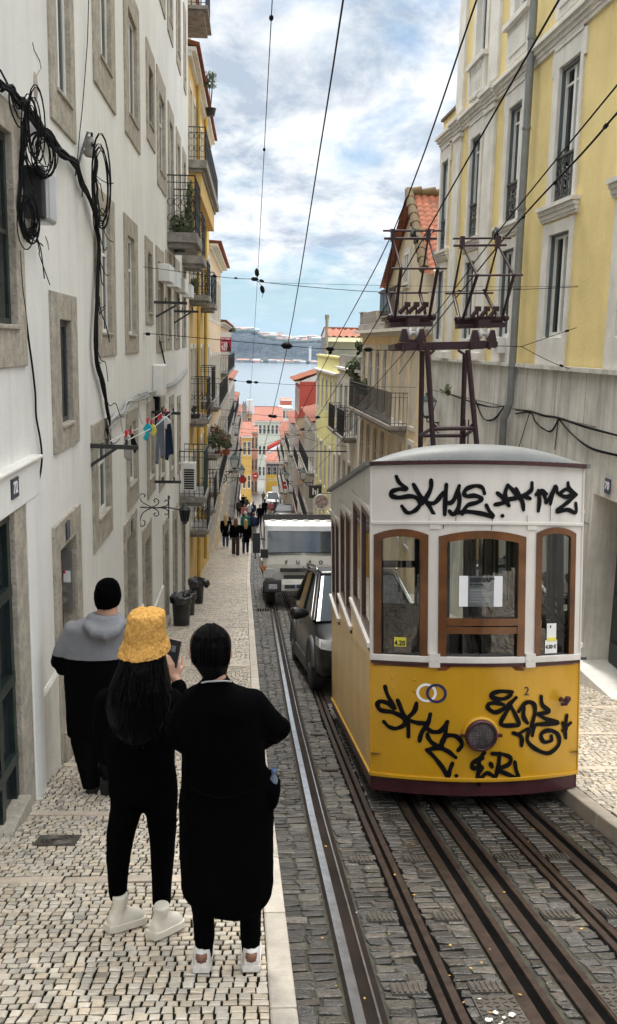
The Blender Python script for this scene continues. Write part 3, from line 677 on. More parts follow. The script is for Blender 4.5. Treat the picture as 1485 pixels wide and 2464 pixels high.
# ---------- generic rows further down ----------
NW=[0]
def townhouse(side,s0,s1,ztop,col,label,cols,floors,eave='tile',over=.3,rise=1.2,balc=(),off=0,trim='palestone',depth=9,arch=(),railmat='iron',near=True,cat='house',winw=.85,doors=True,parapet=False,wallmat=None,mull=1,eth=.1):
    T=frameT(side,off); X=T@Vector(((s0+s1)/2,0,0)); B=thing('town_house',label,cat,(X.x,X.y,zg(X.y)))
    wm=wallmat or mat('render '+label[:24],col,.85,var=.1,scale=1.2,streak=.35,bmp=.15); H=[]; zb=zg(s1)-1.5
    n=cols; L=(s1-s0)/n; ww=min(winw,L*.62); NW[0]+=1; rnd=random.Random(NW[0])
    wp=mat('joinery '+label[:20],rnd.choice([(.6,.6,.57),(.68,.68,.64),(.07,.09,.08),(.55,.5,.42)]),.5)
    for fi,(za,zc) in enumerate(floors):
        for k in range(n):
            c=s0+L*(k+.5); o=(c-ww/2-.12,c+ww/2+.12,za-.12,zc+.14); i=(c-ww/2,c+ww/2,za,zc)
            if o[2]<zg(c)-.2: o=(o[0],o[1],zg(c)-1.2,o[3]); i=(i[0],i[1],zg(c)-1.2,i[3])
            w=surround(T,o,i,.03,.16); H.append((o[0]+.01,o[1]-.01,o[2]+.01,o[3]-.01))
            if fi in arch:
                for q in range(6):
                    a0,a1=math.pi*q/6,math.pi*(q+1)/6; r=ww/2
                    w.prism([(c+r*math.cos(a0),zc-r+r*math.sin(a0)),(c+r*math.cos(a0),zc),(c+r*math.cos(a1),zc),(c+r*math.cos(a1),zc-r+r*math.sin(a1))],-.14,.02)
            w=w.build('window',M[trim],B,True); casement(w,T,i,-.05,wp,M['glass'],mull,(.7,),.035,fp=.006,mw=.016)
        if fi in balc:
            balcony(B,T,s0+.4,s1-.4,za-.05,.42,.95,.12,scroll=False,gap=.16,iron=railmat)
    wl=MB(T); facade(wl,s0,s1,zb,ztop,H)
    for s in (s0,s1): wl.quad((s,0,zb),(s,-depth,zb),(s,-depth,ztop),(s,0,ztop))
    wl.quad((s0,-.2,ztop),(s1,-.2,ztop),(s1,-depth,ztop),(s0,-depth,ztop)); wl.build('wall',wm,B,True)
    c=MB(T); c.box(s0,-.02,ztop-.22,s1,.1,ztop-.1); c.box(s0-.02,-.02,ztop-.1,s1+.02,over*.7,ztop); c.build('cornice',M[trim],B,True)
    if parapet:
        p=MB(T); p.box(s0,-.15,ztop,s1,.0,ztop+.7); p.box(s0-.02,-.2,ztop+.7,s1+.02,.08,ztop+.8)
        p.build('parapet',wm,B,True)
    elif rise>0: roof(B,T,s0,s1,ztop,over,rise,depth,M[eave])
    return B,T
def roof(B,T,s0,s1,z,over,rise,depth,mt,pitch=.20):
    r=MB(T); n=max(4,int((s1-s0)/pitch)); y0,y1=over,-depth*.5
    prof=[]
    for k in range(n*4+1):
        s=s0-.05+(s1-s0+.1)*k/(n*4); prof.append((s,.045*math.cos(2*math.pi*k/4)))
    for (ya,za,yb,zb2) in ((y0,z+.03,y1,z+rise),(y1,z+rise,-depth,z+.03)):
        m=7
        rows=[[(s,ya+(yb-ya)*j/m,za+(zb2-za)*j/m+b+.03*((m-j)%2)) for s,b in prof] for j in range(m+1)]
        r.loft(rows,0,False,False,False)
    r.box(s0-.05,y1-.1,z+rise,s1+.05,y1+.1,z+rise+.1)
    # closed gables
    for s in (s0,s1): r.add([(s,0,z),(s,y1,z+rise-.02),(s,-depth,z)],[(0,1,2)],1)
    return r.build('roof',[mt,M['palestone']],B,True)
def rows():
    # left, going down
    b,T=townhouse('L',26.4,38.2,7.75,(.62,.43,.16),'ochre yellow townhouse with several iron balconies, directly below the white house',7,[(5.0,6.9),(1.4,3.2),(-2.2,-.2),(-5.4,-3.4)],over=.32,rise=1.3,mull=1)
    balcony(b,T,26.5,35,4.9,.46,.85,.22,scroll=True,gap=.16,corbel=mat('ochre corbel',(.55,.36,.12),.85))
    balcony(b,T,26.7,28.4,1.3,.5,.95,.15); balcony(b,T,31,33,1.25,.5,1.0,.15); balcony(b,T,26.8,28.6,-2.2,.5,1.15,.15); balcony(b,T,30,32.4,-1.9,.5,1.1,.15,scroll=False); balcony(b,T,35.6,37.6,-4.3,.5,.5,.15); balcony(b,T,26.8,28.4,-5.5,.5,1.1,.13); balcony(b,T,31.6,33.8,-5.75,.5,1.1,.13,scroll=False)
    pp=MB(T)
    for s in (29.4,33.6): pp.tube([(s,.1,7.6),(s,.1,-8)],.06,8)
    pp.build('drainpipe',mat('ochre pipe',(.5,.33,.06),.6),b,True)
    # roof terrace storey above
    t2,_=townhouse('L',27.0,33,10.9,(.70,.66,.58),'pale attic storey with iron balcony standing above the ochre townhouse roof',3,[(8.95,10.6)],over=.3,rise=.5,off=-.35,doors=False,depth=5)
    balcony(t2,frameT('L',-.35),27.1,29.2,9.0,.8,1.1,.1)
    townhouse('L',38.2,51,3.9,(.66,.50,.34),'peach townhouse with broad white eave, after the ochre one',6,[(1.0,2.9),(-2.6,-.6),(-6.2,-4.0),(-9.2,-7.2)],over=.5,rise=.5,balc=(1,2))
    townhouse('L',51,68,1.1,(.62,.47,.31),'sand coloured townhouse with iron balconies beside the red sign',7,[(-1.6,.3),(-5,-3),(-8.6,-6.4),(-11.6,-9.6)],over=.35,rise=.6,balc=(0,1))
    townhouse('L',68,88,-2.7,(.66,.64,.58),'off white townhouse with many tall windows in the lower street, left',8,[(-5.8,-3.8),(-9.4,-7.2),(-13,-10.8)],over=.35,rise=1,balc=(0,1,2),eave='tile2')
    townhouse('L',88,104,-5.6,(.60,.56,.50),'grey beige townhouse in the lower street, left',6,[(-8.6,-6.6),(-12.2,-10),(-15.8,-13.6)],over=.3,rise=1.0,balc=(0,1,2),eave='tile2')
    townhouse('L',104,122,-8.2,(.66,.42,.38),'pink townhouse far down the left side',6,[(-11,-9.2),(-14.6,-12.4),(-18,-15.8)],over=.3,rise=1.6,eave='tile2')
    # right
    g=thing('gabled_house','cream house with steep orange tiled gable and moss covered ridge, past the yellow house','house',(4.6,28,zg(28))); T=frameT('R',-.02)
    gm=mat('cream render',(.62,.55,.41),.85,var=.08,streak=.4)
    pr=[(24.75,-9),(24.75,1.95),(25.3,2.1),(27.8,4.3),(31.7,2.0),(31.7,-9)]
    mb=MB(T); mb.prism(pr,0,-7); mb.build('wall',gm,g,True)
    H=[]; w=surround(T,(28.1,29.1,1.75,2.95),(28.25,28.95,1.85,2.8),.03,.0).build('window',M['palestone'],g,True); casement(w,T,(28.25,28.95,1.85,2.8),.03,M['wframe'],M['glass'],1,(.5,))
    rf=MB(T)
    def slope(a,b,lo):
        n=int(math.dist(a,b)/.22); 
        for k in range(34):   # courses of barrel tiles running down the slope
            y0=.28-k*.21; ring=[]
            for j in range(n*3+1):
                t=j/(n*3); s=a[0]+(b[0]-a[0])*t; z=a[1]+(b[1]-a[1])*t+.05-.03*((j%3)/3)
                ring.append((s,z))
            rr=[[(s,y0-.21*q/4,z+.055*math.sin(math.pi*q/4)) for q in range(5)] for s,z in ring]
            rf.loft(rr,0,False,False,False)
    slope((25.0,1.85),(27.8,4.36),1); slope((32.0,1.85),(27.8,4.36),-1)
    rf.build('roof',M['tile'],g,True)
    rg=MB(T)
    for k in range(16):
        y=.3-k*.42; rg.tube([(27.8,y,4.40),(27.8,y-.46,4.46)],[.13,.16],9)
    rg2=[(25.2+ (27.8-25.2)*k/9, .22, 2.05+(4.45-2.05)*k/9) for k in range(10)]
    for p,q in zip(rg2[:-1],rg2[1:]): rg.tube([p,(q[0]+.02,q[1],q[2]+.05)],[.15,.11],9)
    rg.build('ridge',M['moss'],g,True)
    balcony(g,T,28.6,31.3,.95,.35,.85,.06,scroll=False,gap=.12)
    b,T=townhouse('R',24.65,37.2,.55,(.76,.61,.40),'ochre house with round arched doors, carved cornice and a long iron balcony',8,[(-2.35,-.1),(-6.0,-2.9)],over=.5,rise=0,arch=(0,1),winw=.8,off=.0)
    mb=MB(T); mb.box(24.65,-.1,.55,37.3,.15,.8); mb.box(33.6,-.4,.8,37.3,.1,1.25); mb.box(36.6,-.4,1.25,37.3,.14,1.3); mb.build('attic_wall',M['slabstone'],b,True,bevel=.02)
    balcony(b,T,27.7,36.9,-2.4,.5,1.0,.14,scroll=False,gap=.14)
    b,T=townhouse('R',37.2,44,-1.0,(.70,.70,.69),'white house with black panelled balconies below a planted terrace',4,[(-3.75,-1.8),(-7.4,-5.2)],over=.35,rise=0)
    mb=MB(T); mb.box(37.2,-.12,-1.0,44,.02,-.45); mb.build('terrace_wall',M['slabstone'],b,True)
    for a,c in ((38,40.2),(41.2,43.4)):
        bb=balcony(b,T,a,c,-3.8,.55,1.1,.14,scroll=False,gap=.1); k=MB(T); k.box(a,.53,-3.7,c,.545,-2.75); k.build('screen',M['black'],bb,True)
    b,T=townhouse('R',44,54.2,-1.35,(.72,.68,.30),'lime yellow house with white corner strips and white parapet',5,[(-3.5,-1.85),(-7.6,-5.4),(-11,-8.8)],over=.35,rise=0,parapet=True,winw=.7)
    for s in (44,46.1,53.8): mb=MB(T); mb.box(s,-.02,-12,s+.4,.05,-1.57); mb.build('corner_strip',M['wframe'],b,True)
    # grey dormer house set back behind the lime one
    gr=mat('grey slate cladding',(.16,.165,.18),.8)
    townhouse('F',54.2,66.5,-4.6,(.74,.73,.70),'white house with closely spaced dark windows just below the lime house',7,[(-7.6,-5.4),(-11,-8.8),(-13.2,-12)],over=.3,rise=1.2,balc=(0,1,2),eave='tile2')
    townhouse('F',66.5,75,-6.2,(.74,.42,.18),'orange house with iron balconies under the red house',4,[(-9,-7),(-12.4,-10.4)],over=.35,rise=2.0,balc=(0,1),eave='moss')
    townhouse('F',75,83,-3.0,(.42,.07,.045),'dark red tower house with orange hipped roof and white corner',4,[(-5.6,-3.8),(-9,-7),(-12.6,-10.4)],over=.5,rise=1.25,depth=6)
    townhouse('F',83,97,-7.2,(.74,.69,.58),'cream house with green awning far down the right side',6,[(-10,-8),(-13.4,-11.4),(-17,-14.8)],over=.35,rise=1.2,balc=(0,1,2),eave='tile2')
    townhouse('F',97,112,-9.5,(.70,.54,.29),'ochre house far down the right side, beyond the cream one',6,[(-12.4,-10.4),(-15.8,-13.8),(-19,-17)],over=.3,rise=1.2,balc=(0,1,2),eave='tile2')
    townhouse('F',112,128,-11.5,(.5,.48,.44),'grey house at the lower end of the right side',6,[(-14.6,-12.6),(-18.2,-16)],over=.3,rise=1.2,balc=(0,1),eave='tile2')
rows()
# ---------- funicular tram car ----------
def tram():
    O=Vector((1.985,7.18,-3.79)); HW=.925; SLP=.22; LEAN=-.043; TP=.0122; LEN=4.05
    bow=lambda x:.25*(x/HW)**2
    def W(x,y,z): return Vector((O.x+x*(1-TP*z)+LEAN*z,O.y+y,O.z+z-SLP*y))
    def FR(vx,vy):
        y=.1
        for _ in range(12):
            p=P(vx,vy,O.y+y); z=p.z-O.z+SLP*y; x=(p.x-O.x-LEAN*z)/(1-TP*z); y=bow(x)
        return x,z
    k4=lambda x,y:FR(751.75+x*.4937,1052.5+y*.4937)
    k5=lambda x,y:FR(751.75+x*.4937,1503.5+y*.4937)
    fr=lambda p:W(p[0],bow(p[0])-p[1],p[2])     # (across, outwards, up) on the bowed front
    yel=mat('tram yellow enamel',(.49,.258,.009),.32,var=.07,scale=2,streak=.3,scol=(.40,.20,.015),coat=.25)
    sideyel=mat('weathered yellow side',(.60,.36,.065),.3,var=.12,scale=2,streak=.35,scol=(.40,.26,.09),coat=.25)
    wht=mat('tram cream white paint',(.62,.585,.55),.45,var=.05,streak=.5,scol=(.44,.40,.37),bmp=.1)
    mar=mat('maroon paint',(.045,.010,.014),.4,var=.25,scale=6)
    wood=mat('varnished brown wood',(.115,.042,.011),.35,var=.4,scale=4,coat=.25)
    wt=wood.node_tree
    roofm=mat('grey painted roof canvas',(.14,.145,.145),.6,var=.14,scale=2.5,streak=0,bmp=.4,bsc=8)
    dark=mat('dark tram interior',(.03,.027,.025),.6,var=.3)
    seatw=mat('interior pale board',(.30,.27,.23),.6,var=.2)
    gl,t,b=nt('clear tram glass'); t.nodes.remove(b); out=[n for n in t.nodes if n.type=='OUTPUT_MATERIAL'][0]
    tr=N(t,'ShaderNodeBsdfTransparent'); tr.inputs[0].default_value=(.62,.67,.66,1); gs=N(t,'ShaderNodeBsdfGlossy'); gs.inputs['Roughness'].default_value=.02
    fz=N(t,'ShaderNodeFresnel'); fz.inputs[0].default_value=1.5; ad=N(t,'ShaderNodeMath',operation='ADD'); t.links.new(fz.outputs[0],ad.inputs[0]); ad.inputs[1].default_value=.06
    ms=N(t,'ShaderNodeMixShader'); t.links.new(ad.outputs[0],ms.inputs[0]); t.links.new(tr.outputs[0],ms.inputs[1]); t.links.new(gs.outputs[0],ms.inputs[2]); t.links.new(ms.outputs[0],out.inputs[0])
    M['clear']=gl
    B=thing('funicular_tram','yellow and white funicular tram car covered in black graffiti, standing on the right track','tram',tuple(O))
    cuts=[-HW+2*HW*i/24 for i in range(25)]
    def fpanel(z0,z1,holes=(),o=0,zf=None):
        mb=MB(); mb.fn=fr
        ss=sorted(set(cuts)|{h[i] for h in holes for i in (0,1)})
        for a,c in zip(ss[:-1],ss[1:]):
            segs=[(z0,z1)]
            for h in holes:
                if h[0]<=(a+c)/2<=h[1]: segs=[(z0,h[2]),(h[3],z1)]
            for u,v in segs: mb.quad((a,o,u),(c,o,u),(c,o,v),(a,o,v),0,False)
        return mb
    def strip(z0,z1,o0,o1,mt,name,par=B,hw=HW):
        mb=MB(); mb.fn=fr
        xs=[-hw+2*hw*i/24 for i in range(25)]
        mb.loft([[(x,o0,z0),(x,o1,z0),(x,o1,z1),(x,o0,z1)] for x in xs],0,False)
        return mb.build(name,mt,par,True,bevel=.006)
    # windows surveyed on the front
    def win(tl,tm,trr,bl,br,inn,rail=None):
        a=[tl,tm,trr,br,bl]
        return a
    wins=[]
    defs=[((300,468),(430,455),(568,482),'5',(556,214),(295,190),.063,None),
          ((616,482),(830,470),(1044,486),'5',(1028,222),(610,222),.067,True),
          ((1096,482),(1190,462),(1284,452),'5',(1272,182),(1078,214),.054,None)]
    holes=[]
    for tl,tm,trr,_,br,bl,fw,rail in defs:
        A,Bm,C=k4(*tl),k4(*tm),k4(*trr); D,E=k5(*br),k5(*bl)
        x0,x1=(A[0]+E[0])/2,(C[0]+D[0])/2; zb=(D[1]+E[1])/2; zt=(A[1]+C[1])/2; zc=zt+.05
        holes.append((x0+.005,x1-.005,zb+.005,zt-.005)); wins.append((x0,x1,zb,zt,zc,fw,rail))
    zY0,zY1=.17,1.17
    fpanel(zY0,zY1).build('front_panel',yel,B,True)
    sk=fpanel(.0,zY0-.03,o=-.012); sk.build('front_skirt',mar,B,True)
    strip(zY0-.035,zY0,-.02,.022,yel,'bumper_bead'); strip(zY1,zY1+.03,-.02,.02,mar,'belt_line'); strip(zY1+.03,zY1+.085,-.02,.03,wht,'front_sill')
    ztop=2.87
    up=fpanel(zY1+.08,ztop,[(h[0],h[1],max(h[2],zY1+.085),h[3]) for h in holes]).build('upper_front',wht,B,True)
    strip(k4(800,426)[1],k4(800,409)[1],-.02,.02,wht,'frieze_bead'); strip(ztop,ztop+.035,-.04,.05,mar,'roof_edge',hw=.937)
    for x0,x1,zb,zt,zc,fw,rail in wins:
        n=10; top=[(x0+(x1-x0)*i/n, zt+(zc-zt)*(1-(2*i/n-1)**2)) for i in range(n+1)]
        outer=[(x0,zb)]+[(x0,zt)][:0]+top+[(x1,zb)]
        inner=[(x0+fw,zb+fw)]+[(min(max(x,x0+fw),x1-fw),z-fw) for x,z in top]+[(x1-fw,zb+fw)]
        mb=MB(); mb.fn=fr; m=len(outer)
        oo,oi=.014,-.05
        for i in range(m):
            j=(i+1)%m
            mb.quad((outer[i][0],oo,outer[i][1]),(outer[j][0],oo,outer[j][1]),(inner[j][0],oo,inner[j][1]),(inner[i][0],oo,inner[i][1]))
            mb.quad((inner[i][0],oo,inner[i][1]),(inner[j][0],oo,inner[j][1]),(inner[j][0],oi,inner[j][1]),(inner[i][0],oi,inner[i][1]))
            mb.quad((outer[i][0],oo,outer[i][1]),(outer[j][0],oo,outer[j][1]),(outer[j][0],oi,outer[j][1]),(outer[i][0],oi,outer[i][1]))
        if rail:
            za=k5(800,-30)[1]; zb2=k5(800,45)[1]; zm=(za+zb2)/2
            for u,v,q in ((zb2,zm-.006,.008),(zm+.006,za,.012)):
                xs=[x0+fw+(x1-x0-2*fw)*i/4 for i in range(5)]
                mb.loft([[(x,oi,u),(x,q,u),(x,q,v),(x,oi,v)] for x in xs],0,False)
        w=mb.build('front_window',wood,B,True)
        g=MB(); g.fn=fr; xs=[x0+fw*.6+(x1-x0-1.2*fw)*i/8 for i in range(9)]
        for a,c in zip(xs[:-1],xs[1:]): g.quad((a,-.02,zb+fw*.6),(c,-.02,zb+fw*.6),(c,-.02,zt),(a,-.02,zt))
        g.build('pane',gl,w,True)
    # pillar brackets
    for x,z in ((k4(597,460)[0],2.4),(k4(1070,460)[0],2.4),(k4(597,460)[0],1.22),(k4(1070,460)[0],1.22)):
        mb=MB(); mb.fn=fr; mb.box(x-.045,-.01,z-.06,x+.045,.036 if z<2 else .012,z+.06)
        for q in (-.025,.025): mb.ell((x+q,.037 if z<2 else .014,z),.007,.005,.007,6,4)
        mb.build('bracket',wht,B,True)
    # ----- sides -----
    for sx in (-1,1):
        X=sx*HW; y0=bow(HW)
        sd=lambda p,X=X,sx=sx:Vector((O.x+X*(1-TP*(p[2]+SLP*p[0]))+sx*p[1]+LEAN*(p[2]+SLP*p[0]),O.y+p[0],O.z+p[2]))
        bays=[(y0,y0+1.45),(y0+1.45,y0+2.72),(y0+2.72,LEN)]
        wl=MB(); wl.fn=sd; yl=MB(); yl.fn=sd; tr_=MB(); tr_.fn=sd; wf=[]; 
        for bi,(a,c) in enumerate(bays):
            sill=1.255-.31*bi; head=sill+1.16; wb=[]
            nw=2; ww=(c-a-.1)/nw
            for k in range(nw):
                u=a+.06+ww*k; v=u+ww-.06; wb.append((u,v,sill+.03,head-(.12 if k==1 else .04)))
            ss=sorted({a,c}|{q for w in wb for q in w[:2]})
            for u,v in zip(ss[:-1],ss[1:]):
                hole=[w for w in wb if w[0]<=(u+v)/2<=w[1]]
                lo=sill; hi=lambda y:ztop-SLP*y
                if hole:
                    h=hole[0]; wl.quad((u,0,lo),(v,0,lo),(v,0,h[2]),(u,0,h[2])); wl.quad((u,0,h[3]),(v,0,h[3]),(v,0,hi(v)),(u,0,hi(u)))
                else: wl.quad((u,0,lo),(v,0,lo),(v,0,hi(v)),(u,0,hi(u)))
            yl.quad((a+.006,0,zY0-SLP*a-.02),(c-.006,0,zY0-SLP*c-.02),(c-.006,0,sill-.04),(a+.006,0,sill-.04),0)
            yl.quad((a+.0,-.004,zY0-SLP*a-.02),(c,-.004,zY0-SLP*c-.02),(c,-.004,sill),(a,-.004,sill),1)
            # projecting sill and maroon belt
            tr_=MB(); tr_.fn=sd; tr_.box(a,-.01,sill-.005,c,.03,sill+.035,0); tr_.box(a,-.01,sill-.04,c,.015,sill-.005,1); tr_.build('side_sill',[wht,mar],B,True); tr_=MB(); tr_.fn=sd
            # slanting drip mould above the heads
            tr_.loft([[(a,-.01,head+.02),(a,.02,head+.02),(a,.02,head+.05),(a,-.01,head+.05)],[(c,-.01,head-.06),(c,.02,head-.06),(c,.02,head-.03),(c,-.01,head-.03)]],0,False); tr_.build('drip_mould',[wht,mar],B,True)
            for w in wb: wf.append(w)
        wo=wl.build('side_wall',wht,B,True); yl.build('side_panel',[sideyel,mar],B,True)
        for u,v,z0,z1 in wf:
            f=MB(); f.fn=sd; e=.05
            f.box(u,-.04,z0,u+e,.0,z1); f.box(v-e,-.04,z0,v,.0,z1); f.box(u+e,-.04,z0,v-e,.0,z0+.07); f.box(u+e,-.04,z1-e,v-e,.0,z1)
            w=f.build('side_window',mat_maroonwood(),B,True); g=MB(); g.fn=sd; g.quad((u,-.02,z0),(v,-.02,z0),(v,-.02,z1),(u,-.02,z1)); g.build('pane',gl,w,True)
        s=MB(); s.fn=sd; s.quad((y0,-.01,0-SLP*y0),(LEN,-.01,0-SLP*LEN),(LEN,-.01,zY0-SLP*LEN-.02),(y0,-.01,zY0-SLP*y0-.02)); s.build('side_skirt',mar,B,True)
        bd=MB(); bd.fn=sd; bd.tube([(y0,.0,zY0-SLP*y0-.02),(LEN,.0,zY0-SLP*LEN-.02)],.016,6); bd.build('side_bead',yel,B,True)
        ed=MB(); ed.fn=sd; ed.loft([[(y,-.02,ztop-SLP*y),(y,.05,ztop-SLP*y),(y,.05,ztop+.035-SLP*y),(y,-.02,ztop+.035-SLP*y)] for y in (y0-.03,LEN)],0,False); ed.build('roof_edge',roofm,B,True)
    # corner beads, rear, floor, interior
    for sx in (-1,1): c=MB(); c.tube([W(sx*HW,bow(HW),1.2),W(sx*HW,bow(HW),ztop)],.012,6); c.build('corner_bead',wht,B,True); c=MB(); c.tube([W(sx*HW,bow(HW),.17),W(sx*HW,bow(HW),1.17)],.010,6); c.build('corner_bead',yel,B,True)
    r=MB(); r.quad(W(-HW,LEN,0),W(HW,LEN,0),W(HW,LEN,1.2),W(-HW,LEN,1.2)); r.quad(W(-HW,LEN,2.4),W(HW,LEN,2.4),W(HW,LEN,ztop),W(-HW,LEN,ztop))
    for x in (-HW,-.35,.25,HW-.1): r.quad(W(x,LEN,1.2),W(x+.1,LEN,1.2),W(x+.1,LEN,2.4),W(x,LEN,2.4))
    r.build('rear_wall',seatw,B,True)
    f=MB(); f.quad(W(-HW,.2,.35),W(HW,.2,.35),W(HW,LEN,.35),W(-HW,LEN,.35)); f.quad(W(-HW+.01,.3,ztop-.02),W(HW-.01,.3,ztop-.02),W(HW-.01,LEN,ztop-.02),W(-HW+.01,LEN,ztop-.02),0)
    f.build('floor',dark,B,True)
    ch=MB(); ch.add([W(x,y,z) for z in (-.08,.33) for x,y in ((-.8,.55),(.8,.55),(.8,LEN-.1),(-.8,LEN-.1))],[(0,3,2,1),(4,5,6,7),(0,1,5,4),(1,2,6,5),(2,3,7,6),(3,0,4,7)]); ch.build('chassis_light_block',dark,B,True)  # box added under the floor to keep light off the road below
    for yy in (1.1,3.2):
        for xx in (-.31,.43): q=W(xx,yy,-.02); wl_=MB(); wl_.lathe(tuple(q),[(.2,-.04),(.2,.04),(.23,.045),(.23,.06),(.05,.06)],18,0,'x'); wl_.build('wheel',M['raildark'],B,True)
    it=MB()
    def wb(x0,y0,z0,x1,y1,z1,mi=0):
        it.add([W(x,y,z) for x,y,z in ((x0,y0,z0),(x1,y0,z0),(x1,y1,z0),(x0,y1,z0),(x0,y0,z1),(x1,y0,z1),(x1,y1,z1),(x0,y1,z1))],[(0,3,2,1),(4,5,6,7),(0,1,5,4),(1,2,6,5),(2,3,7,6),(3,0,4,7)],mi)
    wb(-.9,1.35,.3,-.25,1.42,1.62); wb(-.9,1.36,1.62,-.82,1.41,2.7); wb(-.33,1.36,1.62,-.25,1.41,2.7); wb(-.82,1.37,1.98,-.33,1.40,2.05); wb(-.82,1.37,2.5,-.33,1.40,2.75)
    wb(.35,1.35,.3,.9,1.42,1.4); wb(.38,1.36,1.4,.44,1.41,2.7,2); wb(-.02,1.37,.4,.02,1.40,2.7,1); wb(.16,1.37,.4,.22,1.40,2.7,1)
    wb(-.9,.45,.3,.9,.75,.95); wb(-.5,2.7,.3,.9,2.76,1.25)
    it.build('cab_partition',[dark,seatw,wood],B,True)
    wh=MB(); cx,cz=k5(505,100); cy=.38
    wh.tube([W(cx+.16*math.cos(a*math.pi/10),cy+.05*math.sin(a*math.pi/10),1.17+.16*math.sin(a*math.pi/10)) for a in range(20)],.011,6,closed=True); wh.tube([W(cx,cy,.95),W(cx,cy,1.17)],.015,6); wh.build('hand_wheel',M['iron'],B,True)
    # roof
    rf=MB(); nx,ny=22,20; rows_=[]
    for j in range(ny+1):
        y=(j/ny)**1.7*(LEN+.05); row=[]
        for i in range(nx+1):
            u=-1+2*i/nx; x=u*.948; yy=max(y,0)+bow(x)*max(0,1-y/1.2)-.05
            ff=1-(1-min(1,y/.42))**2
            h=.17*(1-abs(u)**2.6)*math.sqrt(max(0,ff))
            row.append(W(x,yy,ztop+.03+h+.003*math.sin(y*21)))
        rows_.append(row)
    rf.loft(rows_,0,True,False,False); rf.build('roof',roofm,B,True)
    # headlight
    hx,hz=k5(818,530); mb=MB(); mb.fn=fr
    h=MB(); q=lambda prof:[(r,v) for r,v in prof]
    c0=fr((hx,.0,hz))
    h.lathe(tuple(c0),[(.155,.02),(.155,-.02),(.147,-.028),(.135,-.028)],26,1,'y',True,False)
    h.lathe(tuple(c0),[(.138,.0),(.138,-.055),(.130,-.062),(.116,-.062),(.113,-.03)],26,0,'y',True,False)
    for sx in (-1,1): h.box(c0.x+sx*.155-.024,c0.y-.05,c0.z-.012,c0.x+sx*.155+.024,c0.y-.03,c0.z+.012,0)
    ho=h.build('headlight',[mar,yel],B,True); l=MB()
    l.lathe(tuple(c0),[(.125,-.028),(.09,-.036),(.04,-.04),(.002,-.041)],22,0,'y'); l.build('lens',mat('old lamp lens',(.16,.13,.13),.25,var=.5,scale=10),ho,True)
    g=MB()
    for k in range(-4,5):
        x=k*.026; z=math.sqrt(max(0,.117**2-x*x)); y=c0.y-.064
        g.bar((c0.x+x,y,c0.z-z),(c0.x+x,y,c0.z+z),.003,.003); g.bar((c0.x-z,y,c0.z+x),(c0.x+z,y,c0.z+x),.003,.003)
    g.build('wire_guard',M['iron'],ho,True)
    # red valve
    vx,vz=k5(1212,362); p=fr((vx,0,vz)); v=MB(); v.tube([p,p+Vector((0,-.07,0))],.022,10); v.tube([p+Vector((-.03,-.08,-.005)),p+Vector((.012,-.09,0)),p+Vector((.026,-.09,.03))],.024,10); v.tube([p+Vector((.026,-.09,.03)),p+Vector((.026,-.09,.055))],[.03,.024],10)
    v.build('brake_valve',mar,B,True)
    v=MB(); p=W(HW,bow(HW),1.21); v.tube([p,p+Vector((.06,0,0))],.014,8); v.build('side_peg',M['iron'],B,True)
    # emblem rings, number, rivets
    def ring(c,r,wd,mt,o):
        cx,cz=k5(*c); rr=r*.4937/284; w=wd*.4937/284; mb=MB(); mb.fn=fr; n=30
        for i in range(n):
            a,b_=2*math.pi*i/n,2*math.pi*(i+1)/n
            q=[(cx+(rr+s*w)*math.cos(t),o,cz+(rr+s*w)*math.sin(t)) for t,s in ((a,-.5),(b_,-.5),(b_,.5),(a,.5))]; mb.add(q,[(0,1,2,3)])
        return mb.build('emblem_ring',mt,B,True)
    navy=mat('navy decal',(.018,.02,.09),.4); wd=mat('white decal',(.75,.75,.76),.4)
    ring((556,331),42,13,wd,.0045); ring((604,334),43,13,navy,.0065)
    def ftext(txt,c,size,mt,name,k=k5,bold=.0,wf=1.0):
        x,z=k(*c); vs,fs=text_mesh(txt,size,Matrix.Identity(4),.0005,bold); mb=MB(); mb.fn=fr
        mb.add([(x+v.x*wf,.006+v.z,z+v.y) for v in vs],fs); return mb.build(name,mt,B,True)
    ftext('2',(1044,325),.11,M['ink'],'car_number')
    mb=MB(); mb.fn=fr
    for c in ((388,258),(392,305),(497,267),(497,322)):
        x,z=k5(*c); mb.ell((x,.004,z),.011,.008,.011,8,6)
    mb.build('rivet',yel,B,True)
    # stickers and notice behind the panes
    def sheet_(k,c0,c1,mt,o,name):
        (x0,z1),(x1,z0)=k(*c0),k(*c1); mb=MB(); mb.fn=fr; mb.box(x0,o-.002,z0,x1,o,z1); return mb.build(name,mt,B,True),(x0,z0,x1,z1)
    yst=mat('yellow sticker',(.62,.55,.06),.5); wst=mat('white sticker',(.66,.66,.64),.5)
    st,_=sheet_(k5,(400,60),(459,108),yst,-.012,'price_sticker')
    def stext(par,txt,x,z,size,o,mt=M['ink'],bold=.002,al=.9):
        vs,fs=text_mesh(txt,size,Matrix.Identity(4),.0003,bold); mb=MB(); mb.fn=fr; mb.add([(x+v.x*al,o+v.z,z+v.y) for v in vs],fs); return mb.build('sticker_text',mt,par,True)
    x,z=k5(427,90); stext(st,'4.20',x,z,.058,-.010)
    st,_=sheet_(k5,(1137,76),(1194,138),wst,-.012,'price_sticker'); x,z=k5(1165,108); stext(st,'4.20 €',x,z,.045,-.010)
    st,_=sheet_(k4,(1146,908),(1190,990),wst,-.012,'notice_sticker'); x,z=k4(1168,925); stext(st,'P',x-.01,z,.03,-.010); 
    mb=MB(); mb.fn=fr; (a,b1),(c_,d_)=k4(1146,978),k4(1190,992); mb.box(a,-.0115,d_,c_,-.0095,b1); mb.build('yellow_strip',yst,st,True)
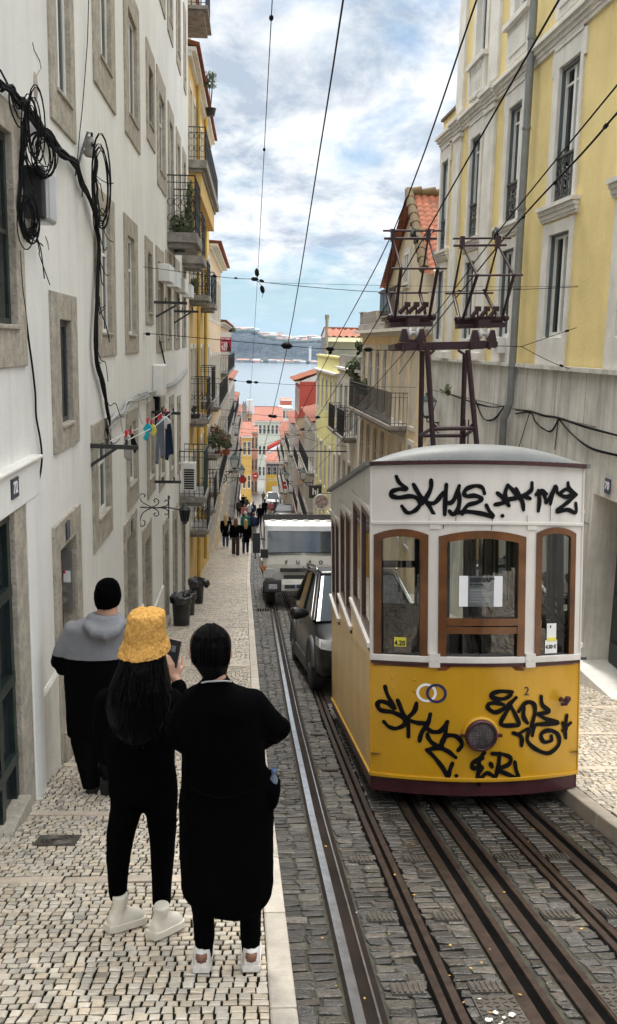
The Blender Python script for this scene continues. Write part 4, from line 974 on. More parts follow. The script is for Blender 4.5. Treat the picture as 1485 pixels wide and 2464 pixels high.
    pa,(x0,z0,x1,z1)=sheet_(k4,(718,675),(928,826),M['paper'],-.014,'paper_notice')
    xm=(x0+x1)/2; x_=x0+(x1-x0)*.24
    for i,(tx,s,zz) in enumerate((('EQUIPAMENTO EM TESTE',.0235,.90),('EQUIPMENT ON TEST',.0235,.825),('Fora de Serviço',.023,.72),('Out of Service',.018,.65))):
        vs,fs=text_mesh(tx,s,Matrix.Identity(4),.0003,.0012 if i<3 else 0); wmin=min(v.x for v in vs); mb=MB(); mb.fn=fr
        mb.add([(x_+(v.x-wmin)*.78,-.0125+v.z,z0+(z1-z0)*zz+v.y) for v in vs],fs); mb.build('notice_text',M['ink'],pa,True)
    mb=MB(); mb.fn=fr; rr=random.Random(3); gi=mat('grey print',(.5,.5,.52),.6)
    for i in range(5):
        zz=z0+(z1-z0)*(.54-.095*i); mb.box(x_,-.0135,zz-.0014,x_+(x1-x0)*rr.uniform(.35,.52),-.0125,zz+.0014)
    mb.build('notice_lines',gi,pa,True)
    # graffiti: sprayed strokes a few mm proud of the paint
    def stroke(mb,k,pts,w,o=.008):
        q=[k(*p) for p in pts]
        # Catmull-Rom resample
        res=[]
        for i in range(len(q)-1):
            p0,p1,p2,p3=q[max(i-1,0)],q[i],q[i+1],q[min(i+2,len(q)-1)]
            for s in range(6):
                t=s/6; res.append(tuple(.5*((2*p1[a])+(-p0[a]+p2[a])*t+(2*p0[a]-5*p1[a]+4*p2[a]-p3[a])*t*t+(-p0[a]+3*p1[a]-3*p2[a]+p3[a])*t**3) for a in (0,1)))
        res.append(q[-1]); n=len(res); L=[];Rr=[]
        hw=w*.4937/284/2; off=random.uniform(0,.0022)
        for i in range(n):
            a,b_=res[max(i-1,0)],res[min(i+1,n-1)]; dx,dz=b_[0]-a[0],b_[1]-a[1]; l=math.hypot(dx,dz) or 1
            vv=hw*(.84+.22*math.sin(math.pi*i/max(1,n-1))+.10*math.sin(i*.7+off*4000)); L.append((res[i][0]-dz/l*vv,o+off,res[i][1]+dx/l*vv)); Rr.append((res[i][0]+dz/l*vv,o+off,res[i][1]-dx/l*vv))
        mb.loft([[l,r] for l,r in zip(L,Rr)],0,False,False,False)
        for e in (0,n-1):
            c=res[e]; mb.add([(c[0]+hw*.86*math.cos(a*math.pi/5),o+off+.0004,c[1]+hw*.86*math.sin(a*math.pi/5)) for a in range(10)],[tuple(range(10))])
    kA=lambda x,y:FR(926.2+x*.5629,1136.7+y*.5629)
    kB=lambda x,y:FR(890.0+x*.6057,1623.8+y*.6057)
    TOP=[[(48,18),(62,45),(92,70),(60,72),(30,82),(28,100),(60,108),(110,102),(142,115),(148,140),(125,165),(95,172),(72,145)],
     [(122,52),(150,100),(180,130),(210,182)],[(197,33),(195,70),(172,115),(158,135)],[(185,132),(215,128),(250,85)],
     [(262,52),(258,110),(255,180)],[(258,130),(285,128),(305,95),(317,58)],[(313,75),(318,120),(310,160),(290,180),(275,165)],
     [(425,90),(415,65),(385,58),(350,70),(338,90),(350,102),(385,100),(412,112),(395,128),(355,140),(335,165),(330,178)],[(285,178),(320,172),(355,168),(420,178),(460,190),(445,165),(432,140)],
     [(500,186),(503,186)],
     [(470,138),(500,132),(530,120)],[(480,88),(505,110),(530,142)],[(524,55),(513,90),(520,115)],[(526,55),(560,92),(590,132)],[(505,118),(560,110),(600,95)],
     [(560,70),(585,120),(592,160)],[(628,45),(625,75),(600,95),(575,110)],[(595,103),(620,112)],
     [(655,165),(660,120),(655,78)],[(652,85),(678,92),(688,130)],[(645,95),(670,80),(690,92)],[(690,128),(712,95),(727,60)],[(706,135),(727,62),(736,88)],
     [(782,45),(788,70),(818,95)],[(745,92),(775,72),(803,88),(775,105),(745,95)],[(815,97),(790,120),(765,140),(735,167),(780,160),(815,172),(815,132)]]
    LOW=[[(60,45),(68,75),(98,135),(70,112),(40,105),(30,120),(45,140),(90,148),(130,168),(138,195),(105,212),(75,205),(55,185)],
     [(110,100),(130,150),(150,190),(153,245)],[(185,112),(175,145),(140,178)],[(150,178),(190,190),(220,190)],
     [(240,155),(230,190),(205,230),(197,262)],[(215,195),(240,222),(275,225),(295,205),(308,185)],[(305,190),(298,240),(280,280),(255,275),(235,255),(228,235)],
     [(350,300),(365,275),(345,245),(310,240),(290,255),(285,280),(300,300)],[(225,297),(270,290),(305,300),(340,327)],[(225,297),(255,325),(290,370),(308,402),(318,375),(328,350)],[(342,400),(344,400)],
     [(565,68),(520,65),(485,75),(488,90),(530,95),(560,80)],[(472,115),(468,130),(495,148),(530,135),(560,110),(580,90)],[(470,115),(500,110),(530,118)],
     [(560,122),(540,150),(520,195),(570,200),(592,192),(562,128)],[(590,145),(620,110),(650,115),(655,150),(640,205)],[(612,130),(610,165),(625,190)],
     [(680,85),(685,120),(712,145),(665,155)],[(665,155),(700,175),(748,190),(690,195),(655,200),(645,240)],
     [(568,230),(600,245),(602,280)],[(590,235),(630,215),(625,260),(660,295),(710,310),(750,275),(745,235),(710,220),(680,235),(690,265),(720,260),(720,242)],
     [(782,160),(775,215),(778,250)],[(765,190),(775,205),(797,190)],[(765,220),(780,215)],
     [(455,308),(435,330),(408,350),(410,370),(445,365),(430,390),(430,420),(460,390),(480,395),(500,410)],[(448,330),(430,345),(440,362)],[(478,350),(485,365)],
     [(515,310),(510,360),(500,405)],[(485,312),(530,315),(558,330),(550,355),(510,375),(550,395),(588,410),(580,375),(575,345)],[(430,424),(432,436)]]
    gfm=mat('black spray paint',(.004,.004,.005),.6,var=.3,spec=.12)
    mb=MB(); mb.fn=fr
    for s in TOP: stroke(mb,kA,s,21)
    for s in ([(303,185),(302,207)],[(252,210),(248,240)],[(459,190),(455,247)],[(706,140),(705,210)]): stroke(mb,kA,s,3,.010)
    mb.build('graffiti',gfm,up,True)
    mb=MB(); mb.fn=fr
    for s in LOW: stroke(mb,kB,s,22.5)
    mb.build('graffiti',gfm,B,True)
    # ----- roof trestle and the two current collectors -----
    cx=lambda x,y,d:P(842+x*.433,511+y*.433,d)
    t=MB(); ir=mat('maroon iron frame',(.026,.008,.011),.45,metal=0,var=.3,scale=12,spec=.35)
    dn=Vector((0,0,-.3))
    for a,b_,d in (((430,755),(465,1320),9.25),((655,765),(708,1320),9.25),((402,770),(392,1320),9.85),((640,790),(622,1320),9.85)):
        p,q=cx(*a,d),cx(*b_,d); t.tube([p,q,q+(q-p).normalized()*.35],.028,8)
    for a,b_,d in (((455,1203),(697,1198),9.25),((390,1240),(640,1240),9.85)): t.tube([cx(*a,d),cx(*b_,d)],.022,8)
    t.tube([cx(455,1203,9.25),cx(390,1240,9.85)],.02,6); t.tube([cx(697,1198,9.25),cx(640,1240,9.85)],.02,6)
    t.tube([cx(455,1165,9.25),cx(490,1203,9.25)],.012,6); t.tube([cx(697,1160,9.25),cx(660,1198,9.25)],.012,6); t.tube([cx(655,800,9.25),cx(600,765,9.25)],.014,6); t.tube([cx(432,800,9.25),cx(470,765,9.25)],.014,6)
    a,b_=cx(262,745,9.3),cx(812,733,9.3); t.bar(a,b_,.05,.07); a2,b2=a+Vector((0,.5,-.02)),b_+Vector((0,.5,-.02)); t.bar(a2,b2,.05,.06); t.bar(a,a2,.04,.05); t.bar(b_,b2,.04,.05); t.bar((a+b_)/2,(a2+b2)/2,.04,.05)
    for q in (.05,.22,.74,.92): p=a.lerp(b_,q); t.tube([p+Vector((0,-.05,-.05)),p+Vector((0,-.05,.02))],.02,6)
    for px,py,px2,py2,d in ((640,1150,640,1300,9.8),(660,1150,655,1300,9.8)): t.tube([cx(px,py,d),cx(px2,py2,d)],.008,5)
    t.build('roof_trestle',ir,B,True)
    white=mat('white insulator',(.6,.59,.56),.25)
    for (ox,dy,lab) in ((0,0,'a'),(392,6,'b')):
        c=MB(); X=lambda x,y,d,ox=ox:cx(x+ox,y,d)
        # surveyed on the nearer frame; the other collector is the same frame raised to its own angle
        if ox==0: nt_,ft,nk,fk,bs=((240,145),(435,145)),((232,102),(460,102)),((285,312),(488,312)),((205,447),(388,447)),((250,590),(440,590))
        else: nt_,ft,nk,fk,bs=((625-392,184),(822-392,182)),((620-392,145),(850-392,143)),((708-392,350),(912-392,348)),((575-392,450),(752-392,448)),((625-392,600),(845-392,595))
        dn_,df,dk,dfk,db=9.5,9.85,9.15,10.2,9.62
        for (p,q),d,r in ((nt_,dn_,.013),(ft,df,.011),(nk,dk,.011),(fk,dfk,.011)):
            a,b_=X(*p,d),X(*q,d); u=(b_-a).normalized()*.09; c.tube([a-u,b_+u],r,7)
            for e in (a,b_): c.ell(tuple(e),.022,.022,.022,8,6)
        for i in (0,1):
            tn,tf,kn,kf,bb=X(*nt_[i],dn_),X(*ft[i],df),X(*nk[i],dk),X(*fk[i],dfk),X(*bs[i],db)
            c.tube([tn,tf],.010,6); c.tube([tn,kn],[.009,.016],6); c.tube([kn,bb],[.018,.016],6); c.tube([tn,kf],[.009,.014],6); c.tube([kf,bb+Vector((0,.12,0))],[.02,.018],6)
            c.box(tn.x-.02,tn.y-.02,tn.z-.03,tn.x+.02,tn.y+.05,tn.z+.09)
        a,b_=X(bs[0][0]-25,bs[0][1]-5,db),X(bs[1][0]+20,bs[1][1]-8,db); c.tube([a,b_],.028,8); c.tube([a+Vector((0,.12,-.03)),b_+Vector((0,.12,-.03))],.022,8); c.bar(a+Vector((0,.05,-.07)),b_+Vector((0,.05,-.07)),.14,.05)
        for e in (a,b_): c.ell(tuple(e),.04,.04,.04,8,6)
        for sx in (275,325,375):
            q=X(sx+ (8 if ox else 0),560+dy*4,db-.05); s=X(sx+45,515+dy*4,db-.05); c.tube([q,s],.024,7); c.box(s.x-.03,s.y-.02,s.z-.02,s.x+.03,s.y+.02,s.z+.03); c.tube([s,s+Vector((.0,0,-.1))],.01,5)
        # feet on the trestle
        for sx in (300,395):
            q=X(sx,715+dy,9.35); c.prism([(q.x-.05,q.z-.01),(q.x+.05,q.z-.01),(q.x+.018,q.z+.12),(q.x-.018,q.z+.12)],q.y-.04,q.y+.04)
        q=X(350,668+dy,9.4); c.box(q.x-.1,q.y-.05,q.z-.1,q.x+.1,q.y+.2,q.z-.07)
        c.box(q.x-.06,q.y-.03,q.z+.07,q.x+.06,q.y+.1,q.z+.14)
        co_=c.build('current_collector',ir,B,True)
        i_=MB(); i_.ell((q.x-.035,q.y,q.z),.028,.05,.062,10,8); i_.ell((q.x+.045,q.y,q.z),.028,.05,.062,10,8); i_.tube([q+Vector((-.07,0,0)),q+Vector((.08,0,0))],.02,8); i_.build('insulator',white,co_,True)
        wsh=MB(); e=X((345 if ox==0 else 410),125,dn_+.1)
        for k,dz in ((0,0),(.05,-.04),(.02,.03)): wsh.lathe((e.x+k,e.y,e.z+dz),[(.05,-.012),(.05,-.006),(.02,-.004),(.02,.004),(.05,.006),(.05,.012)],12,0,'x')
        wsh.build('contact_roller',M['iron'],co_,True)
_mw=[]
def mat_maroonwood():
    if not _mw: _mw.append(mat('dark maroon sash',(.06,.028,.024),.4,var=.2,scale=6))
    return _mw[0]
tram()
# ---------- vehicles ----------
cardark=mat('dark car paint',(.006,.0065,.007),.35,metal=0,var=.1,coat=.1,spec=.22)
cladding=mat('grey plastic cladding',(.035,.036,.038),.6,var=.2)
chrome=mat('chrome trim',(.22,.22,.24),.3,metal=1)
lampw=mat('headlamp glass',(.45,.46,.48),.1,var=.2,scale=20); amber=mat('amber indicator',(.55,.14,.02),.25)
alloy=mat('machined alloy rim',(.42,.40,.37),.3,metal=.9); platem=mat('number plate white',(.65,.65,.62),.5); euro=mat('plate blue band',(.02,.06,.3),.4)
def wheel(par,c,r,w,sx,spoke=5):
    """wheel with axis along local x"""
    t=MB(); t.lathe(c,[(r*.62,-w/2),(r*.93,-w/2),(r,-w/3),(r,w/3),(r*.93,w/2),(r*.62,w/2),(r*.6,w*.3*sx)],26,0,'x')
    wo=t.build('wheel',M['rubber'],par); m=MB(); o=sx*w*.42
    m.lathe(c,[(r*.64,o-.012),(r*.64,o+.012),(r*.56,o+.012),(r*.56,o-.012)],26,0,'x'); m.lathe(c,[(.05,o-.02),(.05,o+.02),(.01,o+.022)],10,0,'x')
    for k in range(spoke):
        a=2*math.pi*k/spoke+.3
        for da in (-.16,.16):
            m.bar((c[0]+o,c[1]+.04*math.cos(a),c[2]+.04*math.sin(a)),(c[0]+o,c[1]+r*.6*math.cos(a+da),c[2]+r*.6*math.sin(a+da)),.022,.03)
    m.build('rim',alloy,wo); b=MB(); b.lathe(c,[(r*.58,o-.03*sx),(r*.05,o-.03*sx)],20,0,'x',caps=False); b.build('brake_disc',cladding,wo)
    return wo
def car(label,loc,rz,slope,col,L=4.4,Wd=1.84,H=1.66,r=.35,plate=None,roofrack=False,trim=False,clad=False,rear=False):
    """front at local y=0 facing -y (uphill), body towards +y; rear=True turns the car round"""
    B=thing('parked_car',label,'car',loc,rz); B.rotation_euler=(-math.atan(slope),0,rz)
    w=Wd/2; paint=col
    # lower body: stations along length, ring of 10 points
    st=[(0,.32,.62,.80),(.10,.22,.78,.94),(.45,.20,.90,.985),(.95,.20,.98,1.0),(1.35,.20,1.03,1.0),(2.6,.20,1.05,1.0),(3.6,.20,1.07,.99),(4.1,.22,1.05,.96),(4.36,.30,.95,.86),(4.4,.42,.8,.8)]
    k=L/4.4; rings=[]
    for y,zb,zt,f in st:
        y*=k; ww=w*f
        rings.append([(-ww*.86,y,zb),(-ww*.97,y,zb+.10),(-ww,y,zb+.30*(zt-zb)+.05),(-ww*.985,y,zb+.72*(zt-zb)),(-ww*.93,y,zt-.05),(-ww*.82,y,zt),(ww*.82,y,zt),(ww*.93,y,zt-.05),(ww*.985,y,zb+.72*(zt-zb)),(ww,y,zb+.30*(zt-zb)+.05),(ww*.97,y,zb+.10),(ww*.86,y,zb)])
    b=MB(); b.loft(rings,0,True); b.build('body',paint,B,sub=1)
    # greenhouse
    g=MB(); gs=[(1.02,1.0,.80,.80),(1.95,H-.08,.60,.80),(2.35,H-.04,.61,.82),(3.45,H-.06,.60,.81),(3.95,H-.22,.56,.79),(4.25,1.06,.72,.78)]
    rr=[]
    for y,z,ft,fb in gs:
        zb=.98; rr.append([(-w*fb*1.12,y*k,zb),(-w*fb*1.10,y*k,zb+.02),(-w*ft*1.14,y*k,z-.02),(-w*ft,y*k,z),(w*ft,y*k,z),(w*ft*1.14,y*k,z-.02),(w*fb*1.10,y*k,zb+.02),(w*fb*1.12,y*k,zb)])
    g.loft(rr,0,False); g.build('windows',M['carglass'],B,bevel=.01)
    rf=MB(); rf.loft([[(-w*f*1.16,y*k,z-.03),(-w*f*1.0,y*k,z+.012),(0,y*k,z+.025),(w*f,y*k,z+.012),(w*f*1.16,y*k,z-.03)] for y,z,f,_ in gs[1:5]],0,True,False,False); rf.build('roof',paint,B,solid=.03)
    for sx in (-1,1):
        p=MB(); p.tube([(sx*w*.90,1.02*k,1.0),(sx*w*.685,1.95*k,H-.09),(sx*w*.70,2.35*k,H-.05)],.032,6); p.build('pillar',paint,B); p=MB(); p.bar((sx*w*.90,2.45*k,1.02),(sx*w*.70,2.55*k,H-.06),.05,.04); p.build('pillar',paint,B); p=MB(); p.tube([(sx*w*.69,3.45*k,H-.07),(sx*w*.66,3.95*k,H-.22),(sx*w*.84,4.25*k,1.06)],.05,6)
        p.build('pillar',paint,B)
        if trim:
            c=MB(); c.tube([(sx*w*.93,1.15*k,1.05),(sx*w*.73,1.98*k,H-.07),(sx*w*.745,2.4*k,H-.03),(sx*w*.73,3.5*k,H-.06)],.014,5); c.build('chrome_strip',chrome,B)
            c=MB(); c.tube([(sx*w*.72,1.95*k,H),(sx*w*.73,2.05*k,H+.06),(sx*w*.73,3.3*k,H+.04),(sx*w*.7,3.5*k,H-.02)],.022,6); c.build('roof_rail',chrome,B)
        mr=MB(); mr.loft([[(sx*(w+q),1.28*k+yy,1.10+zz) for yy,zz in ((-s,-s*.9),(s*.5,-s*.9),(s*.7,0),(s*.4,s*.9),(-s*.8,s*.8),(-s*1.1,0))] for q,s in ((-.04,.03),(.03,.07),(.17,.10),(.24,.085),(.26,.03))],0,True); mr.build('mirror',paint,B)
        h=MB(); h.loft([[(sx*w*a,y,z0),(sx*w*b_,y2,z0+.02),(sx*w*b_,y2,z0+.15),(sx*w*a,y,z0+.13)] for a,b_,y,y2,z0 in ((.55,.62,.015,.02,.66),(.80,.90,.06,.12,.68),(.93,.97,.16,.3,.72))],0,True); h.build('headlight',lampw,B,bevel=.01)
        for yw in (.86*k,3.5*k):
            wheel(B,(sx*(w-.11),yw,r),r,.22,sx)
            a=MB(); a.tube([(sx*(w-.03),yw+(r+.06)*math.cos(q*math.pi/10-.1),r+(r+.06)*math.sin(q*math.pi/10-.1)) for q in range(11)],.05 if clad else .03,6); a.build('wheel_arch',cladding if clad else paint,B)
        if clad: c=MB(); c.box(sx*(w-.02)-.03,1.2*k,.2,sx*(w-.02)+.03,3.15*k,.42); c.build('side_cladding',cladding,B,bevel=.02)
        dh=MB(); dh.tube([(sx*(w-.0),2.35*k,.86),(sx*(w+.03),2.3*k,.87),(sx*(w+.03),2.15*k,.87),(sx*(w-.0),2.1*k,.86)],.014,6); dh.build('door_handle',chrome if trim else paint,B)
    gr=MB(); gr.box(-w*.52,-.012,.50,w*.52,.06,.64); gr.box(-w*.7,-.005,.26,w*.7,.1,.38); gr.build('grille',cladding,B,bevel=.02)
    pl=MB(); pl.box(-.26,-.03,.42,.26,-.005,.53); o=pl.build('number_plate',platem,B)
    if plate:
        q=MB(); q.box(-.26,-.034,.42,-.22,-.03,.53); q.build('plate_band',euro,o)
    return B
slp=lambda d:(zg(d-1)-zg(d+1))/2
def vehicles():
    d=12.25; car('dark grey crossover car squeezed beside the tram, with machined five spoke wheels', (1.83,d,zr(d)+.02),R(3.0),.19,cardark,L=4.35,Wd=1.82,H=1.72,r=.35,trim=True,clad=True)
    d=75; car('black hatchback with white number plate parked on the right beyond the truck','x' and (2.72,d,zr(d)),R(1),slp(75),cardark,L=4.2,Wd=1.8,H=1.55,plate=1)
    silver=mat('silver white car paint',(.42,.45,.47),.25,metal=.3,coat=.8)
    d=126; car('pale silver van-like car with dark bonnet reflection parked at the bottom of the street','x' and (2.9,d,zr(d)),R(2),slp(124),silver,L=4.6,Wd=2.0,H=2.0)
    d=146; car('small black car parked on the left at the end of the street','x' and (-3.2,d,zr(d)+.05),R(20),.09,cardark,L=4.0,Wd=1.8,H=1.5)
    # flatbed truck
    d=23.4; B=thing('flatbed_truck','dirty white flatbed truck with dark bumper corners driving up the left track','truck',(1.36,d,zr(d)+.0),R(1)); B.rotation_euler=(-math.atan(.165),0,R(1))
    wh=mat('dirty white truck paint',(.70,.69,.65),.4,var=.08,streak=.2,scol=(.38,.35,.3)); bl=cladding; w=1.02
    cab=MB()
    prof=[(.10,.74),(.03,.95),(.0,1.15),(.03,1.45),(.24,2.16),(.40,2.27),(.95,2.30),(1.45,2.0),(1.55,.6),(.12,.55)]
    cab.loft([[(x*f,y+oy,z) for y,z in prof] for x,f,oy in ((-w,1,.05),(-w*.95,1,.0),(0,1,-.04),(w*.95,1,.0),(w,1,.05))],0,False); cab.build('cab',wh,B,bevel=.09)
    ws=MB(); ws.loft([[(x,.012+o,1.47),(x,.205+o,2.12)] for x,o in ((-w*.93,-.012),(-w*.5,-.034),(0,-.055),(w*.5,-.034),(w*.93,-.012))],0,True,False,False); wo=ws.build('windscreen',M['screen'],B)
    v=MB(); v.loft([[(x,.165+o,2.03),(x,.205+o,2.15)] for x,o in ((-w*.93,-.018),(-w*.5,-.040),(0,-.061),(w*.5,-.040),(w*.93,-.018))],0,True,False,False); v.build('sun_band',mat('white sun band',(.6,.62,.66),.5),wo)
    fr_=MB(); fr_.tube([(-w*.92,.01,1.455),(w*.92,.01,1.455)],.02,6); fr_.build('windscreen_seal',M['black'],wo)
    for x0,x1 in ((-.15,-.78),(.62,.05)):
        q=MB(); q.tube([(x0,-.02,1.47),(x0-.12,.0,1.53),(x1,.05,1.56)],.014,5); q.build('wiper',M['black'],wo)
    for sx in (-1,1):
        sw=MB(); sw.add([(sx*(w+.004),.14,1.45),(sx*(w+.004),.95,1.45),(sx*(w+.004),.95,2.12),(sx*(w+.004),.34,2.12)],[(0,1,2,3)]); sw.build('side_window',M['glass'],B)
        h=MB(); h.box(sx*.97-.05*sx-.14,-.03,.78,sx*.97-.05*sx+.14,.06,1.05); ho=h.build('headlight',lampw,B,bevel=.02); a=MB(); a.box(sx*.99-.1*(sx<0)-.0,-.035,.98,sx*.99+.1*(sx>0)+.0,.055,1.12); a.build('indicator',amber,ho,bevel=.015)
        c=MB(); c.box(sx*.80-.24,-.08,.42,sx*.80+.24,.2,.73); co_=c.build('bumper_corner',bl,B,bevel=.03); f=MB(); f.box(sx*.8-.12,-.09,.5,sx*.8+.1,-.075,.63); f.build('fog_lamp',lampw,co_,bevel=.01)
        wheel(B,(sx*.84,.95,.40),.40,.24,sx); wheel(B,(sx*.84,3.6,.40),.40,.24,sx)
        m=MB(); m.tube([(sx*w,.15,1.40),(sx*(w+.26),.0,1.30),(sx*(w+.26),-.02,1.85),(sx*w,.2,1.80)],.02,6); m.box(sx*(w+.23)-.1,-.06,1.45,sx*(w+.23)+.1,.02,1.98); m.box(sx*(w+.02)-.1,-.02,1.32,sx*(w+.02)+.1,.05,1.55); m.build('mirror',M['black'],B,bevel=.02)
        s=MB(); s.box(sx*1.04-.02,1.75,.85,sx*1.04+.02,5.2,1.12); s.build('side_board',mat('grey alloy dropside',(.42,.44,.45),.35,metal=.6),B)
    bm=MB(); bm.loft([[(x,-.10+o,.45),(x,-.12+o,.62),(x,-.08+o,.76),(x,.2,.76),(x,.2,.45)] for x,o in ((-.58,.02),(0,-.0),(.58,.02))],0,False); bm.build('bumper',wh,B,bevel=.02)
    for z0,z1,hw in ((.95,1.05,.62),(.79,.87,.52),(.52,.62,.5)):
        g=MB(); g.box(-hw,-.055 if z0>.7 else -.135,z0,hw,.0,z1)
        for k in range(2): zz=z0+(z1-z0)*(k+1)/3; g.box(-hw,-.062 if z0>.7 else -.142,zz-.006,hw,-.05,zz+.006)
        g.build('grille',M['black'],B,bevel=.01)
    t_=MB(); t_.box(-.9,-.012,1.40,.9,.02,1.415); t_.build('panel_gap',M['slot'],B)
    for ch,x in zip('FUSO',(-.46,-.15,.17,.46)):
        v_,f_=text_mesh(ch,.13,B_text(x,-.038,1.2),.006,.006); k=MB(); k.add(v_,f_); k.build('badge_letter',bl,B)
    for a in (90,210,330):
        k=MB(); c=Vector((.0,-.075,1.0)); u=Vector((math.cos(R(a)),0,math.sin(R(a)))); s=Vector((-u.z,0,u.x)); k.add([c,c+u*.055+s*.032,c+u*.11,c+u*.055-s*.032],[(0,1,2,3)]); k.build('badge_diamond',chrome,B)
    pl=MB(); pl.box(-.26,-.165,.52,.26,-.15,.63); po=pl.build('number_plate',platem,B); q=MB(); q.box(-.26,-.169,.52,-.215,-.165,.63); q.build('plate_band',euro,po)
    v_,f_=text_mesh('88',.13,B_text(-.13,-.166,.575),.002,.008); k=MB(); k.add(v_,f_); k.build('plate_digits',M['ink'],po)
    r=MB(); 
    for i in range(6): r.box(-.85+i*.3,.45,2.285,-.72+i*.3,.93,2.312)
    r.build('roof_rib',wh,B)
    bd=MB(); bd.box(-1.05,1.7,.75,1.05,5.3,.86); bd.build('flatbed',M['black'],B); hb=MB(); hb.box(-1.02,1.68,.86,1.02,1.78,2.44); hb.build('headboard',M['black'],B)
    st=MB(); st.box(-.86,.09,1.72,-.78,.13,1.80) if False else None
def B_text(x,y,z): return Matrix(((1,0,0,x),(0,0,1,y),(0,1,0,z),(0,0,0,1)))@Matrix.Rotation(0,4,'X')@Matrix(((1,0,0,0),(0,1,0,0),(0,0,-1,0),(0,0,0,1)))
vehicles()
# ---------- people ----------
skin=mat('skin',(.42,.23,.16),.55,var=.08,bmp=.05); skin2=mat('warm skin',(.46,.25,.17),.55,var=.08)
hairb=None
def hairmat(name,c,rough=.38):
    mt,t,b=nt(name); v=coords(t,(1,1,.12)); f=noise_f(t,90,4,.6,v,.3,.7); cc=mix(t,tuple(q*.55 for q in c),tuple(q*1.5 for q in c),f); t.links.new(cc,b.inputs['Base Color']); b.inputs['Roughness'].default_value=rough; b.inputs['Specular IOR Level'].default_value=.09; bump(t,b,f,.5,.01); return mt
def cloth(name,c,rough=.9,sc=160,b=.35):
    return mat(name,c,rough,var=.18,scale=3,bmp=b,bsc=sc,spec=.02)
blackcloth=cloth('black wool',(.0012,.0012,.0015)); blackknit=cloth('black jersey',(.0014,.0014,.0017)); darktrs=cloth('charcoal trousers',(.004,.004,.0045))
hair1=hairmat('black hair',(.0016,.0015,.0018)); blond=hairmat('blond hair',(.42,.29,.13),.5); brownh=hairmat('brown hair',(.14,.075,.035),.5)
def ringE(c,rx,ry,n=20,rot=0,pw=1.0):
    out=[]
    for j in range(n):
        a=2*math.pi*j/n; x=math.copysign(abs(math.cos(a))**pw,math.cos(a))*rx; y=math.copysign(abs(math.sin(a))**pw,math.sin(a))*ry
        out.append((c[0]+x*math.cos(rot)-y*math.sin(rot),c[1]+x*math.sin(rot)+y*math.cos(rot),c[2]))
    return out
def limb(mb,pts,r,n=12,end=True):
    mb.tube(pts,r,n)
    if end:
        for p,q in ((pts[0],r[0]),(pts[-1],r[-1])): mb.ell(tuple(p),q*1.0,q*1.0,q*1.0,12,8)
    for p,q in zip(pts[1:-1],r[1:-1]): mb.ell(tuple(p),q*.99,q*.99,q*.99,12,8)
def skinned(mb,name,mt,par,vox=.012,smooth=6,world=True,fold=0,fs=6):
    o=mb.build(name,mt,par,world)
    m=o.modifiers.new('r','REMESH'); m.mode='VOXEL'; m.voxel_size=vox; m.use_smooth_shade=True
    if smooth: s=o.modifiers.new('s','SMOOTH'); s.iterations=smooth; s.factor=.5
    if fold:
        tx=bpy.data.textures.get('folds%d'%fs) or bpy.data.textures.new('folds%d'%fs,'CLOUDS'); tx.noise_scale=fs/100; tx.noise_depth=2
        dm=o.modifiers.new('d','DISPLACE'); dm.texture=tx; dm.strength=fold; dm.mid_level=.5; dm.texture_coords='GLOBAL'
    return o
def px(d): return d/2200*1.02
def hand(mb,wrist,dirv,palmn,s=1.0,curl=.6):
    """palm, four unequal bent fingers and a side thumb"""
    d=Vector(dirv).normalized(); n=Vector(palmn).normalized(); sd=d.cross(n).normalized(); w=Vector(wrist)
    pc=w+d*.05*s; mb.loft([[w+d*t*s+sd*a*s*k+n*b*s for a,b in ((-.038,-.012),(.038,-.012),(.038,.012),(-.038,.012))] for t,k in ((0,.7),(.03,.95),(.09,1.0))],0,True)
    for i,L in enumerate((.070,.080,.076,.058)):
        b=w+d*.088*s+sd*(-.030+.02*i)*s; p=[b]; a=0
        for f in (.45,.32,.23):
            a+=curl; p.append(p[-1]+(d*math.cos(a)+n*math.sin(a))*L*f*s)
        limb(mb,p,[.0095*s,.009*s,.008*s,.007*s],8)
    b=w+d*.03*s-sd*.034*s; limb(mb,[b,b+(d*.6-sd*.7+n*.2)*.035*s,b+(d*1.1-sd*.7+n*.5)*.058*s],[.012*s,.0105*s,.0085*s],8)
def head(mb,c,r,yaw=0,f=Vector((0,1,0))):
    """skull with jaw, nose, brow, lips and ears; f faces away from the camera"""
    c=Vector(c); s=f.cross(Vector((0,0,1))).normalized()
    mb.ell(tuple(c),r*.80,r*.95,r*1.05,16,12); mb.ell(tuple(c+f*r*.25-Vector((0,0,r*.55))),r*.58,r*.62,r*.62,14,10)
    limb(mb,[c+f*r*.95+Vector((0,0,r*.1)),c+f*r*1.12-Vector((0,0,r*.2))],[r*.08,r*.13],8); mb.ell(tuple(c+f*r*.9-Vector((0,0,r*.55))),r*.22,r*.08,r*.07,10,6)
    for k in (-1,1): mb.ell(tuple(c+s*k*r*.80-Vector((0,0,r*.1))),r*.10,r*.18,r*.28,8,8); mb.ell(tuple(c+s*k*r*.33+f*r*.86+Vector((0,0,r*.06))),r*.12,r*.1,r*.08,8,6)
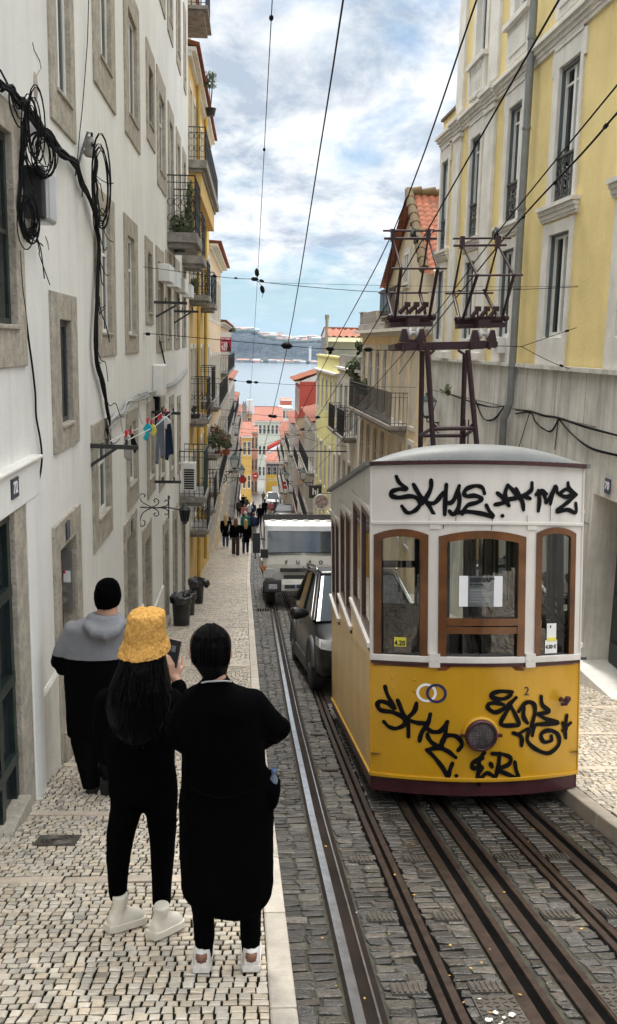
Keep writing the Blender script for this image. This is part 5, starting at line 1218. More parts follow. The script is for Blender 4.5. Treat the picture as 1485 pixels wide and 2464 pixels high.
def people_main():
    # ---- woman in long black coat ----
    d=4.12; u=px(d)
    gl=lambda x:P(x,2352,d)
    B=thing('person','person in a long black coat and white trainers seen from behind, nearest the kerb','person',(-.1,d,zg(d)))
    def E(x,y,hw,dp,dd=0,pw=1.0,rot=0): p=P(x,y,d+dd); return ringE(p,hw*u,dp,24,rot,pw)
    b=MB(); hc=P(507,1566,d+.02); head(b,hc,.115)
    b.loft([E(517,1600,26,.055),E(517,1650,30,.06),E(517,1700,46,.07)])
    for x in (492,602): b.loft([E(x,2255,17,.04),E(x,2290,16,.038),E(x,2318,15,.038)])
    for hx in (.02,-.10): pass
    lw,rw=P(485,1790,d+.38),P(596,1778,d+.38)
    hand(b,lw,(.5,.75,.35),(0,.2,1),1); hand(b,rw,(-.5,.75,.35),(0,.2,1),1)
    limb(b,[P(475,1800,d+.3),lw],[.036,.028]); limb(b,[P(612,1782,d+.31),rw],[.036,.028])
    skinned(b,'body',skin,B,.009,3)
    c=MB()
    c.loft([E(519,1626,31,.075,.0),E(519,1640,37,.08,.0),E(519,1652,52,.088),E(521,1662,80,.10),E(524,1690,100,.12,.0,.9),E(530,1740,106,.14,.02,.85),E(538,1800,107,.145,.03,.85),E(540,1870,110,.145,.03,.85),E(544,1930,119,.155,.03,.85),E(546,2000,121,.16,.03,.85),E(547,2070,122,.165,.03,.85),E(547,2120,123,.165,.03,.8),E(548,2136,121,.163,.03,.8),E(552,2154,108,.158,.03,.8),E(560,2172,72,.15,.03,.85),E(566,2186,36,.10,.03)])
    limb(c,[P(455,1706,d+.03),P(438,1760,d+.05),P(438,1768,d+.12),P(470,1800,d+.28)],[.075,.082,.080,.055])
    limb(c,[P(605,1698,d+.03),P(645,1742,d+.05),P(671,1752,d+.10),P(620,1785,d+.30)],[.082,.078,.064,.055])
    c.ell(tuple(P(655,1900,d+.0)),.04,.07,.10,10,8)
    co_=skinned(c,'coat',blackcloth,B,.014,5,fold=.02,fs=14)
    k=MB(); k.tube([P(485,1643,d-.055),P(500,1640,d-.075),P(519,1639,d-.082),P(540,1638,d-.075),P(557,1640,d-.05)],.0045,6); k.build('collar_trim',mat('pale collar edge',(.3,.3,.32),.6),co_,True)
    k=MB(); k.tube([P(460+i*13,1905+22*math.sin(math.pi*(i/12))-6,d-.155) for i in range(13)],.006,6); k.build('back_seam',blackknit,co_,True)
    h=MB()
    h.ell(tuple(P(507,1552,d+.02)),52*u,.118,52*u,20,14); h.loft([E(507,1560,52,.118,.02),E(508,1588,47,.108,.02),E(512,1610,37,.085,.02),E(516,1628,29,.07,.015),E(518,1648,27,.065,.01)])
    rr=random.Random(4)
    ho=skinned(h,'hair',hair1,B,.010,3)
    s=MB()
    for i in range(160):
        a=rr.uniform(-2.7,-.4); top=P(508,1528,d-.02)+Vector((0,0,.015)); el=[]; sp=rr.uniform(.9,1.02)
        for q in range(7):
            th=.15+q/6*rr.uniform(1.5,1.75); el.append((hc.x+53*u*sp*math.sin(th)*math.cos(a),d+.02+.122*sp*math.sin(th)*math.sin(a),P(507,1552,d).z+53.5*u*sp*math.cos(th)-(.02*max(0,q-3))))
        s.tube(el,[.0035]*5+[.003,.001],4)
    s.build('hair_strands',hair1,ho,True)
    t=MB()
    for x0,x1,hw in ((489,492,(34,27,21)),(602,603,(34,27,22))): t.loft([E(x0,2120,hw[0]+6,.10),E(x0,2190,hw[0]-5,.085),E(x1,2250,hw[1],.065),E(x1,2302,hw[2],.052)])
    skinned(t,'leggings',blackknit,B,.012,4,fold=.006,fs=7)
    shoew=mat('white trainer mesh',(.56,.53,.50),.75,var=.12,scale=20,bmp=.3); tan=mat('tan heel patch',(.20,.095,.06),.7); sole=mat('off white rubber sole',(.58,.555,.52),.6,var=.1)
    for x in (487,604):
        p=P(x,2352,d); p.z=zg(p.y)+.02; f=-.24
        def S(y,z): return (y,p.z+z+f*(y))
        s=MB(); prof=[(-.085,.036,.055),(-.06,.044,.085),(0,.045,.085),(.06,.046,.07),(.13,.05,.05),(.19,.042,.04),(.215,.02,.03)]
        s.loft([[(p.x+w*math.cos(a),p.y+y,p.z+.03+f*y*.9+hh*max(0,math.sin(a))) for a in [k*math.pi/8 for k in range(9)]]+[(p.x-w,p.y+y,p.z+.02+f*y*.9),(p.x+w,p.y+y,p.z+.02+f*y*.9)] for y,w,hh in prof],0,True)
        s.loft([ringE((p.x,p.y-.035,p.z+.03),.046,.058,16),ringE((p.x,p.y-.035,p.z+.08),.044,.055,16),ringE((p.x,p.y-.03,p.z+.118),.041,.05,16),ringE((p.x,p.y-.028,p.z+.122),.034,.042,16)],0,True)
        so=s.build('trainer',shoew,B,True); q=MB()
        q.loft([[(p.x+w*1.12*sx,p.y+y*1.06,p.z+f*y*.9+zz) for sx,zz in ((-1,.0),(-1,.032),(1,.032),(1,.0))] for y,w,_ in prof],0,False); q.build('sole',sole,so,True,bevel=.008)
        q=MB(); q.loft([[(p.x+sx*.027,p.y-.094+abs(sx)*.014,p.z+z) for sx in (-1,0,1)] for z in (.075,.1,.118)],0,True,False,False); q.build('heel_patch',tan,so,True,solid=.006)
    # bottle in the coat pocket: held by the coat, a thing of its own
    p=P(659,1868,d-.03); bt=thing('water_bottle','clear plastic water bottle with blue cap in the coat pocket','bottle',tuple(p)); k=MB(); k.lathe((0,0,0),[(.015,-.08),(.020,-.075),(.020,-.01),(.010,.012),(.010,.02)],12); k.build('bottle_body',mat('clear bottle plastic',(.10,.12,.16),.1),bt); k=MB(); k.lathe((0,0,.02),[(.013,0),(.013,.018),(.010,.02)],12); k.build('cap',mat('blue cap',(.05,.09,.2),.4),bt)
    # ---- woman with yellow bucket hat ----
    d2=4.62; u2=px(d2)
    B=thing('person','woman with yellow fleece bucket hat, long black hair and cream boots raising a phone','person',(-.55,d2,zg(d2)))
    def E(x,y,hw,dp,dd=0,pw=1.0,rot=0): p=P(x,y,d2+dd); return ringE(p,hw*u2,dp,24,rot,pw)
    b=MB(); hc=P(348,1565,d2+.02); head(b,hc,.115,f=Vector((.35,.93,0)).normalized()); b.loft([E(348,1590,24,.055),E(345,1640,26,.06),E(342,1680,40,.07)])
    wr=P(421,1632,d2+.28)
    hand(b,wr,(-.12,.12,1),(-.5,.85,.1),1.0,.38); limb(b,[P(432,1650,d2+.27),wr],[.032,.026])
    w2=P(300,1790,d2+.36); hand(b,w2,(.3,.7,.4),(0,0,1),1.0,.6)
    skinned(b,'body',skin,B,.007,2)
    j=MB(); j.loft([E(343,1640,38,.08),E(340,1668,72,.105),E(338,1700,90,.13,.0,.9),E(338,1760,88,.145,.02,.88),E(340,1840,84,.15,.02,.88),E(344,1880,86,.155,.02,.88),E(346,1912,86,.155,.02,.88)])
    limb(j,[P(262,1690,d2+.02),P(256,1760,d2+.03),P(262,1815,d2+.08),P(300,1800,d2+.30)],[.080,.075,.066,.05])
    limb(j,[P(408,1690,d2+.02),P(424,1740,d2+.08),P(430,1740,d2+.16),P(430,1655,d2+.26)],[.080,.070,.062,.05])
    skinned(j,'jacket',blackknit,B,.013,4,fold=.012,fs=10)
    hr=MB(); hr.ell(tuple(P(348,1555,d2+.02)),46*u2,.115,45*u2,18,12); hr.loft([E(346,1555,50,.118),E(344,1600,60,.125,-.02),E(338,1650,76,.115,-.045,.9),E(333,1700,80,.11,-.07,.9),E(331,1735,70,.10,-.085,.9),E(328,1765,50,.08,-.09,.9),E(326,1785,28,.05,-.09)])
    ho=skinned(hr,'hair',hair1,B,.012,4)
    rr=random.Random(5); s=MB()
    for i in range(220):
        x0=rr.uniform(306,390); x1=(x0-345)*1.55+335+rr.uniform(-16,16); ph=rr.uniform(0,6); yb=rr.uniform(1720,1810)-abs(x1-330)*.4
        pts=[]
        for q in range(8):
            t=q/7; x=x0+(x1-x0)*min(1,t*1.3)+3*math.sin(ph+t*5); y=1574+(yb-1574)*t; bk=-.085-.11*min(1,t*1.4)-rr.uniform(0,.012); 
            bk*=math.sqrt(max(.15,1-((x-338)/95)**2)); pts.append(P(x,y,d2+bk))
        s.tube(pts,[.004]*6+[.003,.001],4)
    s.build('hair_strands',hair1,ho,True)
    # bucket hat
    fl,t,bs=nt('yellow boucle fleece'); v=coords(t); vo=N(t,'ShaderNodeTexVoronoi'); vo.inputs['Scale'].default_value=75; t.links.new(v,vo.inputs['Vector']); cc=mix(t,(.58,.335,.10),(.33,.17,.04),vo.outputs['Distance']); t.links.new(cc,bs.inputs['Base Color']); bs.inputs['Roughness'].default_value=1; bs.inputs['Specular IOR Level'].default_value=.1; bump(t,bs,vo.outputs['Distance'],-1,.03)
    hm=MB(); tl=.0
    def Hh(x,y,hw,dp,dd=0,tilt=0):
        p=P(x,y,d2+.02+dd); return [(q[0],q[1],q[2]+ (q[0]-p[0])*.07+(q[1]-p[1])*tilt) for q in ringE(p,hw*u2,dp,36)]
    hm.loft([Hh(351,1472,4,.01),Hh(351,1470,30,.085),Hh(351,1474,42,.105),Hh(352,1488,47,.118),Hh(352,1510,49,.122),Hh(351,1532,51,.128),Hh(350,1538,53,.132),Hh(349,1550,58,.150),Hh(348,1563,63,.170),Hh(348,1568,64,.175),Hh(348,1569,60,.165),Hh(350,1545,48,.120),Hh(351,1500,44,.11)],0,True)
    hat=hm.build('bucket_hat',fl,B,True,sub=2)
    tx=bpy.data.textures.new('curls','VORONOI'); tx.noise_scale=.016; dm=hat.modifiers.new('d','DISPLACE'); dm.texture=tx; dm.strength=-.010; dm.texture_coords='GLOBAL'
    tx=bpy.data.textures.new('crumple','CLOUDS'); tx.noise_scale=.09; dm=hat.modifiers.new('d2','DISPLACE'); dm.texture=tx; dm.strength=.03; dm.texture_coords='GLOBAL'
    l=MB()
    l.loft([E(306,1890,42,.12),E(306,1940,42,.115),E(292,2000,37,.095),E(285,2060,31,.075),E(284,2110,26,.068,.0),E(284,2160,22,.055)])
    l.loft([E(388,1890,42,.12),E(388,1940,41,.115),E(392,2010,34,.09),E(391,2070,30,.075),E(390,2120,26,.068),E(389,2178,23,.055)])
    skinned(l,'leggings',blackknit,B,.012,4,fold=.006,fs=7)
    cream=mat('cream rubber boot',(.62,.58,.50),.45,var=.06,scale=8); 
    for (x,y,fx,fy,yt) in ((285,2238,.80,.6,2150),(385,2262,.62,.78,2176)):
        p=P(x,y,d2-.12 if x>300 else d2-.03); p.z=zg(p.y)+.012; f=Vector((fx,fy,0)).normalized(); s_=Vector((f.y,-f.x,0)); top=P(x+4,yt,p.y)
        bo=MB()
        sl=lambda q:-.24*(q.y-p.y)
        prof=[(-.06,.036,.05),(-.03,.044,.1),(.02,.046,.12),(.06,.046,.095),(.10,.049,.075),(.135,.045,.06),(.155,.03,.035)]
        bo.loft([[ (lambda q:(q.x,q.y,q.z+sl(q)*.8))(p+f*t+s_*w*math.cos(a)+Vector((0,0,.03+h*max(0,math.sin(a))))) for a in [k*math.pi/8 for k in range(9)]] for t,w,h in prof],0,True)
        bo.loft([ringE(p+f*.0+Vector((0,0,.05)),.043,.05,16),ringE(p+f*.0+Vector((0,0,.12)),.039,.047,16),ringE(Vector((top.x,p.y,(p.z+top.z)/2+.05)),.041,.048,16),ringE(Vector((top.x,p.y,top.z)),.044,.05,16)],0,True)
        o=skinned(bo,'boot',cream,B,.008,3)
        so=MB(); pr2=[(-.07,.04)]+[(t*1.04,w*1.12) for t,w,_ in prof]
        so.loft([[ (lambda q:(q.x,q.y,q.z+sl(q)*.8))(p+f*t+s_*w*k+Vector((0,0,z))) for k,z in ((-1,0),(-1,.045),(1,.045),(1,0))] for t,w in pr2],0,False); so.build('lug_sole',cream,o,True,bevel=.006)
    # phone in her hand
    c=P(417,1572,d2+.30); ph=thing('mobile_phone','black mobile phone held up by the woman in the yellow hat','phone',tuple(c)); ph.rotation_euler=(R(-8),R(8),R(-18))
    k=MB(); k.box(-.037,-.005,-.08,.037,.005,.08); k.build('case',mat('brown phone case',(.12,.05,.04),.4),ph,bevel=.006); k=MB(); k.box(-.033,-.0065,-.076,.033,-.0052,.076); k.build('screen',mat('dark phone screen',(.03,.032,.036),.1),ph)
    k=MB(); k.box(-.012,-.0075,.01,.012,-.0066,.045); k.build('screen_picture',mat('phone picture',(.16,.19,.24),.2),ph)
    # ---- man in beanie ----
    d3=7.5; u3=px(d3)
    B=thing('person','man with black beanie and grey and black hoodie walking downhill beside the white wall','person',(-1.3,d3,zg(d3)))
    def E(x,y,hw,dp,dd=0,pw=1.0,rot=0): p=P(x,y,d3+dd); return ringE(p,hw*u3,dp,24,rot,pw)
    b=MB(); hc=P(258,1442,d3+.03); head(b,hc,.118,f=Vector((-.2,.97,0)).normalized()); b.loft([E(258,1455,24,.07),E(258,1475,25,.075),E(256,1500,34,.08)])
    lh=P(155,1615,d3+.22); hand(b,lh,(.2,.8,-.2),(.3,0,1),1,.5); limb(b,[P(145,1605,d3+.1),lh],[.042,.03])
    skinned(b,'body',skin2,B,.010,3)
    h=MB(); h.loft([E(260,1391,4,.02,.02),E(260,1393,14,.05,.02),E(260,1399,23,.085,.02),E(259,1409,29,.11,.02),E(259,1424,32.5,.125,.02),E(259,1442,32.5,.125,.02),E(258,1454,29,.118,.02),E(257,1460,25,.10,.02)]); skinned(h,'beanie',blackcloth,B,.010,3,fold=.012,fs=6)
    gm,t,bs=nt('two tone hoodie'); g=N(t,'ShaderNodeNewGeometry'); sp=N(t,'ShaderNodeSeparateXYZ'); t.links.new(g.outputs['Position'],sp.inputs[0]); zc=P(230,1577,d3).z
    mr=N(t,'ShaderNodeMath',operation='GREATER_THAN'); t.links.new(sp.outputs['Z'],mr.inputs[0]); mr.inputs[1].default_value=zc
    gf=mix(t,(.20,.205,.225),(.25,.255,.275),noise_f(t,120,3,.6,coords(t))); t.links.new(mix(t,(.0015,.0015,.0018),gf,mr.outputs[0]),bs.inputs['Base Color']); bs.inputs['Roughness'].default_value=.95; bs.inputs['Specular IOR Level'].default_value=.05; bump(t,bs,noise_f(t,150,3,.6,coords(t)),.3)
    j=MB(); j.loft([E(254,1478,34,.085),E(247,1492,58,.115),E(240,1510,76,.14,.0,.9),E(234,1550,82,.155,.02,.88),E(231,1610,78,.165,.02,.88),E(229,1680,72,.165,.02,.88),E(228,1740,68,.16,.02,.88),E(228,1768,66,.155,.02,.88)])
    limb(j,[P(178,1520,d3+.02),P(155,1560,d3+.03),P(142,1592,d3+.05),P(152,1610,d3+.17)],[.095,.085,.075,.055])
    limb(j,[P(288,1515,d3+.02),P(302,1560,d3+.03),P(300,1600,d3+.08),P(285,1620,d3+.25)],[.095,.085,.075,.055])
    j.tube([P(214,1492,d3-.02),P(212,1506,d3-.10),P(226,1520,d3-.16),P(252,1527,d3-.18),P(278,1518,d3-.15),P(291,1500,d3-.08),P(292,1488,d3-.0)],[.03,.05,.055,.06,.055,.045,.03],10)
    j.loft([E(252,1476,40,.09,-.02),E(250,1498,46,.13,-.03),E(250,1515,36,.12,-.06)])
    jo=skinned(j,'hoodie',gm,B,.014,4,fold=.02,fs=12)
    l=MB(); l.loft([E(206,1745,36,.13),E(205,1790,34,.11),E(209,1830,28,.095,.02),E(216,1862,24,.085,.02),E(220,1892,23,.085)]); l.loft([E(252,1745,34,.13),E(257,1790,27,.11),E(259,1830,22,.095,-.08),E(259,1850,20,.085,-.16),E(259,1868,19,.08,-.2)])
    skinned(l,'trousers',darktrs,B,.014,4,fold=.02,fs=9)
    bootb=mat('black boot leather',(.013,.013,.013),.45,var=.3)
    for x,y,dd,pit in ((222,1905,0,-.2),(256,1890,-.16,-1.0)):
        p=P(x,y,d3+dd); s=MB(); cp,sp_=math.cos(pit),math.sin(pit)
        s.loft([[(p.x+w*math.cos(a),p.y+yy*cp-zz*sp_,p.z+yy*sp_+zz*cp) for a in [k*2*math.pi/10 for k in range(10)] for zz in [.05+hh*math.sin(a)]] for yy,w,hh in ((-.06,.04,.05),(0,.05,.06),(.1,.052,.05),(.2,.05,.04),(.25,.02,.02))],0,True)
        bo_=s.build('boot',bootb,B,True)
        q=MB(); q.loft([[(p.x+w*k,p.y+yy*cp-zz*sp_,p.z+yy*sp_+zz*cp) for k,zz in ((-1,-.02),(-1,.01),(1,.01),(1,-.02))] for yy,w in ((-.07,.045),(0,.055),(.1,.057),(.2,.055),(.255,.03))],0,False); q.build('sole',M['rubber'],bo_,True)
people_main()
def walker(x,y,H,label,top,bottom,hair,ph=0,face=1,hairlen=0,width=1.0,coat=0,arm=None,pack=None,d=None,skirt=False):
    p=onG(x,y) if d is None else P(x,y,d); d=p.y; z0=zg(d) if p.x<KL(d) else zr(d)
    B=thing('person',label,'person',(p.x,d,z0)); k=H/1.75; f=face
    b=MB(); hz=1.63*k; head(b,(0,0,hz),.105*k,f=Vector((0,f,0))); b.loft([ringE((0,0,hz-.1*k),.05*k,.05*k,10),ringE((0,0,1.42*k),.06*k,.055*k,10)])
    sw=[.10*math.sin(ph),-.10*math.sin(ph)]
    hp=[]
    for i,sx in enumerate((-1,1)):
        if arm and arm==sx: e=[(sx*.19*k,0,1.38*k),(sx*.27*k,f*.1,1.25*k),(sx*.2*k,f*.25,1.55*k)]
        else: e=[(sx*.20*k,0,1.38*k),(sx*.25*k,-sw[i]*.6,1.10*k),(sx*.22*k,-sw[i]+f*.08,.86*k)]
        hp.append(e); hand(b,e[2],(0,f*.2,-1 if not(arm and arm==sx) else 1),(0,f,0),.9*k,.4); limb(b,[e[1],e[2]],[.035,.028],8)
    b.tube([(0,0,.85*k),(0,0,1.45*k)],.07*k,8)
    for e in hp: limb(b,[(0,0,1.38*k),e[0],e[1]],[.05,.04,.035],8)
    for i_,sx in enumerate((-1,1)): limb(b,[(0,0,.9*k),(sx*.09*k,sw[i_],.3)],[.05,.04],8)
    limb(b,[(-.09*k,sw[0],.3),(-.09*k,sw[0]*1.3,.06)],[.045,.04],8); limb(b,[(.09*k,sw[1],.3),(.09*k,sw[1]*1.3,.06)],[.045,.04],8)
    skinned(b,'body',skin,B,.010,2,False)
    t=MB(); hem=(.62 if coat else .9)*k; W=width
    t.loft([ringE((0,0,1.47*k),.075*k,.07*k,14),ringE((0,0,1.42*k),.17*k*W,.10*k,14),ringE((0,0,1.25*k),.19*k*W,.12*k,14),ringE((0,0,1.0*k),.165*k*W,.12*k,14),ringE((0,0,hem),(.20 if coat else .175)*k*W,.14*k,14)])
    for e in hp: limb(t,e,[.07*k,.058*k,.045*k],8)
    skinned(t,'jacket' if coat else 'top',top,B,.02,3,False,.01,10)
    l=MB()
    for i,sx in enumerate((-1,1)): l.loft([ringE((sx*.085*k,0,.95*k),.095*k,.11*k,12),ringE((sx*.095*k,sw[i]*.5,.5*k),.078*k*(1.1 if skirt else 1),.085*k,12),ringE((sx*.095*k,sw[i]*1.3,.07),.055*k*(1.6 if skirt else 1),.065*k*(1.5 if skirt else 1),12)])
    skinned(l,'trousers',bottom,B,.02,2,False,.01,9)
    h=MB(); hm_=Vector((0,-f*.02,hz+.02)); h.ell(tuple(hm_),.095*k,.112*k,.115*k,12,10)
    if hairlen: h.loft([ringE((0,-f*.03,hz+.03),.095*k,.105*k,12),ringE((0,-f*.06,hz-.12),.10*k,.08*k,12),ringE((0,-f*.09,hz-hairlen*.6),.10*k,.06*k,12),ringE((0,-f*.1,hz-hairlen),.06*k,.04*k,12)])
    skinned(h,'hair',hair,B,.018,2,False)
    s=MB()
    for i,sx in enumerate((-1,1)): s.loft([[(sx*.095*k+w*math.cos(a),sw[i]*1.3+f*y_,.03+hh*math.sin(a)-.15*f*y_*.9) for a in [q*2*math.pi/8 for q in range(8)]] for y_,w,hh in ((-.07,.035,.05),(.03,.045,.05),(.17,.045,.035),(.2,.02,.015))],0,True)
    s.build('shoes',M['wframe'] if hairlen else M['black'],B)
    if pack:
        q=MB(); q.ell((0,-f*.2,1.2*k),.15*k,.12,.24*k,12,10); skinned(q,'backpack',pack,B,.02,2,False)
    return B
def crowd():
    jeans=cloth('blue jeans',(.04,.06,.11)); navy=cloth('navy jacket',(.02,.03,.06)); brown=cloth('dark brown trousers',(.055,.04,.035)); grey=cloth('grey trousers',(.24,.23,.21)); pink=cloth('pink shirt',(.42,.17,.17)); khaki=cloth('khaki trousers',(.42,.37,.29)); teal=cloth('teal top',(.03,.16,.15)); white=cloth('pale top',(.5,.5,.54)); olive=cloth('olive jacket',(.07,.065,.04)); packm=cloth('navy backpack',(.02,.028,.07)); greyh=hairmat('grey hair',(.45,.44,.42),.6); redh=hairmat('ginger hair',(.3,.1,.03),.6)
    walker(543,1318,1.72,'blond woman in black jacket and blue jeans raising her hands, nearest the left wall',blackcloth,jeans,blond,.3,1,.42,1.0,1,arm=1)
    walker(567,1338,1.75,'woman with brown hair, black top and wide brown trousers with legs apart',blackknit,brown,brownh,1.3,1,.25,1.05,0,skirt=True)
    walker(591,1334,1.68,'blond woman in dark jacket and dark jeans right of the brown haired woman',blackcloth,navy,blond,-1.0,1,.34,1.0,1)
    walker(610,1297,1.76,'man in navy jacket and grey trousers wearing a dark blue backpack',navy,grey,brownh,.6,1,0,1.08,0,pack=packm)
    walker(590,1300,1.72,'grey haired person in teal top half hidden behind the two blond women',teal,navy,greyh,.2,1,0,1.0,0)
    walker(625,1262,1.72,'man in dark jacket with pale bag straps walking up towards the truck',blackknit,darktrs,brownh,.9,-1,0,1.05,0)
    walker(637,1245,1.84,'tall man dressed in black walking next to the pink shirt',blackknit,darktrs,hair1,1.2,1,0,1.1,0)
    walker(651,1246,1.76,'man in pink shirt and khaki trousers beside the black hatchback',pink,khaki,greyh,.5,1,0,1.1,0)
    walker(664,1240,1.75,'person in olive jacket just behind the black hatchback',olive,darktrs,hair1,.5,1,0,1.1,0)
    walker(588,1262,1.66,'dark haired woman with bare shoulders and red bag on the left pavement',pink,darktrs,hair1,.8,-1,.25,1.0,0)
    walker(600,1258,1.70,'person in pale blue top shading their eyes in the crowd',white,jeans,brownh,-.6,-1,0,1.0,0,arm=1)
    walker(609,1248,1.66,'woman with long dark hair and navy jacket in the crowd',navy,darktrs,hair1,.5,-1,.3,1.0,0)
    walker(634,1208,1.75,'man in dark green jacket standing left of the pale silver car',olive,darktrs,hair1,.2,1,0,1.1,0)
    for i,(x,y,lab,tp) in enumerate(((582,1236,'man in black at the back of the crowd by the left wall',blackknit),(575,1246,'woman in brown sitting pose coat at the left edge of the crowd',brown),(592,1232,'person in olive top farthest up the left pavement crowd',olive),(572,1228,'dark figure next to the wall behind the crowd',blackcloth),(585,1222,'dark dressed figure farthest away on the left pavement',darktrs))):
        walker(x,y,1.7,lab,tp,darktrs,(hair1,brownh)[i%2],.4*i,1,0,1.1,0)
crowd()
# ---------- cables, wires, lamps, laundry, bins ----------
a1=lambda x,y:(x*.3645,y*.3645)
a2=lambda x,y:(x*.3645,601.4+y*.3645)
a7=lambda x,y:(x*.3645,1142.7+y*.3645)
a6=lambda x,y:(361+x*.1953,962+y*.1953)      # crop 600,1600
a8=lambda x,y:(511+x*.1822,962+y*.1822)      # crop 850,1600
a3=lambda x,y:(481+x*.2835,601.4+y*.2835)
a5=lambda x,y:(842+x*.433,511+y*.433)
LWp=lambda v,o=.03:onX(v[0],v[1],LW+o)
def smooth(pts,n=5):
    pts=[Vector(p) for p in pts]; out=[]
    for i in range(len(pts)-1):
        p0,p1,p2,p3=pts[max(i-1,0)],pts[i],pts[i+1],pts[min(i+2,len(pts)-1)]
        for s in range(n):
            t=s/n; out.append(.5*((2*p1)+(-p0+p2)*t+(2*p0-5*p1+4*p2-p3)*t*t+(-p0+3*p1-3*p2+p3)*t**3))
    return out+[pts[-1]]
def cables():
    rr=random.Random(11); greyc=mat('pale grey cable',(.36,.36,.35),.6)
    def bundle(name,label,pts,n,spread,r,mt,o=.05,loops=(),strays=0):
        mb=MB()
        base=[LWp(p,o) for p in pts]
        for k in range(n):
            ph=rr.uniform(0,6); q=[]
            for i,p in enumerate(base):
                q.append(p+Vector((abs(rr.gauss(0,.6))*spread*.6,rr.gauss(0,spread),rr.gauss(0,spread))))
            mb.tube(smooth(q,4),r*rr.uniform(.6,1.2),5)
        for (c,rx,ry,m_) in loops:
            cc=LWp(c,o+.05); s=cc.y/2200
            for k in range(m_):
                cx,cz,e=rr.gauss(0,.02),rr.gauss(0,.03),rr.uniform(.8,1.15)
                ox=rr.uniform(-.02,.05); mb.tube([cc+Vector((rx*.75+ox+rx*.75*e*math.cos(t*math.pi/9),cx-.25+rx*.3*e*math.cos(t*math.pi/9),cz+ry*e*math.sin(t*math.pi/9))) for t in range(18)],r*.55,4,closed=True)
        for k in range(strays):
            p=base[rr.randrange(len(base))]; L=[p]
            for i in range(3): L.append(L[-1]+Vector((rr.uniform(0,.06),rr.uniform(-.12,.2),rr.uniform(-.25,.05))))
            mb.tube(smooth(L,4),r*.5,4)
        return tag(mb.build(name,mt),label,'cable')
    main=[(0,550),(60,590),(110,650),(180,740),(250,830),(330,925),(400,1005),(500,1090),(535,1190),(580,1290),(615,1390),(635,1500)]
    bundle('cable_bundle','thick black cable bundle sagging across the white wall and dropping past two windows',[a1(*p) for p in main]+[a2(*p) for p in ((650,0),(640,300),(625,600),(640,760),(680,900),(700,1030),(715,1130),(705,1200))],12,.028,.012,M['cable'],.05,strays=16)
    bundle('cable_bundle','tangled black cable coils hanging round the black junction box',[a1(*p) for p in ((165,720),(150,900),(140,1050),(128,1220),(128,1400),(150,1500),(190,1550),(225,1480),(215,1400))],7,.03,.010,M['cable'],.03,loops=((a1(245,1060),.105,.155,9),(a1(215,880),.07,.25,6),(a1(185,1470),.07,.16,7)),strays=6)
    bundle('cable_bundle','loose black cable loops hanging from the grey wall insulator',[a1(*p) for p in ((600,960),(630,1040),(625,1150),(640,1260),(630,1360),(650,1450))],5,.03,.010,M['cable'],.12,loops=((a1(632,1240),.11,.42,7),),strays=6)
    bundle('cable_bundle','pale twisted cable bundle running along the wall above the laundry',[a2(*p) for p in ((715,1140),(770,1100),(815,1085),(835,1025),(900,990),(960,965),(1020,935),(1080,905),(1150,885),(1235,800))],9,.03,.014,greyc,.05,strays=6)
    bundle('wall_cable','thin black cable hanging in one long curve below the coils',[a2(*p) for p in ((130,0),(145,250),(165,400),(190,600),(215,780),(232,950),(240,1100),(262,1250),(275,1380),(262,1500),(240,1560),(215,1580))],1,.004,.008,M['cable'],.02)
    bundle('wall_cable','thin dark cable rising straight up to the top of the frame between windows',[a1(*p) for p in ((583,0),(580,200),(575,320),(545,700),(525,880),(508,1060))],1,.004,.007,M['cable'],.03)
    bundle('wall_cable','thin grey cables hanging below the far window boxes',[a2(*p) for p in ((1050,590),(1075,700),(1090,800),(1060,900),(1050,960))],2,.03,.010,M['cable'],.03)
    # box, insulator, electricity box
    t=thing('junction_box','black telecom box with silver front on the white wall under cable coils','junction box',(LW,8.1,1.3))
    p=LWp(a1(195,1235),.1)
    mb=MB(); mb.box(LW,7.72,p.z-.21,LW+.17,7.80,p.z+.20); mb.build('case',M['black'],t,True,bevel=.02); mb=MB(); mb.box(LW,7.80,p.z-.22,LW+.19,8.1,p.z+.19); mb.build('cover',mat('brushed silver cover',(.42,.43,.44),.3,metal=.5),t,True,bevel=.03)
    p=LWp(a1(595,970),.1); t=thing('wall_insulator','grey ceramic cable insulator on a bent wall hook','insulator',tuple(p)); mb=MB()
    mb.tube([p+Vector((-.1,-.35,-.35)),p+Vector((0,-.12,.12)),p+Vector((.02,0,.14)),p+Vector((.02,0,.0))],.014,6); mb.build('hook',M['iron'],t,True); mb=MB(); mb.lathe(tuple(p),[(.05,-.1),(.08,-.06),(.05,-.02),(.08,.02),(.05,.06),(.03,.1)],12); mb.build('ceramic',M['slabstone'],t,True)
    t=thing('electric_box','white electricity box on the wall above the laundry','meter box',(LW,17.3,-.6)); mb=MB(); mb.box(LW,16.95,-1.0,LW+.2,17.55,-.42); mb.build('case',M['plasticw'],t,True,bevel=.03); mb=MB(); mb.box(LW,17.1,-1.7,LW+.1,17.4,-1.0); mb.build('cable_tail',M['cable'],t,True)
    # intercom
    a,b=onX(*a7(380,515),LW-.2),onX(*a7(470,755),LW-.2)
    t=thing('intercom_panel','steel intercom panel with red buttons inside the stone doorway','intercom',(LW-.22,9.38,-2.4))
    p=P(*a7(425,635),9.36); mb=MB(); mb.box(LW-.22,9.33,-2.78,LW-.0,9.395,-2.14); o=mb.build('panel',M['steel'],t,True,bevel=.01)
    mb=MB()
    for z,x in ((-2.26,-.13),(-2.37,-.13),(-2.45,-.13),(-2.37,-.09)): mb.lathe((LW+x,9.33,z),[(.016,0),(.016,-.012),(.008,-.016)],8,0,'y')
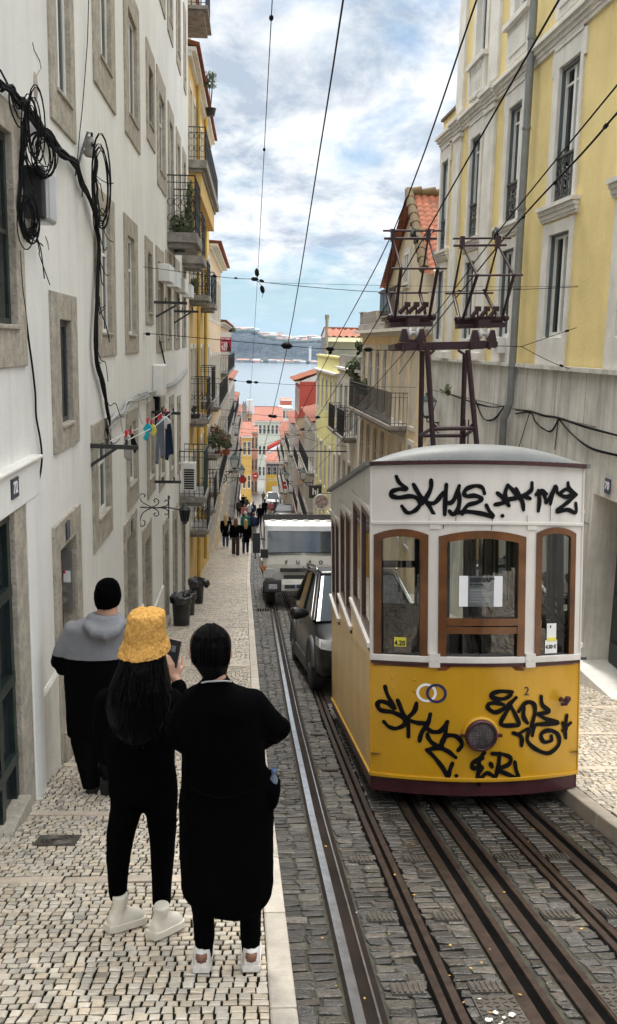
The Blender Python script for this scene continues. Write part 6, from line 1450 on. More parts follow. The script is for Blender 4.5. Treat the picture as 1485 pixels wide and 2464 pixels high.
    mb.build('button',M['red'],o,True); mb=MB(); mb.box(LW-.10,9.322,-2.48,LW-.03,9.331,-2.36); mb.build('label_card',M['paper'],o,True)
    mb=MB(); 
    for z in (-2.56,-2.68): mb.box(LW-.17,9.322,z-.03,LW-.08,9.331,z+.03)
    mb.build('name_card',M['slabstone'],o,True)
    # right wall cables
    RP=lambda x,y,o=.09:(lambda r:r*((RA-o)/(r.x-RB*r.y)))(ray(*a5(x,y)))
    mb=MB()
    for pts in ([(500,985),(560,1010),(640,1040),(730,1070),(800,1080),(880,1070)],[(920,1100),(1000,1105),(1080,1130),(1160,1140),(1300,1190),(1485,1240)],[(920,1120),(1000,1110),(1030,1160),(1070,1200),(1120,1215),(1160,1145)],[(1160,1145),(1240,1240),(1340,1310),(1485,1350)],[(700,1050),(740,1140),(800,1150),(860,1075)]):
        for k in range(2): mb.tube(smooth([RP(x,y+random.uniform(-4,4)) for x,y in pts]),.012,5)
    for (x,y,x2,y2) in ((1000,1110,935,1320),(1160,1140,1138,1320),(855,1075,825,1320)): mb.tube([RP(x,y),RP(x2,y2)],.008,4)
    tag(mb.build('wall_cable',M['cable']),'dark cables looping along the grey stone base under the yellow wall','cable')
cables()
def wires():
    wm=M['cable']; grp=None
    def wire(label,pts,r,joints=(),sag=0,n=6):
        q=[P(*p) if len(p)==3 else Vector(p[:3]) for p in pts]; mb=MB(); mb.tube(smooth(q,5) if len(q)>2 else q,r,n)
        for (i,t,s) in joints:
            c=q[i].lerp(q[i+1],t); dr=(q[i+1]-q[i]).normalized(); mb.tube([c-dr*s*2,c-dr*s,c+dr*s,c+dr*s*2],[r,s,s,r],8)
        return tag(mb.build('overhead_wire',wm),label,'wire')
    wire('thin overhead wire rising near the white house, hung from the upper span',[(657,-40,6.6),(653,43,7.3),(636,360,10.5),(620,664,16.6),(605,915,26.5),(597,1010,36)],0.0037,((1,0,0.0165),(2,0,0.0150)))
    wire('heavy contact wire over the shiny rail, held by the dark clamp',[(834,-40,5.9),(826,0,6.1),(770,360,8.8),(692,832,15.6),(640,1060,27),(620,1140,40),(611,1180,60)],0.0065,((3,0,0.0375),))
    wire('contact wire left of the current collectors against the sky',[(1165,-40,5.9),(1147,0,6.1),(945,560,9.6),(795,848,15.5),(700,1040,27),(660,1110,40)],0.0065,((3,0,0.0300),))
    wire('contact wire resting on the roller of the left current collector',[(1370,-45,5.3),(1345,0,5.5),(1028,556,9.6),(862,850,15.4),(740,1040,28)],0.0074,((3,0,0.0300),))
    wire('contact wire resting on the roller of the right current collector',[(1560,115,5.5),(1485,205,6.1),(1192,566,9.65),(975,845,15.2),(800,1040,28)],0.0065)
    wire('thick bound feeder cable crossing the yellow house to the right collector',[(1560,195,6.2),(1485,272,6.9),(1400,370,7.5),(1225,560,10.0),(1040,790,14.8),(960,900,18)],0.0087,((1,.3,0.0165),(2,.3,0.0165),(2,.75,0.0165)))
    # cross spans
    def span(label,pts,r=.008,joints=(),fork=None):
        return wire(label,pts,r,joints)
    p=LWp((345,642),0); q=LWp((345,803),0)
    wire('upper span wire with beads, from the white house to the yellow house',[tuple(p)+(0,)][0:0]+[(345,642,p.y),(545,668,16.4),(620,672,16.5),(640,680,16.4),(925,703,15.6),(1230,697,14.9),(1392,690,14.6)],0.0053,((0,.85,0.0225),(1,.3,0.0165),(1,.9,0.0338),(2,.5,0.0263),(4,.6,0.0150),(4,.8,0.0225)))
    wire('second thinner strand of the upper span right of the beads',[(640,680,16.4),(930,687,15.7),(1230,690,15.0),(1392,688,14.7)],0.0031)
    wire('dropper with two dark clamps below the upper span beads',[(618,652,16.5),(620,672,16.5),(630,690,16.5),(633,703,16.5),(631,716,16.5)],0.0050,((0,.2,0.0375),(2,.5,0.0375)))
    wire('lower span wire with square clamps, passing behind the roof trestle',[(345,803,q.y),(400,806,16.0),(690,832,15.6),(800,840,15.4),(975,842,15.0),(1180,833,14.6),(1255,834,14.4)],0.0065,((0,.2,0.0263),(2,0,0.0525),(2,.95,0.0375),(3,.5,0.0375)))
    wire('upper fork of the lower span fixed to the yellow wall',[(1255,834,14.4),(1330,808,14.2),(1388,788,14.1)],0.0056,((1,.6,0.0188),))
    wire('lower fork of the lower span fixed above the stone base',[(1255,834,14.4),(1320,868,14.2),(1372,888,14.0)],0.0056,((1,.6,0.0188),))
    wire('span wire with small clamps across the street below the red board',[(455,905,27),(530,912,27.5),(600,919,28),(760,928,28.5),(1000,932,24.5)],0.0068,((1,.5,0.0300),(2,0,0.0525),(2,.1,0.0375)))
    wire('span wire crossing in front of the red tower house',[(490,978,36),(570,990,37),(660,1002,37.5),(770,1004,38),(872,1000,38)],0.0081,((1,.9,0.0600),(2,0,0.0675),(2,.95,0.0600)))
    wire('thick rigid bar across the street above the lamps',[(556,1084,47),(600,1084,47),(868,1087,40)],0.0288,((0,.5,0.0375),))
    wire('slack double wire rising to the right from the rigid bar clamp',[(580,1082,47),(690,1055,46),(770,1030,44),(840,1012,42)],0.0074,((0,.0,0.0525),))
    for i,(x0,y0,x1,y1,dd) in enumerate(((560,1030,790,1034,52),(575,1040,770,1046,60),(572,1100,740,1106,66),(578,1120,715,1125,80),(580,1132,705,1136,95),(582,1148,700,1150,110),(560,1060,600,1066,55))):
        wire(('thin cross wire level with the pink roofs','thin cross wire just under the pink roof line','thin cross wire at the height of the left street lamp','thin cross wire above the no entry sign','lowest but one cross wire over the crowd','lowest cross wire at the end of the street','short cross wire by the flowered balcony')[i],[(x0,y0,dd),((x0+x1)/2,(y0+y1)/2+5,dd),(x1,y1,dd)],0.0087)
    for i,(a,b) in enumerate((((700,1040,30),(835,1075,40)),((760,1130,44),(900,960,30)),((690,1120,56),(800,1040,38)))):
        wire(('diagonal cable across the lime facade, lowest','diagonal cable rising from the lime facade to the ochre balcony','diagonal cable over the orange facade')[i],[a,tuple((a[k]+b[k])/2+(6 if k==1 else 0) for k in range(3)),b],0.0081)
wires()
def lantern(x,y,d,s,wallx,label):
    p=P(x,y,d); t=thing('street_lamp',label,'street lamp',tuple(p)); sg=1 if wallx>p.x else -1
    mb=MB(); 
    def sq(w,z): return [(-w,-w,z),(w,-w,z),(w,w,z),(-w,w,z)]
    mb.loft([sq(.11*s,-.26*s),sq(.19*s,.12*s)],0,False); mb.build('lamp_glass',M['lampglass'],t)
    f=MB(); f.loft([sq(.22*s,.12*s),sq(.21*s,.15*s),sq(.10*s,.27*s),sq(.07*s,.29*s),sq(.07*s,.33*s),sq(.02*s,.38*s)],0,False); f.loft([sq(.07*s,-.34*s),sq(.13*s,-.27*s)],0,False); f.tube([(0,0,.36*s),(0,0,.46*s)],.015*s,6)
    for a,b in ((-1,-1),(1,-1),(1,1),(-1,1)): f.tube([(a*.11*s,b*.11*s,-.27*s),(a*.19*s,b*.19*s,.13*s)],.014*s,5)
    f.build('lamp_frame',M['greeniron'],t)
    b=MB(); L=wallx-p.x
    b.tube([(0,0,-.34*s),(0,0,-.42*s),(L*.3,0,-.45*s),(L,0,-.45*s)],.022*s,6); b.tube([(L*.15,0,-.45*s),(L*.5,0,-.62*s),(L,0,-.85*s)],.018*s,6)
    b.tube([(L*.55+.1*s*math.cos(k*.7),0,-.55*s+.1*s*math.sin(k*.7)) for k in range(9)],.012*s,5); b.box(L-.02,-.05*s,-.95*s,L+.02,.05*s,-.3*s)
    b.build('bracket',M['greeniron'],t)
def lamps():
    lantern(565,1110,46,1.15,LW,'large four sided street lamp on a bracket by the flowered balcony'); lantern(582,1133,64,1.1,LW,'smaller street lamp just behind the large left one')
    lantern(730,1141,56,1.15,3.7,'street lamp on the right over the orange facade'); lantern(690,1145,84,1.15,3.7,'street lamp far down on the right above the no entry sign'); lantern(683,1133,97,1.1,3.7,'faint street lamp farthest down on the right')
    lantern(1029,976,23.3,.95,4.84,'grey green lantern behind the trestle on the yellow house corner')
    # scroll bracket with little lantern
    t=thing('lamp_bracket','black scrolled iron bracket with small lantern on the white wall','bracket',(LW,14.9,-2.7)); mb=MB(); q=lambda x,y:P(*a7(x,y),14.95)
    mb.tube([q(920,213),q(1010,217),q(1110,215),q(1220,237)],.012,6)
    def scroll(c,r,a0,turns,sg=1): mb.tube([q(c[0]+r*(1-.75*k/16)*math.cos(a0+sg*turns*2*math.pi*k/16),c[1]+r*(1-.75*k/16)*math.sin(a0+sg*turns*2*math.pi*k/16)) for k in range(17)],.009,5)
    mb.tube(smooth([q(1000,212),q(940,180),q(922,140),q(940,125),q(958,135),q(950,148)]),.009,5); mb.tube(smooth([q(1000,218),q(945,250),q(925,310),q(935,340),q(955,330),q(955,305),q(942,300)]),.009,5)
    for sg in (-1,1): mb.tube(smooth([q(1000,215),q(1040,215+sg*20),q(1048,215+sg*45),q(1030,215+sg*58),q(1016,215+sg*45),q(1028,215+sg*35)]),.009,5); mb.tube(smooth([q(1050,215),q(1100,215+sg*12),q(1112,215+sg*35),q(1098,215+sg*50),q(1088,215+sg*38)]),.009,5)
    mb.tube([q(1115,285),q(1115,145)],.010,5); mb.ell(tuple(q(1115,150)),.02,.02,.04,8,6); mb.build('ironwork',M['iron'],t,True)
    p=q(1220,245); l=MB(); l.lathe(tuple(p),[(.02,.14),(.09,.06),(.10,.04)],6); l.lathe(tuple(p),[(.05,-.16),(.03,-.2)],6)
    for k in range(6): a=k*math.pi/3; l.tube([p+Vector((.09*math.cos(a),.09*math.sin(a),.05)),p+Vector((.055*math.cos(a),.055*math.sin(a),-.16))],.008,4)
    l.build('lantern',M['iron'],t,True); l=MB(); l.lathe(tuple(p),[(.08,.04),(.05,-.15)],6); l.build('lantern_glass',M['glass'],t,True)
    # clothes line brackets
    def cb(label,a,b,c=None,e=None,d=None):
        A=LWp(a,0); dd=A.y; t=thing('drying_bracket',label,'clothes bracket',tuple(A)); mb=MB(); B_=P(*b,dd); mb.bar(A,B_,.04,.05)
        if c: mb.bar(LWp(c,0) if e is None else P(*c,dd),P(*e,dd),.035,.035)
        for k in (.35,.75): q_=A.lerp(B_,k); mb.tube([q_,q_+Vector((0,0,.09))],.016,6)
        mb.build('iron_arm',M['iron'],t,True); return A,B_
    A1,B1=cb('heavy dark iron drying bracket with diagonal strut, nearest on the white wall',a2(598,1292),a2(915,1306),a2(592,1428),a2(770,1308))
    A2,B2=cb('iron drying bracket holding the far end of the laundry line',a2(1003,1070),a2(1192,1080)); cb('low iron drying bracket under the laundry',a2(1012,1530),a2(1196,1532)); cb('upper iron bracket with strut beside the shutter boxes',a2(1018,345),a2(1236,352),a2(1030,442),a2(1165,365)); cb('farther upper iron bracket with strut near the ochre house',a2(1148,405),a2(1312,408),a2(1150,482),a2(1260,412))
    l1,l2=A1.lerp(B1,.7)+Vector((0,0,.06)),A2.lerp(B2,.72)+Vector((0,0,.03)); m1,m2=A1.lerp(B1,.4)+Vector((0,0,.06)),A2.lerp(B2,.35)
    mb=MB(); mb.tube([l1,l1.lerp(l2,.5)-Vector((0,0,.06)),l2],.006,5); mb.tube([m1,m1.lerp(m2,.5)-Vector((0,0,.05)),m2],.006,5); tag(mb.build('clothes_line',mat('white cord',(.6,.6,.58),.7)),'white clothes lines strung between the iron drying brackets','clothes line')
    peg=mat('red peg',(.55,.015,.03),.4)
    def garment(label,pts,d,col,cat='laundry',th=.03):
        mt=cloth('cloth '+label[:20],col); c=P(*pts[0],d); t=thing('hanging_garment',label,cat,tuple(c)); q=[P(x,y,d) for x,y in pts]; mb=MB(); n=len(q); cen=sum(q,Vector())/n
        fr=[]; bk=[]
        for p_ in q: fr.append(p_+Vector((0,-th,0))); bk.append(p_+Vector((0,th,0)))
        mid=[p_.lerp(cen,.0)+Vector((0,0,0)) for p_ in q]
        mb.loft([[p_.lerp(cen,.12) for p_ in fr],mid,[p_.lerp(cen,.12) for p_ in bk]],0,True)
        o=mb.build('fabric',mt,t,True)
        k=MB(); k.box(c.x-.014,c.y-.035,c.z-.03,c.x+.014,c.y+.035,c.z+.045); k.build('peg',peg,t,True)
    for lab,pts,d,col in (('pale striped cloth pegged nearest on the laundry line',[(835,1215),(860,1225),(865,1300),(872,1385),(850,1392),(820,1370),(815,1300),(818,1235)],11.3,(.36,.34,.32)),('black cloth pegged beside the pale striped one',[(862,1205),(880,1215),(900,1270),(916,1300),(890,1345),(870,1300),(862,1260)],11.6,(.012,.012,.013)),
      ('bright turquoise socks on the laundry line',[(975,1130),(1000,1160),(1003,1190),(985,1210),(975,1262),(955,1255),(945,1240),(962,1210),(945,1180)],13.2,(.03,.36,.46)),('yellow cloth on the laundry line next to turquoise socks',[(1000,1140),(1030,1165),(1037,1200),(1015,1235),(1000,1215),(1000,1180)],13.6,(.55,.48,.10)),
      ('grey tracksuit trousers hanging on the laundry line',[(1045,1110),(1085,1125),(1085,1200),(1088,1370),(1062,1375),(1055,1250),(1045,1415),(1025,1410),(1030,1250),(1032,1130)],15.2,(.13,.15,.19)),('white shirt draped over the laundry line',[(1065,1100),(1100,1098),(1130,1130),(1128,1145),(1105,1150),(1100,1185),(1065,1170),(1058,1130)],15.6,(.6,.6,.62)),('navy jeans hanging farthest on the laundry line',[(1095,1065),(1118,1075),(1135,1200),(1148,1345),(1118,1355),(1112,1390),(1090,1385),(1092,1200),(1085,1100)],16.4,(.02,.03,.06))):
        garment(lab,[a2(*p) for p in pts],d,col)
lamps()
def street_things():
    # bins
    def bin_(x,y,d,r,h,label,lid=False,handle=False):
        p=onG(x,y); z=zg(p.y); t=thing('waste_bin',label,'bin',(p.x,p.y,z)); mb=MB(); mb.lathe((0,0,0),[(r*.82,0),(r*.84,.02),(r,h),(r*1.08,h),(r*1.08,h+.05),(r*.98,h+.05),(r*.9,h-.02),(.01,h-.06)],24); mb.build('bin_body',M['black'],t)
        pl,tt,bs=nt('bin bag film '+label[:12]); bs.inputs['Base Color'].default_value=(.03,.03,.032,1); bs.inputs['Roughness'].default_value=.18
        b=MB(); n=30; rr=random.Random(int(x)); pr=[[rr.uniform(-1,1) for _ in range(n)] for _ in range(4)]
        b.loft([[((r*f+.02*pr[i][j])*math.cos(j*2*math.pi/n),(r*f+.02*pr[i][j])*math.sin(j*2*math.pi/n),zz+.012*pr[i][(j*3)%n]) for j in range(n)] for i,(f,zz) in enumerate(((1.1,h-.10),(1.15,h+.02),(1.08,h+.065),(.9,h-.04)))],0,True,False); b.build('bin_bag',pl,t)
        if handle:
            c=MB(); c.tube([(r*1.1,-.1,h-.02),(r*1.4,-.06,h+.0),(r*1.5,.05,h-.08),(r*1.2,.1,h-.16)],.06,8); c.build('folded_bag',M['black'],t)
        return t
    bin_(437,1505,19,.205,.62,'black waste bin with shiny bag rim, nearest on the left pavement'); bin_(473,1452,23,.2,.6,'black waste bin with bulging bag folded over its right side',handle=True); bin_(453,1480,21,.17,.5,'smaller black bin tucked against the wall between two bins')
    # air conditioner on the green balcony
    p=P(455,1148,22.8); t=thing('air_conditioner','white outdoor air conditioner hung beside the green balcony rail','air conditioner',tuple(p)); mb=MB(); mb.box(-.17,0,-.34,.17,.3,.36); mb.build('case',M['plasticw'],t,bevel=.02); mb=MB()
    for k in range(9): mb.box(-.125,-.012,-.3+k*.058,.125,.0,-.265+k*.058)
    mb.build('louvre_slats',M['slot'],t)
    # red estate agent board
    p=P(543.5,823,45); t=thing('sale_board','red and white estate agent board hanging from a balcony','sign',tuple(p)); w,h=.26,.46
    mb=MB(); mb.box(-w,-.02,-h,w,.02,.22); mb.build('red_panel',mat('crimson board',(.40,.012,.05),.5),t); mb=MB(); mb.box(-w,-.02,.222,w,.02,h); mb.build('white_panel',M['plasticw'],t)
    mb=MB(); S=lambda tx,sz,x,z:mb.add(*text_mesh(tx,sz,Matrix(((1,0,0,x),(0,0,-1,-.024),(0,1,0,z),(0,0,0,1))),.002,.006))
    for i,tx in enumerate(('918','670','761')): S(tx,.19,-.07,-.08-.13*i)
    S('Para Venda',.095,0,.15); mb.build('phone_number',M['paper'],t)
    mb=MB(); mb.ell((.15,-.03,-.12),.05,.02,.08,10,8); mb.prism([(.06,-.45),(.25,-.45),(.22,-.24),(.15,-.18),(.09,-.24)],-.04,-.022); mb.build('portrait',M['black'],t)
    # round signs
    def disc(x,y,d,r,label,rim,face,bar=None,txt=None,wallx=None,thick=.03):
        p=P(x,y,d); t=thing('round_sign',label,'sign',tuple(p)); mb=MB(); mb.lathe((0,0,0),[(r,thick),(r,-thick),(r*.8,-thick),(r*.8,-thick+.01)],24,0,'y'); mb.build('sign_rim',rim,t); mb=MB(); mb.lathe((0,0,0),[(r*.8,-thick+.004),(.001,-thick+.003)],24,0,'y',caps=False); mb.build('sign_face',face,t)
        if bar: mb=MB(); mb.box(-r*.58,-thick-.012,-r*.16,r*.58,-thick,r*.16); mb.build('white_bar',bar,t)
        if txt: v,f=text_mesh(txt,r*.95,Matrix(((1,0,0,0),(0,0,-1,-thick-.004),(0,1,0,0),(0,0,0,1))),.002,.01); mb=MB(); mb.add(v,f); mb.build('sign_text',M['ink'],t)
        if wallx is not None: mb=MB(); mb.bar((0,.02,r*1.05),(wallx-p.x,.02,r*1.05),.03,.03); mb.build('sign_arm',M['iron'],t)
    disc(534,1151,45,.26,'round white sign with thick black rim hanging under the left lamp',M['black'],M['plasticw'],txt='A4',wallx=LW)
    disc(615,1145,128,.44,'red no entry sign on the pink house at the street end',M['red'],M['red'],M['paper']); disc(689,1167,92,.42,'red no entry sign on the right below the lamps',M['red'],M['red'],M['paper'],wallx=3.7)
    disc(584,1154,100,.42,'plain red round sign by the dark doorway on the left',M['red'],M['red'],wallx=LW); disc(675,1167,130,.40,'small red round sign beside the yellow shop',M['red'],M['red'])
    disc(773,1208,44,.40,'round sign with flower pattern near the tram roof edge',M['plasticw'],mat('floral face',(.5,.2,.22),.6,var=.6,scale=9,col2=(.6,.55,.5)),wallx=4.05)
    p=P(759,1183,50); t=thing('hanging_sign','square black hanging sign with white letters on the lime house','sign',tuple(p)); mb=MB(); mb.box(-.35,-.04,-.36,.35,.04,.36); mb.build('sign_board',M['black'],t,bevel=.01); mb=MB(); mb.add(*text_mesh('hi',.5,Matrix(((1,0,0,0),(0,0,-1,-.045),(0,1,0,0),(0,0,0,1))),.002,.012)); mb.build('sign_text',M['paper'],t); mb=MB(); mb.bar((0,0,.4),(.6,0,.4),.03,.03); mb.build('sign_arm',M['iron'],t)
    # flag over the street end
    p=P(660,1078,140); t=thing('street_banner','red and white banner hung across the lower street','banner',tuple(p)); mb=MB(); mb.loft([[(-1.0+2.2*k/6,.06*math.sin(k*1.7),-1.1+1.2*k/6+o) for k in range(7)] for o in (.0,.75)],0,True,False,False); mb.build('white_stripe',M['paper'],t,solid=.01); mb=MB(); mb.loft([[(-1.0+2.2*k/6,.06*math.sin(k*1.7)-.02,-1.1+1.2*k/6+o) for k in range(7)] for o in (.75,1.45)],0,True,False,False); mb.build('red_stripe',mat('banner red',(.5,.06,.04),.7),t,solid=.01)
street_things()
def foliage(mb,c,rx,ry,rz,n,size,rr,mi=0):
    for k in range(n):
        while True:
            q=Vector((rr.uniform(-1,1),rr.uniform(-1,1),rr.uniform(-1,1)))
            if q.length<1: break
        p=Vector((c[0]+q.x*rx,c[1]+q.y*ry,c[2]+q.z*rz)); u=Vector((rr.gauss(0,1),rr.gauss(0,1),rr.gauss(0,1))).normalized(); v=u.orthogonal().normalized(); s=size*rr.uniform(.6,1.4)
        mb.add([p-u*s,p+v*s*.45,p+u*s,p-v*s*.45],[(0,1,2,3)],mi)
def plants():
    rr=random.Random(21)
    def plant(label,x,y,d,rx,rz,n,size,mats,pot=True,stems=0,name='potted_plant',X=None):
        p=P(x,y,d); t=thing(name,label,'plant',tuple(p)); mb=MB()
        k=len(mats)
        for i in range(k*3): foliage(mb,(rr.uniform(-.6,.6)*rx,rr.uniform(-.4,.4)*rx,rr.uniform(-.5,.6)*rz),rx*.55,rx*.5,rz*.55,n//(k*3),size,rr,i%k)
        mb.build('leaves',mats,t)
        st=MB()
        for i in range(max(3,stems)): a=rr.uniform(-1,1)*rx; st.tube([(0,0,-rz*1.1),(a*.4,rr.uniform(-.1,.1),-rz*.3),(a,rr.uniform(-.1,.1),rr.uniform(.3,1)*rz)],[.014,.01,.005],5)
        st.build('stems',M['moss'],t)
        if pot: q=MB(); q.lathe((0,0,-rz*1.1-.22),[(.12,0),(.17,.2),(.18,.22),(.15,.22),(.14,.18)],14); q.build('pot',M['terracotta'] if pot==1 else M['black'],t)
    plant('lush red and green potted plants crowding a small balcony on the ochre house',527,1050,36,.42,.52,900,.06,[M['leaf'],M['leafred'],M['leaf']])
    plant('green potted plant spilling over the right end of the flowered balcony',545,1062,37,.25,.3,420,.06,[M['leaf']])
    plant('straggly dark plants inside the iron balcony of the white house',432,545,20.6,.32,.3,420,.05,[M['leaf'],M['leaf']],pot=2); plant('climbing dark plant on the balcony front rail of the white house',452,500,21.2,.14,.62,420,.05,[M['leaf']],pot=False,name='climbing_plant')
    plant('spiky yellow green plant in a pot on the narrow ochre house balcony',473,688,26.9,.2,.22,200,.06,[M['leaf']],pot=2); plant('dark round pot with sparse plant on the lower ochre balcony',468,985,26.9,.12,.12,60,.05,[M['leaf']],pot=2)
    plant('wispy green plant high on the rooftop balcony at the left',507,215,30,.32,.5,260,.05,[M['leaf']],pot=2); plant('bushy plant spilling over the roof ledge of the sand house',553,790,68,.7,.35,400,.10,[M['leaf']],pot=False,name='ledge_plant')
    plant('tall terrace plant with long leafy branches on the white house at right',868,905,37.5,.75,.75,800,.10,[M['leaf']],stems=12,pot=1); plant('dense dark plants filling the terrace end above the ochre balcony',890,940,35.5,.45,.6,650,.08,[M['leaf']],pot=2); plant('yellowish plant tip above the terrace wall beside the ochre cornice',873,830,37,.28,.3,120,.09,[M['leaf']],pot=False,stems=4,name='terrace_plant')
    plant('small weeds growing out of the grey stone base under the trestle',1078,938,20.2,.12,.12,120,.035,[M['leaf']],pot=False,name='wall_weed')
    # towel on balcony
    p=P(510,702,32.8); t=thing('hanging_towel','dark green striped towel over an ochre house balcony rail','towel',tuple(p)); mb=MB(); mb.loft([[(.02*math.sin(k*2),-.5+1.0*k/6,z) for k in range(7)] for z in (.5,0,-.6)],0,True,False,False); mb.build('cloth',cloth('green towel',(.02,.05,.06)),t,solid=.02)
plants()
# ---------- river, far shore, lower town ----------
def far():
    wt,t,b=nt('river water'); b.inputs['Base Color'].default_value=(.15,.19,.215,1); b.inputs['Roughness'].default_value=.25; v=coords(t,(.02,.06,1)); bump(t,b,noise_f(t,1,6,.6,v,.3,.7),.25,1.5)
    mb=MB(); mb.quad((-6000,440,-50),(6000,440,-50),(6000,4000,-50),(-6000,4000,-50)); tag(mb.build('river',wt),kind='structure')
    zw=-50
    # far shore: shoreline at the distance where the ray meets the water
    r=ray(650,874); D=zw/r.z*r.y
    hm,t,b=nt('cliff rock and scrub'); v=coords(t,(.02,.02,.05)); f1=noise_f(t,1.2,8,.65,v,.4,.6); c=mix(t,(.03,.045,.045),(.095,.098,.102),f1); c=mix(t,c,(.016,.03,.022),noise_f(t,3.5,6,.6,v,.5,.62)); t.links.new(c,b.inputs['Base Color']); b.inputs['Roughness'].default_value=1; bump(t,b,noise_f(t,2.5,8,.7,v,.3,.7),1,12)
    prof=[(-2600,802),(400,800),(540,797),(565,800),(600,800),(617,806),(632,814),(660,818),(690,824),(710,826),(760,824),(800,822),(2600,815)]
    mb=MB(); rows_=[]; xs=[]
    for i in range(181):
        x=430+ (900-430)*i/180; xs.append(x)
    def top(x):
        for (a,ya),(b_,yb) in zip(prof[:-1],prof[1:]):
            if a<=x<=b_: return ya+(yb-ya)*(x-a)/(b_-a)
    for j,(fd,fz) in enumerate(((-20,-.02),(0,.03),(25,.12),(60,.30),(85,.62),(110,.88),(160,1.0),(300,1.06),(700,1.0),(1400,1.1))):
        row=[]
        for x in xs:
            ridge=P(x,top(x),D+160); h=ridge.z-zw; n1=noise.fractal(Vector((x*.05,j*.6,1.3)),.8,2.0,5); n2=noise.noise(Vector((x*.25,j*.9,4)))
            p=P(x,850,D); X=p.x*(1+fd/D); row.append((X,D+fd+n1*22*(1 if 0<j<7 else 0)+n2*8,zw+h*max(-.05,fz+(.10*n1+.05*n2 if 1<j<6 else .03*n1 if j>5 else 0))))
        rows_.append(row)
    mb.loft(rows_,0,True,False,False); L=rows_[0][0]; Rr=rows_[0][-1]
    tag(mb.build('hills',hm),kind='structure')
    rr=random.Random(9)
    hs=MB()
    for i in range(230):
        shore=i<60; x=rr.uniform(570,790)
        if shore: x=rr.choice([rr.uniform(560,625),rr.uniform(650,700),rr.uniform(650,690),rr.uniform(700,790)])
        d=D+(rr.uniform(-4,12) if shore else rr.uniform(190,600)); p=P(x,850,d); z=zw+1 if shore else P(x,top(x),D+160).z+rr.uniform(-2,6)
        w,h=rr.uniform(4,13)*(1 if shore else 1.3),rr.uniform(3,7)*(1 if shore else 2.0); cm=rr.choice([0,0,0,1,1,2]); hs.box(p.x-w,d,z-5,p.x+w,d+12,z+h,cm); hs.loft([[(p.x-w-.5,d-1,z+h),(p.x-w-.5,d+13,z+h),(p.x-w-.5,d+6,z+h+2.5)],[(p.x+w+.5,d-1,z+h),(p.x+w+.5,d+13,z+h),(p.x+w+.5,d+6,z+h+2.5)]],3 if rr.random()<.55 else cm,False)
    tag(hs.build('far_shore_houses',[mat('far white wall',(.42,.41,.39),.9),mat('far cream wall',(.34,.29,.24),.9),mat('far grey wall',(.33,.32,.31),.9),mat('far roof',(.42,.2,.13),.9)]),'hazy town of pale houses spread over the far river shore','far town',kind='stuff')
    tr=MB()
    for i in range(420):
        x=rr.uniform(560,800); shore=rr.random()<.35; d=D+(rr.uniform(4,30) if shore else rr.uniform(150,330)); p=P(x,850,d); z=zw+2 if shore else P(x,top(x),D+160).z; s=rr.uniform(4,8); tr.ell((p.x,d,z+rr.uniform(0,3)),s*1.3,s,s*.8,6,4)
    tag(tr.build('far_shore_trees',mat('far trees',(.035,.06,.025),1,var=.5,scale=.1)),'dark tree masses on the far shore cliff top and waterside','trees',kind='stuff')
    p=P(675,818,D+420); t=thing('tower_block','pale high rise block on the far shore skyline','tower block',tuple(p)); mb=MB(); mb.box(-9,0,-10,9,14,22); mb.box(-5,2,22,5,10,26); mb.build('wall',mat('tower concrete',(.58,.56,.54),.9),t); mb=MB()
    for k in range(7):
        for q in range(4): mb.box(-7.5+q*4,-.3,k*3-1,-5.5+q*4,-.05,k*3+.6)
    mb.build('windows',M['glass'],t)
    p=P(746,868,D+8); t=thing('lift_tower','slim white lift tower standing against the far cliff','tower',tuple(p)); mb=MB(); mb.box(-3,-3,-3,3,3,36); mb.build('shaft',M['plasticw'],t); mb=MB(); mb.box(-3,3,30,3,60,33); mb.build('footbridge',M['plasticw'],t)
    # ---- houses at the foot of the street ----
    def facing(label,x0,x1,ytop,d,col,rows,cols,roofy=None,rmat='tile2',zb=None,name='town_house',winc='glass',depth=10,base=None,wy=None,left=True):
        a,b=P(x0,ytop,d),P(x1,ytop,d); z0=zb if zb is not None else zr(min(d,200))-3; T=Matrix(((1,0,0,0),(0,-1,0,d),(0,0,1,0),(0,0,0,1)))
        B=thing(name,label,'house',((a.x+b.x)/2,d,z0)); zt=(a.z+b.z)/2; H=[]; w=(b.x-a.x)/cols
        hh=(zt-z0-2)/max(rows,1)
        for r_ in range(rows):
            for c in range(cols):
                cx=a.x+w*(c+.5); zz=zt-.9-hh*r_; ww=min(.5,w*.3); o=(cx-ww-.06,cx+ww+.06,zz-min(2.0,hh*.62)-.06,zz+.06); i=(cx-ww,cx+ww,zz-min(2.0,hh*.62),zz)
                s=surround(T,o,i,.05,.12).build('window',M['palestone'],B,True); casement(s,T,i,-.05,M['wframe'],M['glass'],1,(.6,),.035,mw=.015,fp=.01); H.append((o[0]+.01,o[1]-.01,o[2]+.01,o[3]-.01))
        wl=MB(T); facade(wl,a.x,b.x,z0,zt,H)
        for x in (a.x,b.x): wl.quad((x,0,z0),(x,-depth,z0),(x,-depth,zt),(x,0,zt))
        wl.quad((a.x,0,zt-.01),(b.x,0,zt-.01),(b.x,-depth,zt-.01),(a.x,-depth,zt-.01))
        wl.build('wall',mat('render '+label[:22],col,.85,var=.08,streak=.25),B,True); c=MB(T); c.box(a.x-.1,-.02,zt-.25,b.x+.1,.25,zt); c.build('cornice',M['wframe'],B,True)
        if roofy: roof(B,T,a.x,b.x,zt,.35,P(x0,roofy,d).z-zt,depth,M[rmat],.35)
        return B,T,a,b,zt,z0
    facing('orange corner house with small white window at the foot of the left side',581,607,992,150,(.58,.36,.17),2,2,985,zb=-27)
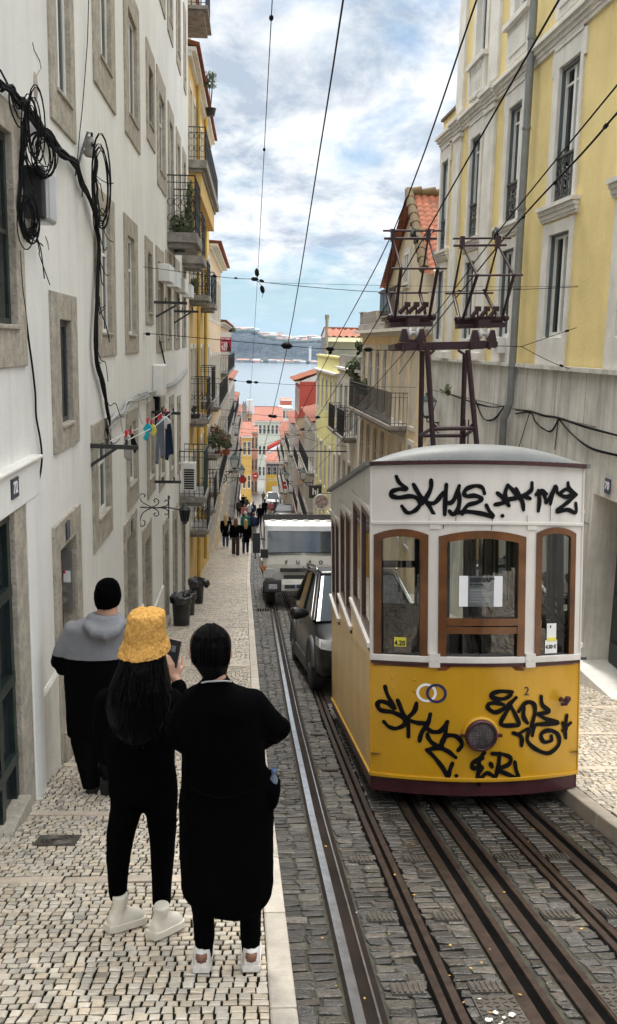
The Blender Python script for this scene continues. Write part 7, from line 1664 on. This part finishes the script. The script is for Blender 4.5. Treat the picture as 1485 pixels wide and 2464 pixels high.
    B,T,a,b,zt,z0=facing('low house with faded tiled roof in front of the pink wall',583,606,1049,138,(.55,.36,.10),2,2,1020,zb=-26)
    facing('pink house with creeper beside the no entry sign',605,621,1040,160,(.66,.40,.36),3,2,1032,zb=-29)
    facing('large pale green apartment building with iron balconies and red tiled roof',612,681,1013,205,(.56,.58,.50),4,7,984,zb=-38,depth=16)
    B,T,a,b,zt,z0=facing('small shop house with yellow ground floor and grey upper wall at street end',641,682,1112,168,(.13,.14,.155),1,3,1092,zb=-29)
    s=MB(T); s.box(a.x-.05,-.01,z0,b.x+.05,.06,P(655,1142,168).z); s.build('shop_front',mat('yellow shop front',(.62,.40,.05),.6),B,True); s=MB(T); s.box(a.x+.2,.05,P(655,1157,168).z-.1,b.x-.2,.09,P(655,1150,168).z); s.build('sign_board',mat('pale yellow fascia',(.6,.52,.25),.6),B,True)
    s=MB(T); cx=P(662,1180,168).x; s.box(cx-.6,.05,z0,cx+.6,.08,P(660,1170,168).z); s.build('shop_door',M['wframe'],B,True)
    s=MB(T); s.box(a.x-.3,-.3,z0,a.x,.10,zt+1); s.build('corner_pillar',M['wframe'],B,True)
    facing('ochre and yellow narrow house by the lower bend on the right',678,700,1035,150,(.58,.42,.16),4,3,1022,zb=-28)
    facing('terracotta gable wall house rising behind the lower roofs at right',676,702,962,265,(.42,.12,.075),0,1,None,zb=-40)
    facing('low white house under the terracotta gable',672,704,981,255,(.6,.6,.58),1,4,None,zb=-40)
    facing('grey clad rooftop storey with red tiles standing behind the lime house',788,876,812,54.6,(.16,.165,.18),0,1,789,'tile',zb=-3,depth=5)
    p=P(601,990,150); t=thing('chimney','tall white chimney on the orange corner house roof','chimney',tuple(p)); mb=MB(); mb.box(-.4,.2,-1.5,.4,1.0,1.7); mb.box(-.45,.15,1.7,.45,1.05,1.85); mb.build('stack',M['plasticw'],t)
    p=P(588,990,149); t=thing('chimney','short grey chimney left of the tall white one','chimney',tuple(p)); mb=MB(); mb.box(-.35,.2,-1.5,.35,1.0,1.3); mb.build('stack',M['slabstone'],t); mb=MB(); mb.tube([(-.15,.6,1.3),(-.15,.6,1.6)],.1,8); mb.tube([(.15,.6,1.3),(.15,.6,1.6)],.1,8); mb.build('chimney_pot',M['terracotta'],t)
    # antenna mast on the lime house side
    q=P(785,860,51); t=thing('flue_pipe','slim grey flue pipe rising above the lime house parapet','flue',tuple(q)); mb=MB(); mb.tube([(0,0,-1.2),(0,0,2.05)],.085,8); mb.tube([(0,0,2.05),(0,0,2.3)],.12,8); mb.build('pipe',M['slabstone'],t)
    # mass of roofs stepping down to the river
    hs=MB(); ci=0
    for i in range(150):
        d=rr.uniform(250,470); x=rr.uniform(-60,90)*d/300; z=-24-.052*(d-200)+rr.uniform(-2,1.2); w,l=rr.uniform(4,9),rr.uniform(5,10); cm=rr.choice([0,0,1,2]); hs.box(x-w,d,z-22,x+w,d+l,z,cm); hs.loft([[(x-w-.3,d-.4,z),(x-w-.3,d+l+.4,z),(x-w-.3,d+l/2,z+1.8)],[(x+w+.3,d-.4,z),(x+w+.3,d+l+.4,z),(x+w+.3,d+l/2,z+1.8)]],3 if rr.random()<.8 else cm,False)
        if rr.random()<.5: hs.box(x-.5,d+1,z,x+.3,d+1.8,z+2.6,0)
    tag(hs.build('lower_town_roofs',[mat('town white',(.6,.58,.54),.9),mat('town cream',(.52,.42,.28),.9),mat('town pink',(.5,.3,.25),.9),M['tile2']]),'jumble of tiled roofs and walls stepping down to the river','rooftops',kind='stuff')
    # air
    hz=bpy.data.materials.new('air'); hz.use_nodes=True; t=hz.node_tree; t.nodes.clear(); o=N(t,'ShaderNodeOutputMaterial'); pv=N(t,'ShaderNodeVolumePrincipled'); pv.inputs['Color'].default_value=(.50,.66,.92,1); pv.inputs['Density'].default_value=HAZE; pv.inputs['Anisotropy'].default_value=.2; t.links.new(pv.outputs[0],o.inputs['Volume'])
    mb=MB(); mb.box(-7000,-80,-60,7000,D+1700,70); tag(mb.build('haze',hz),kind='stuff')
HAZE=.00009
far()
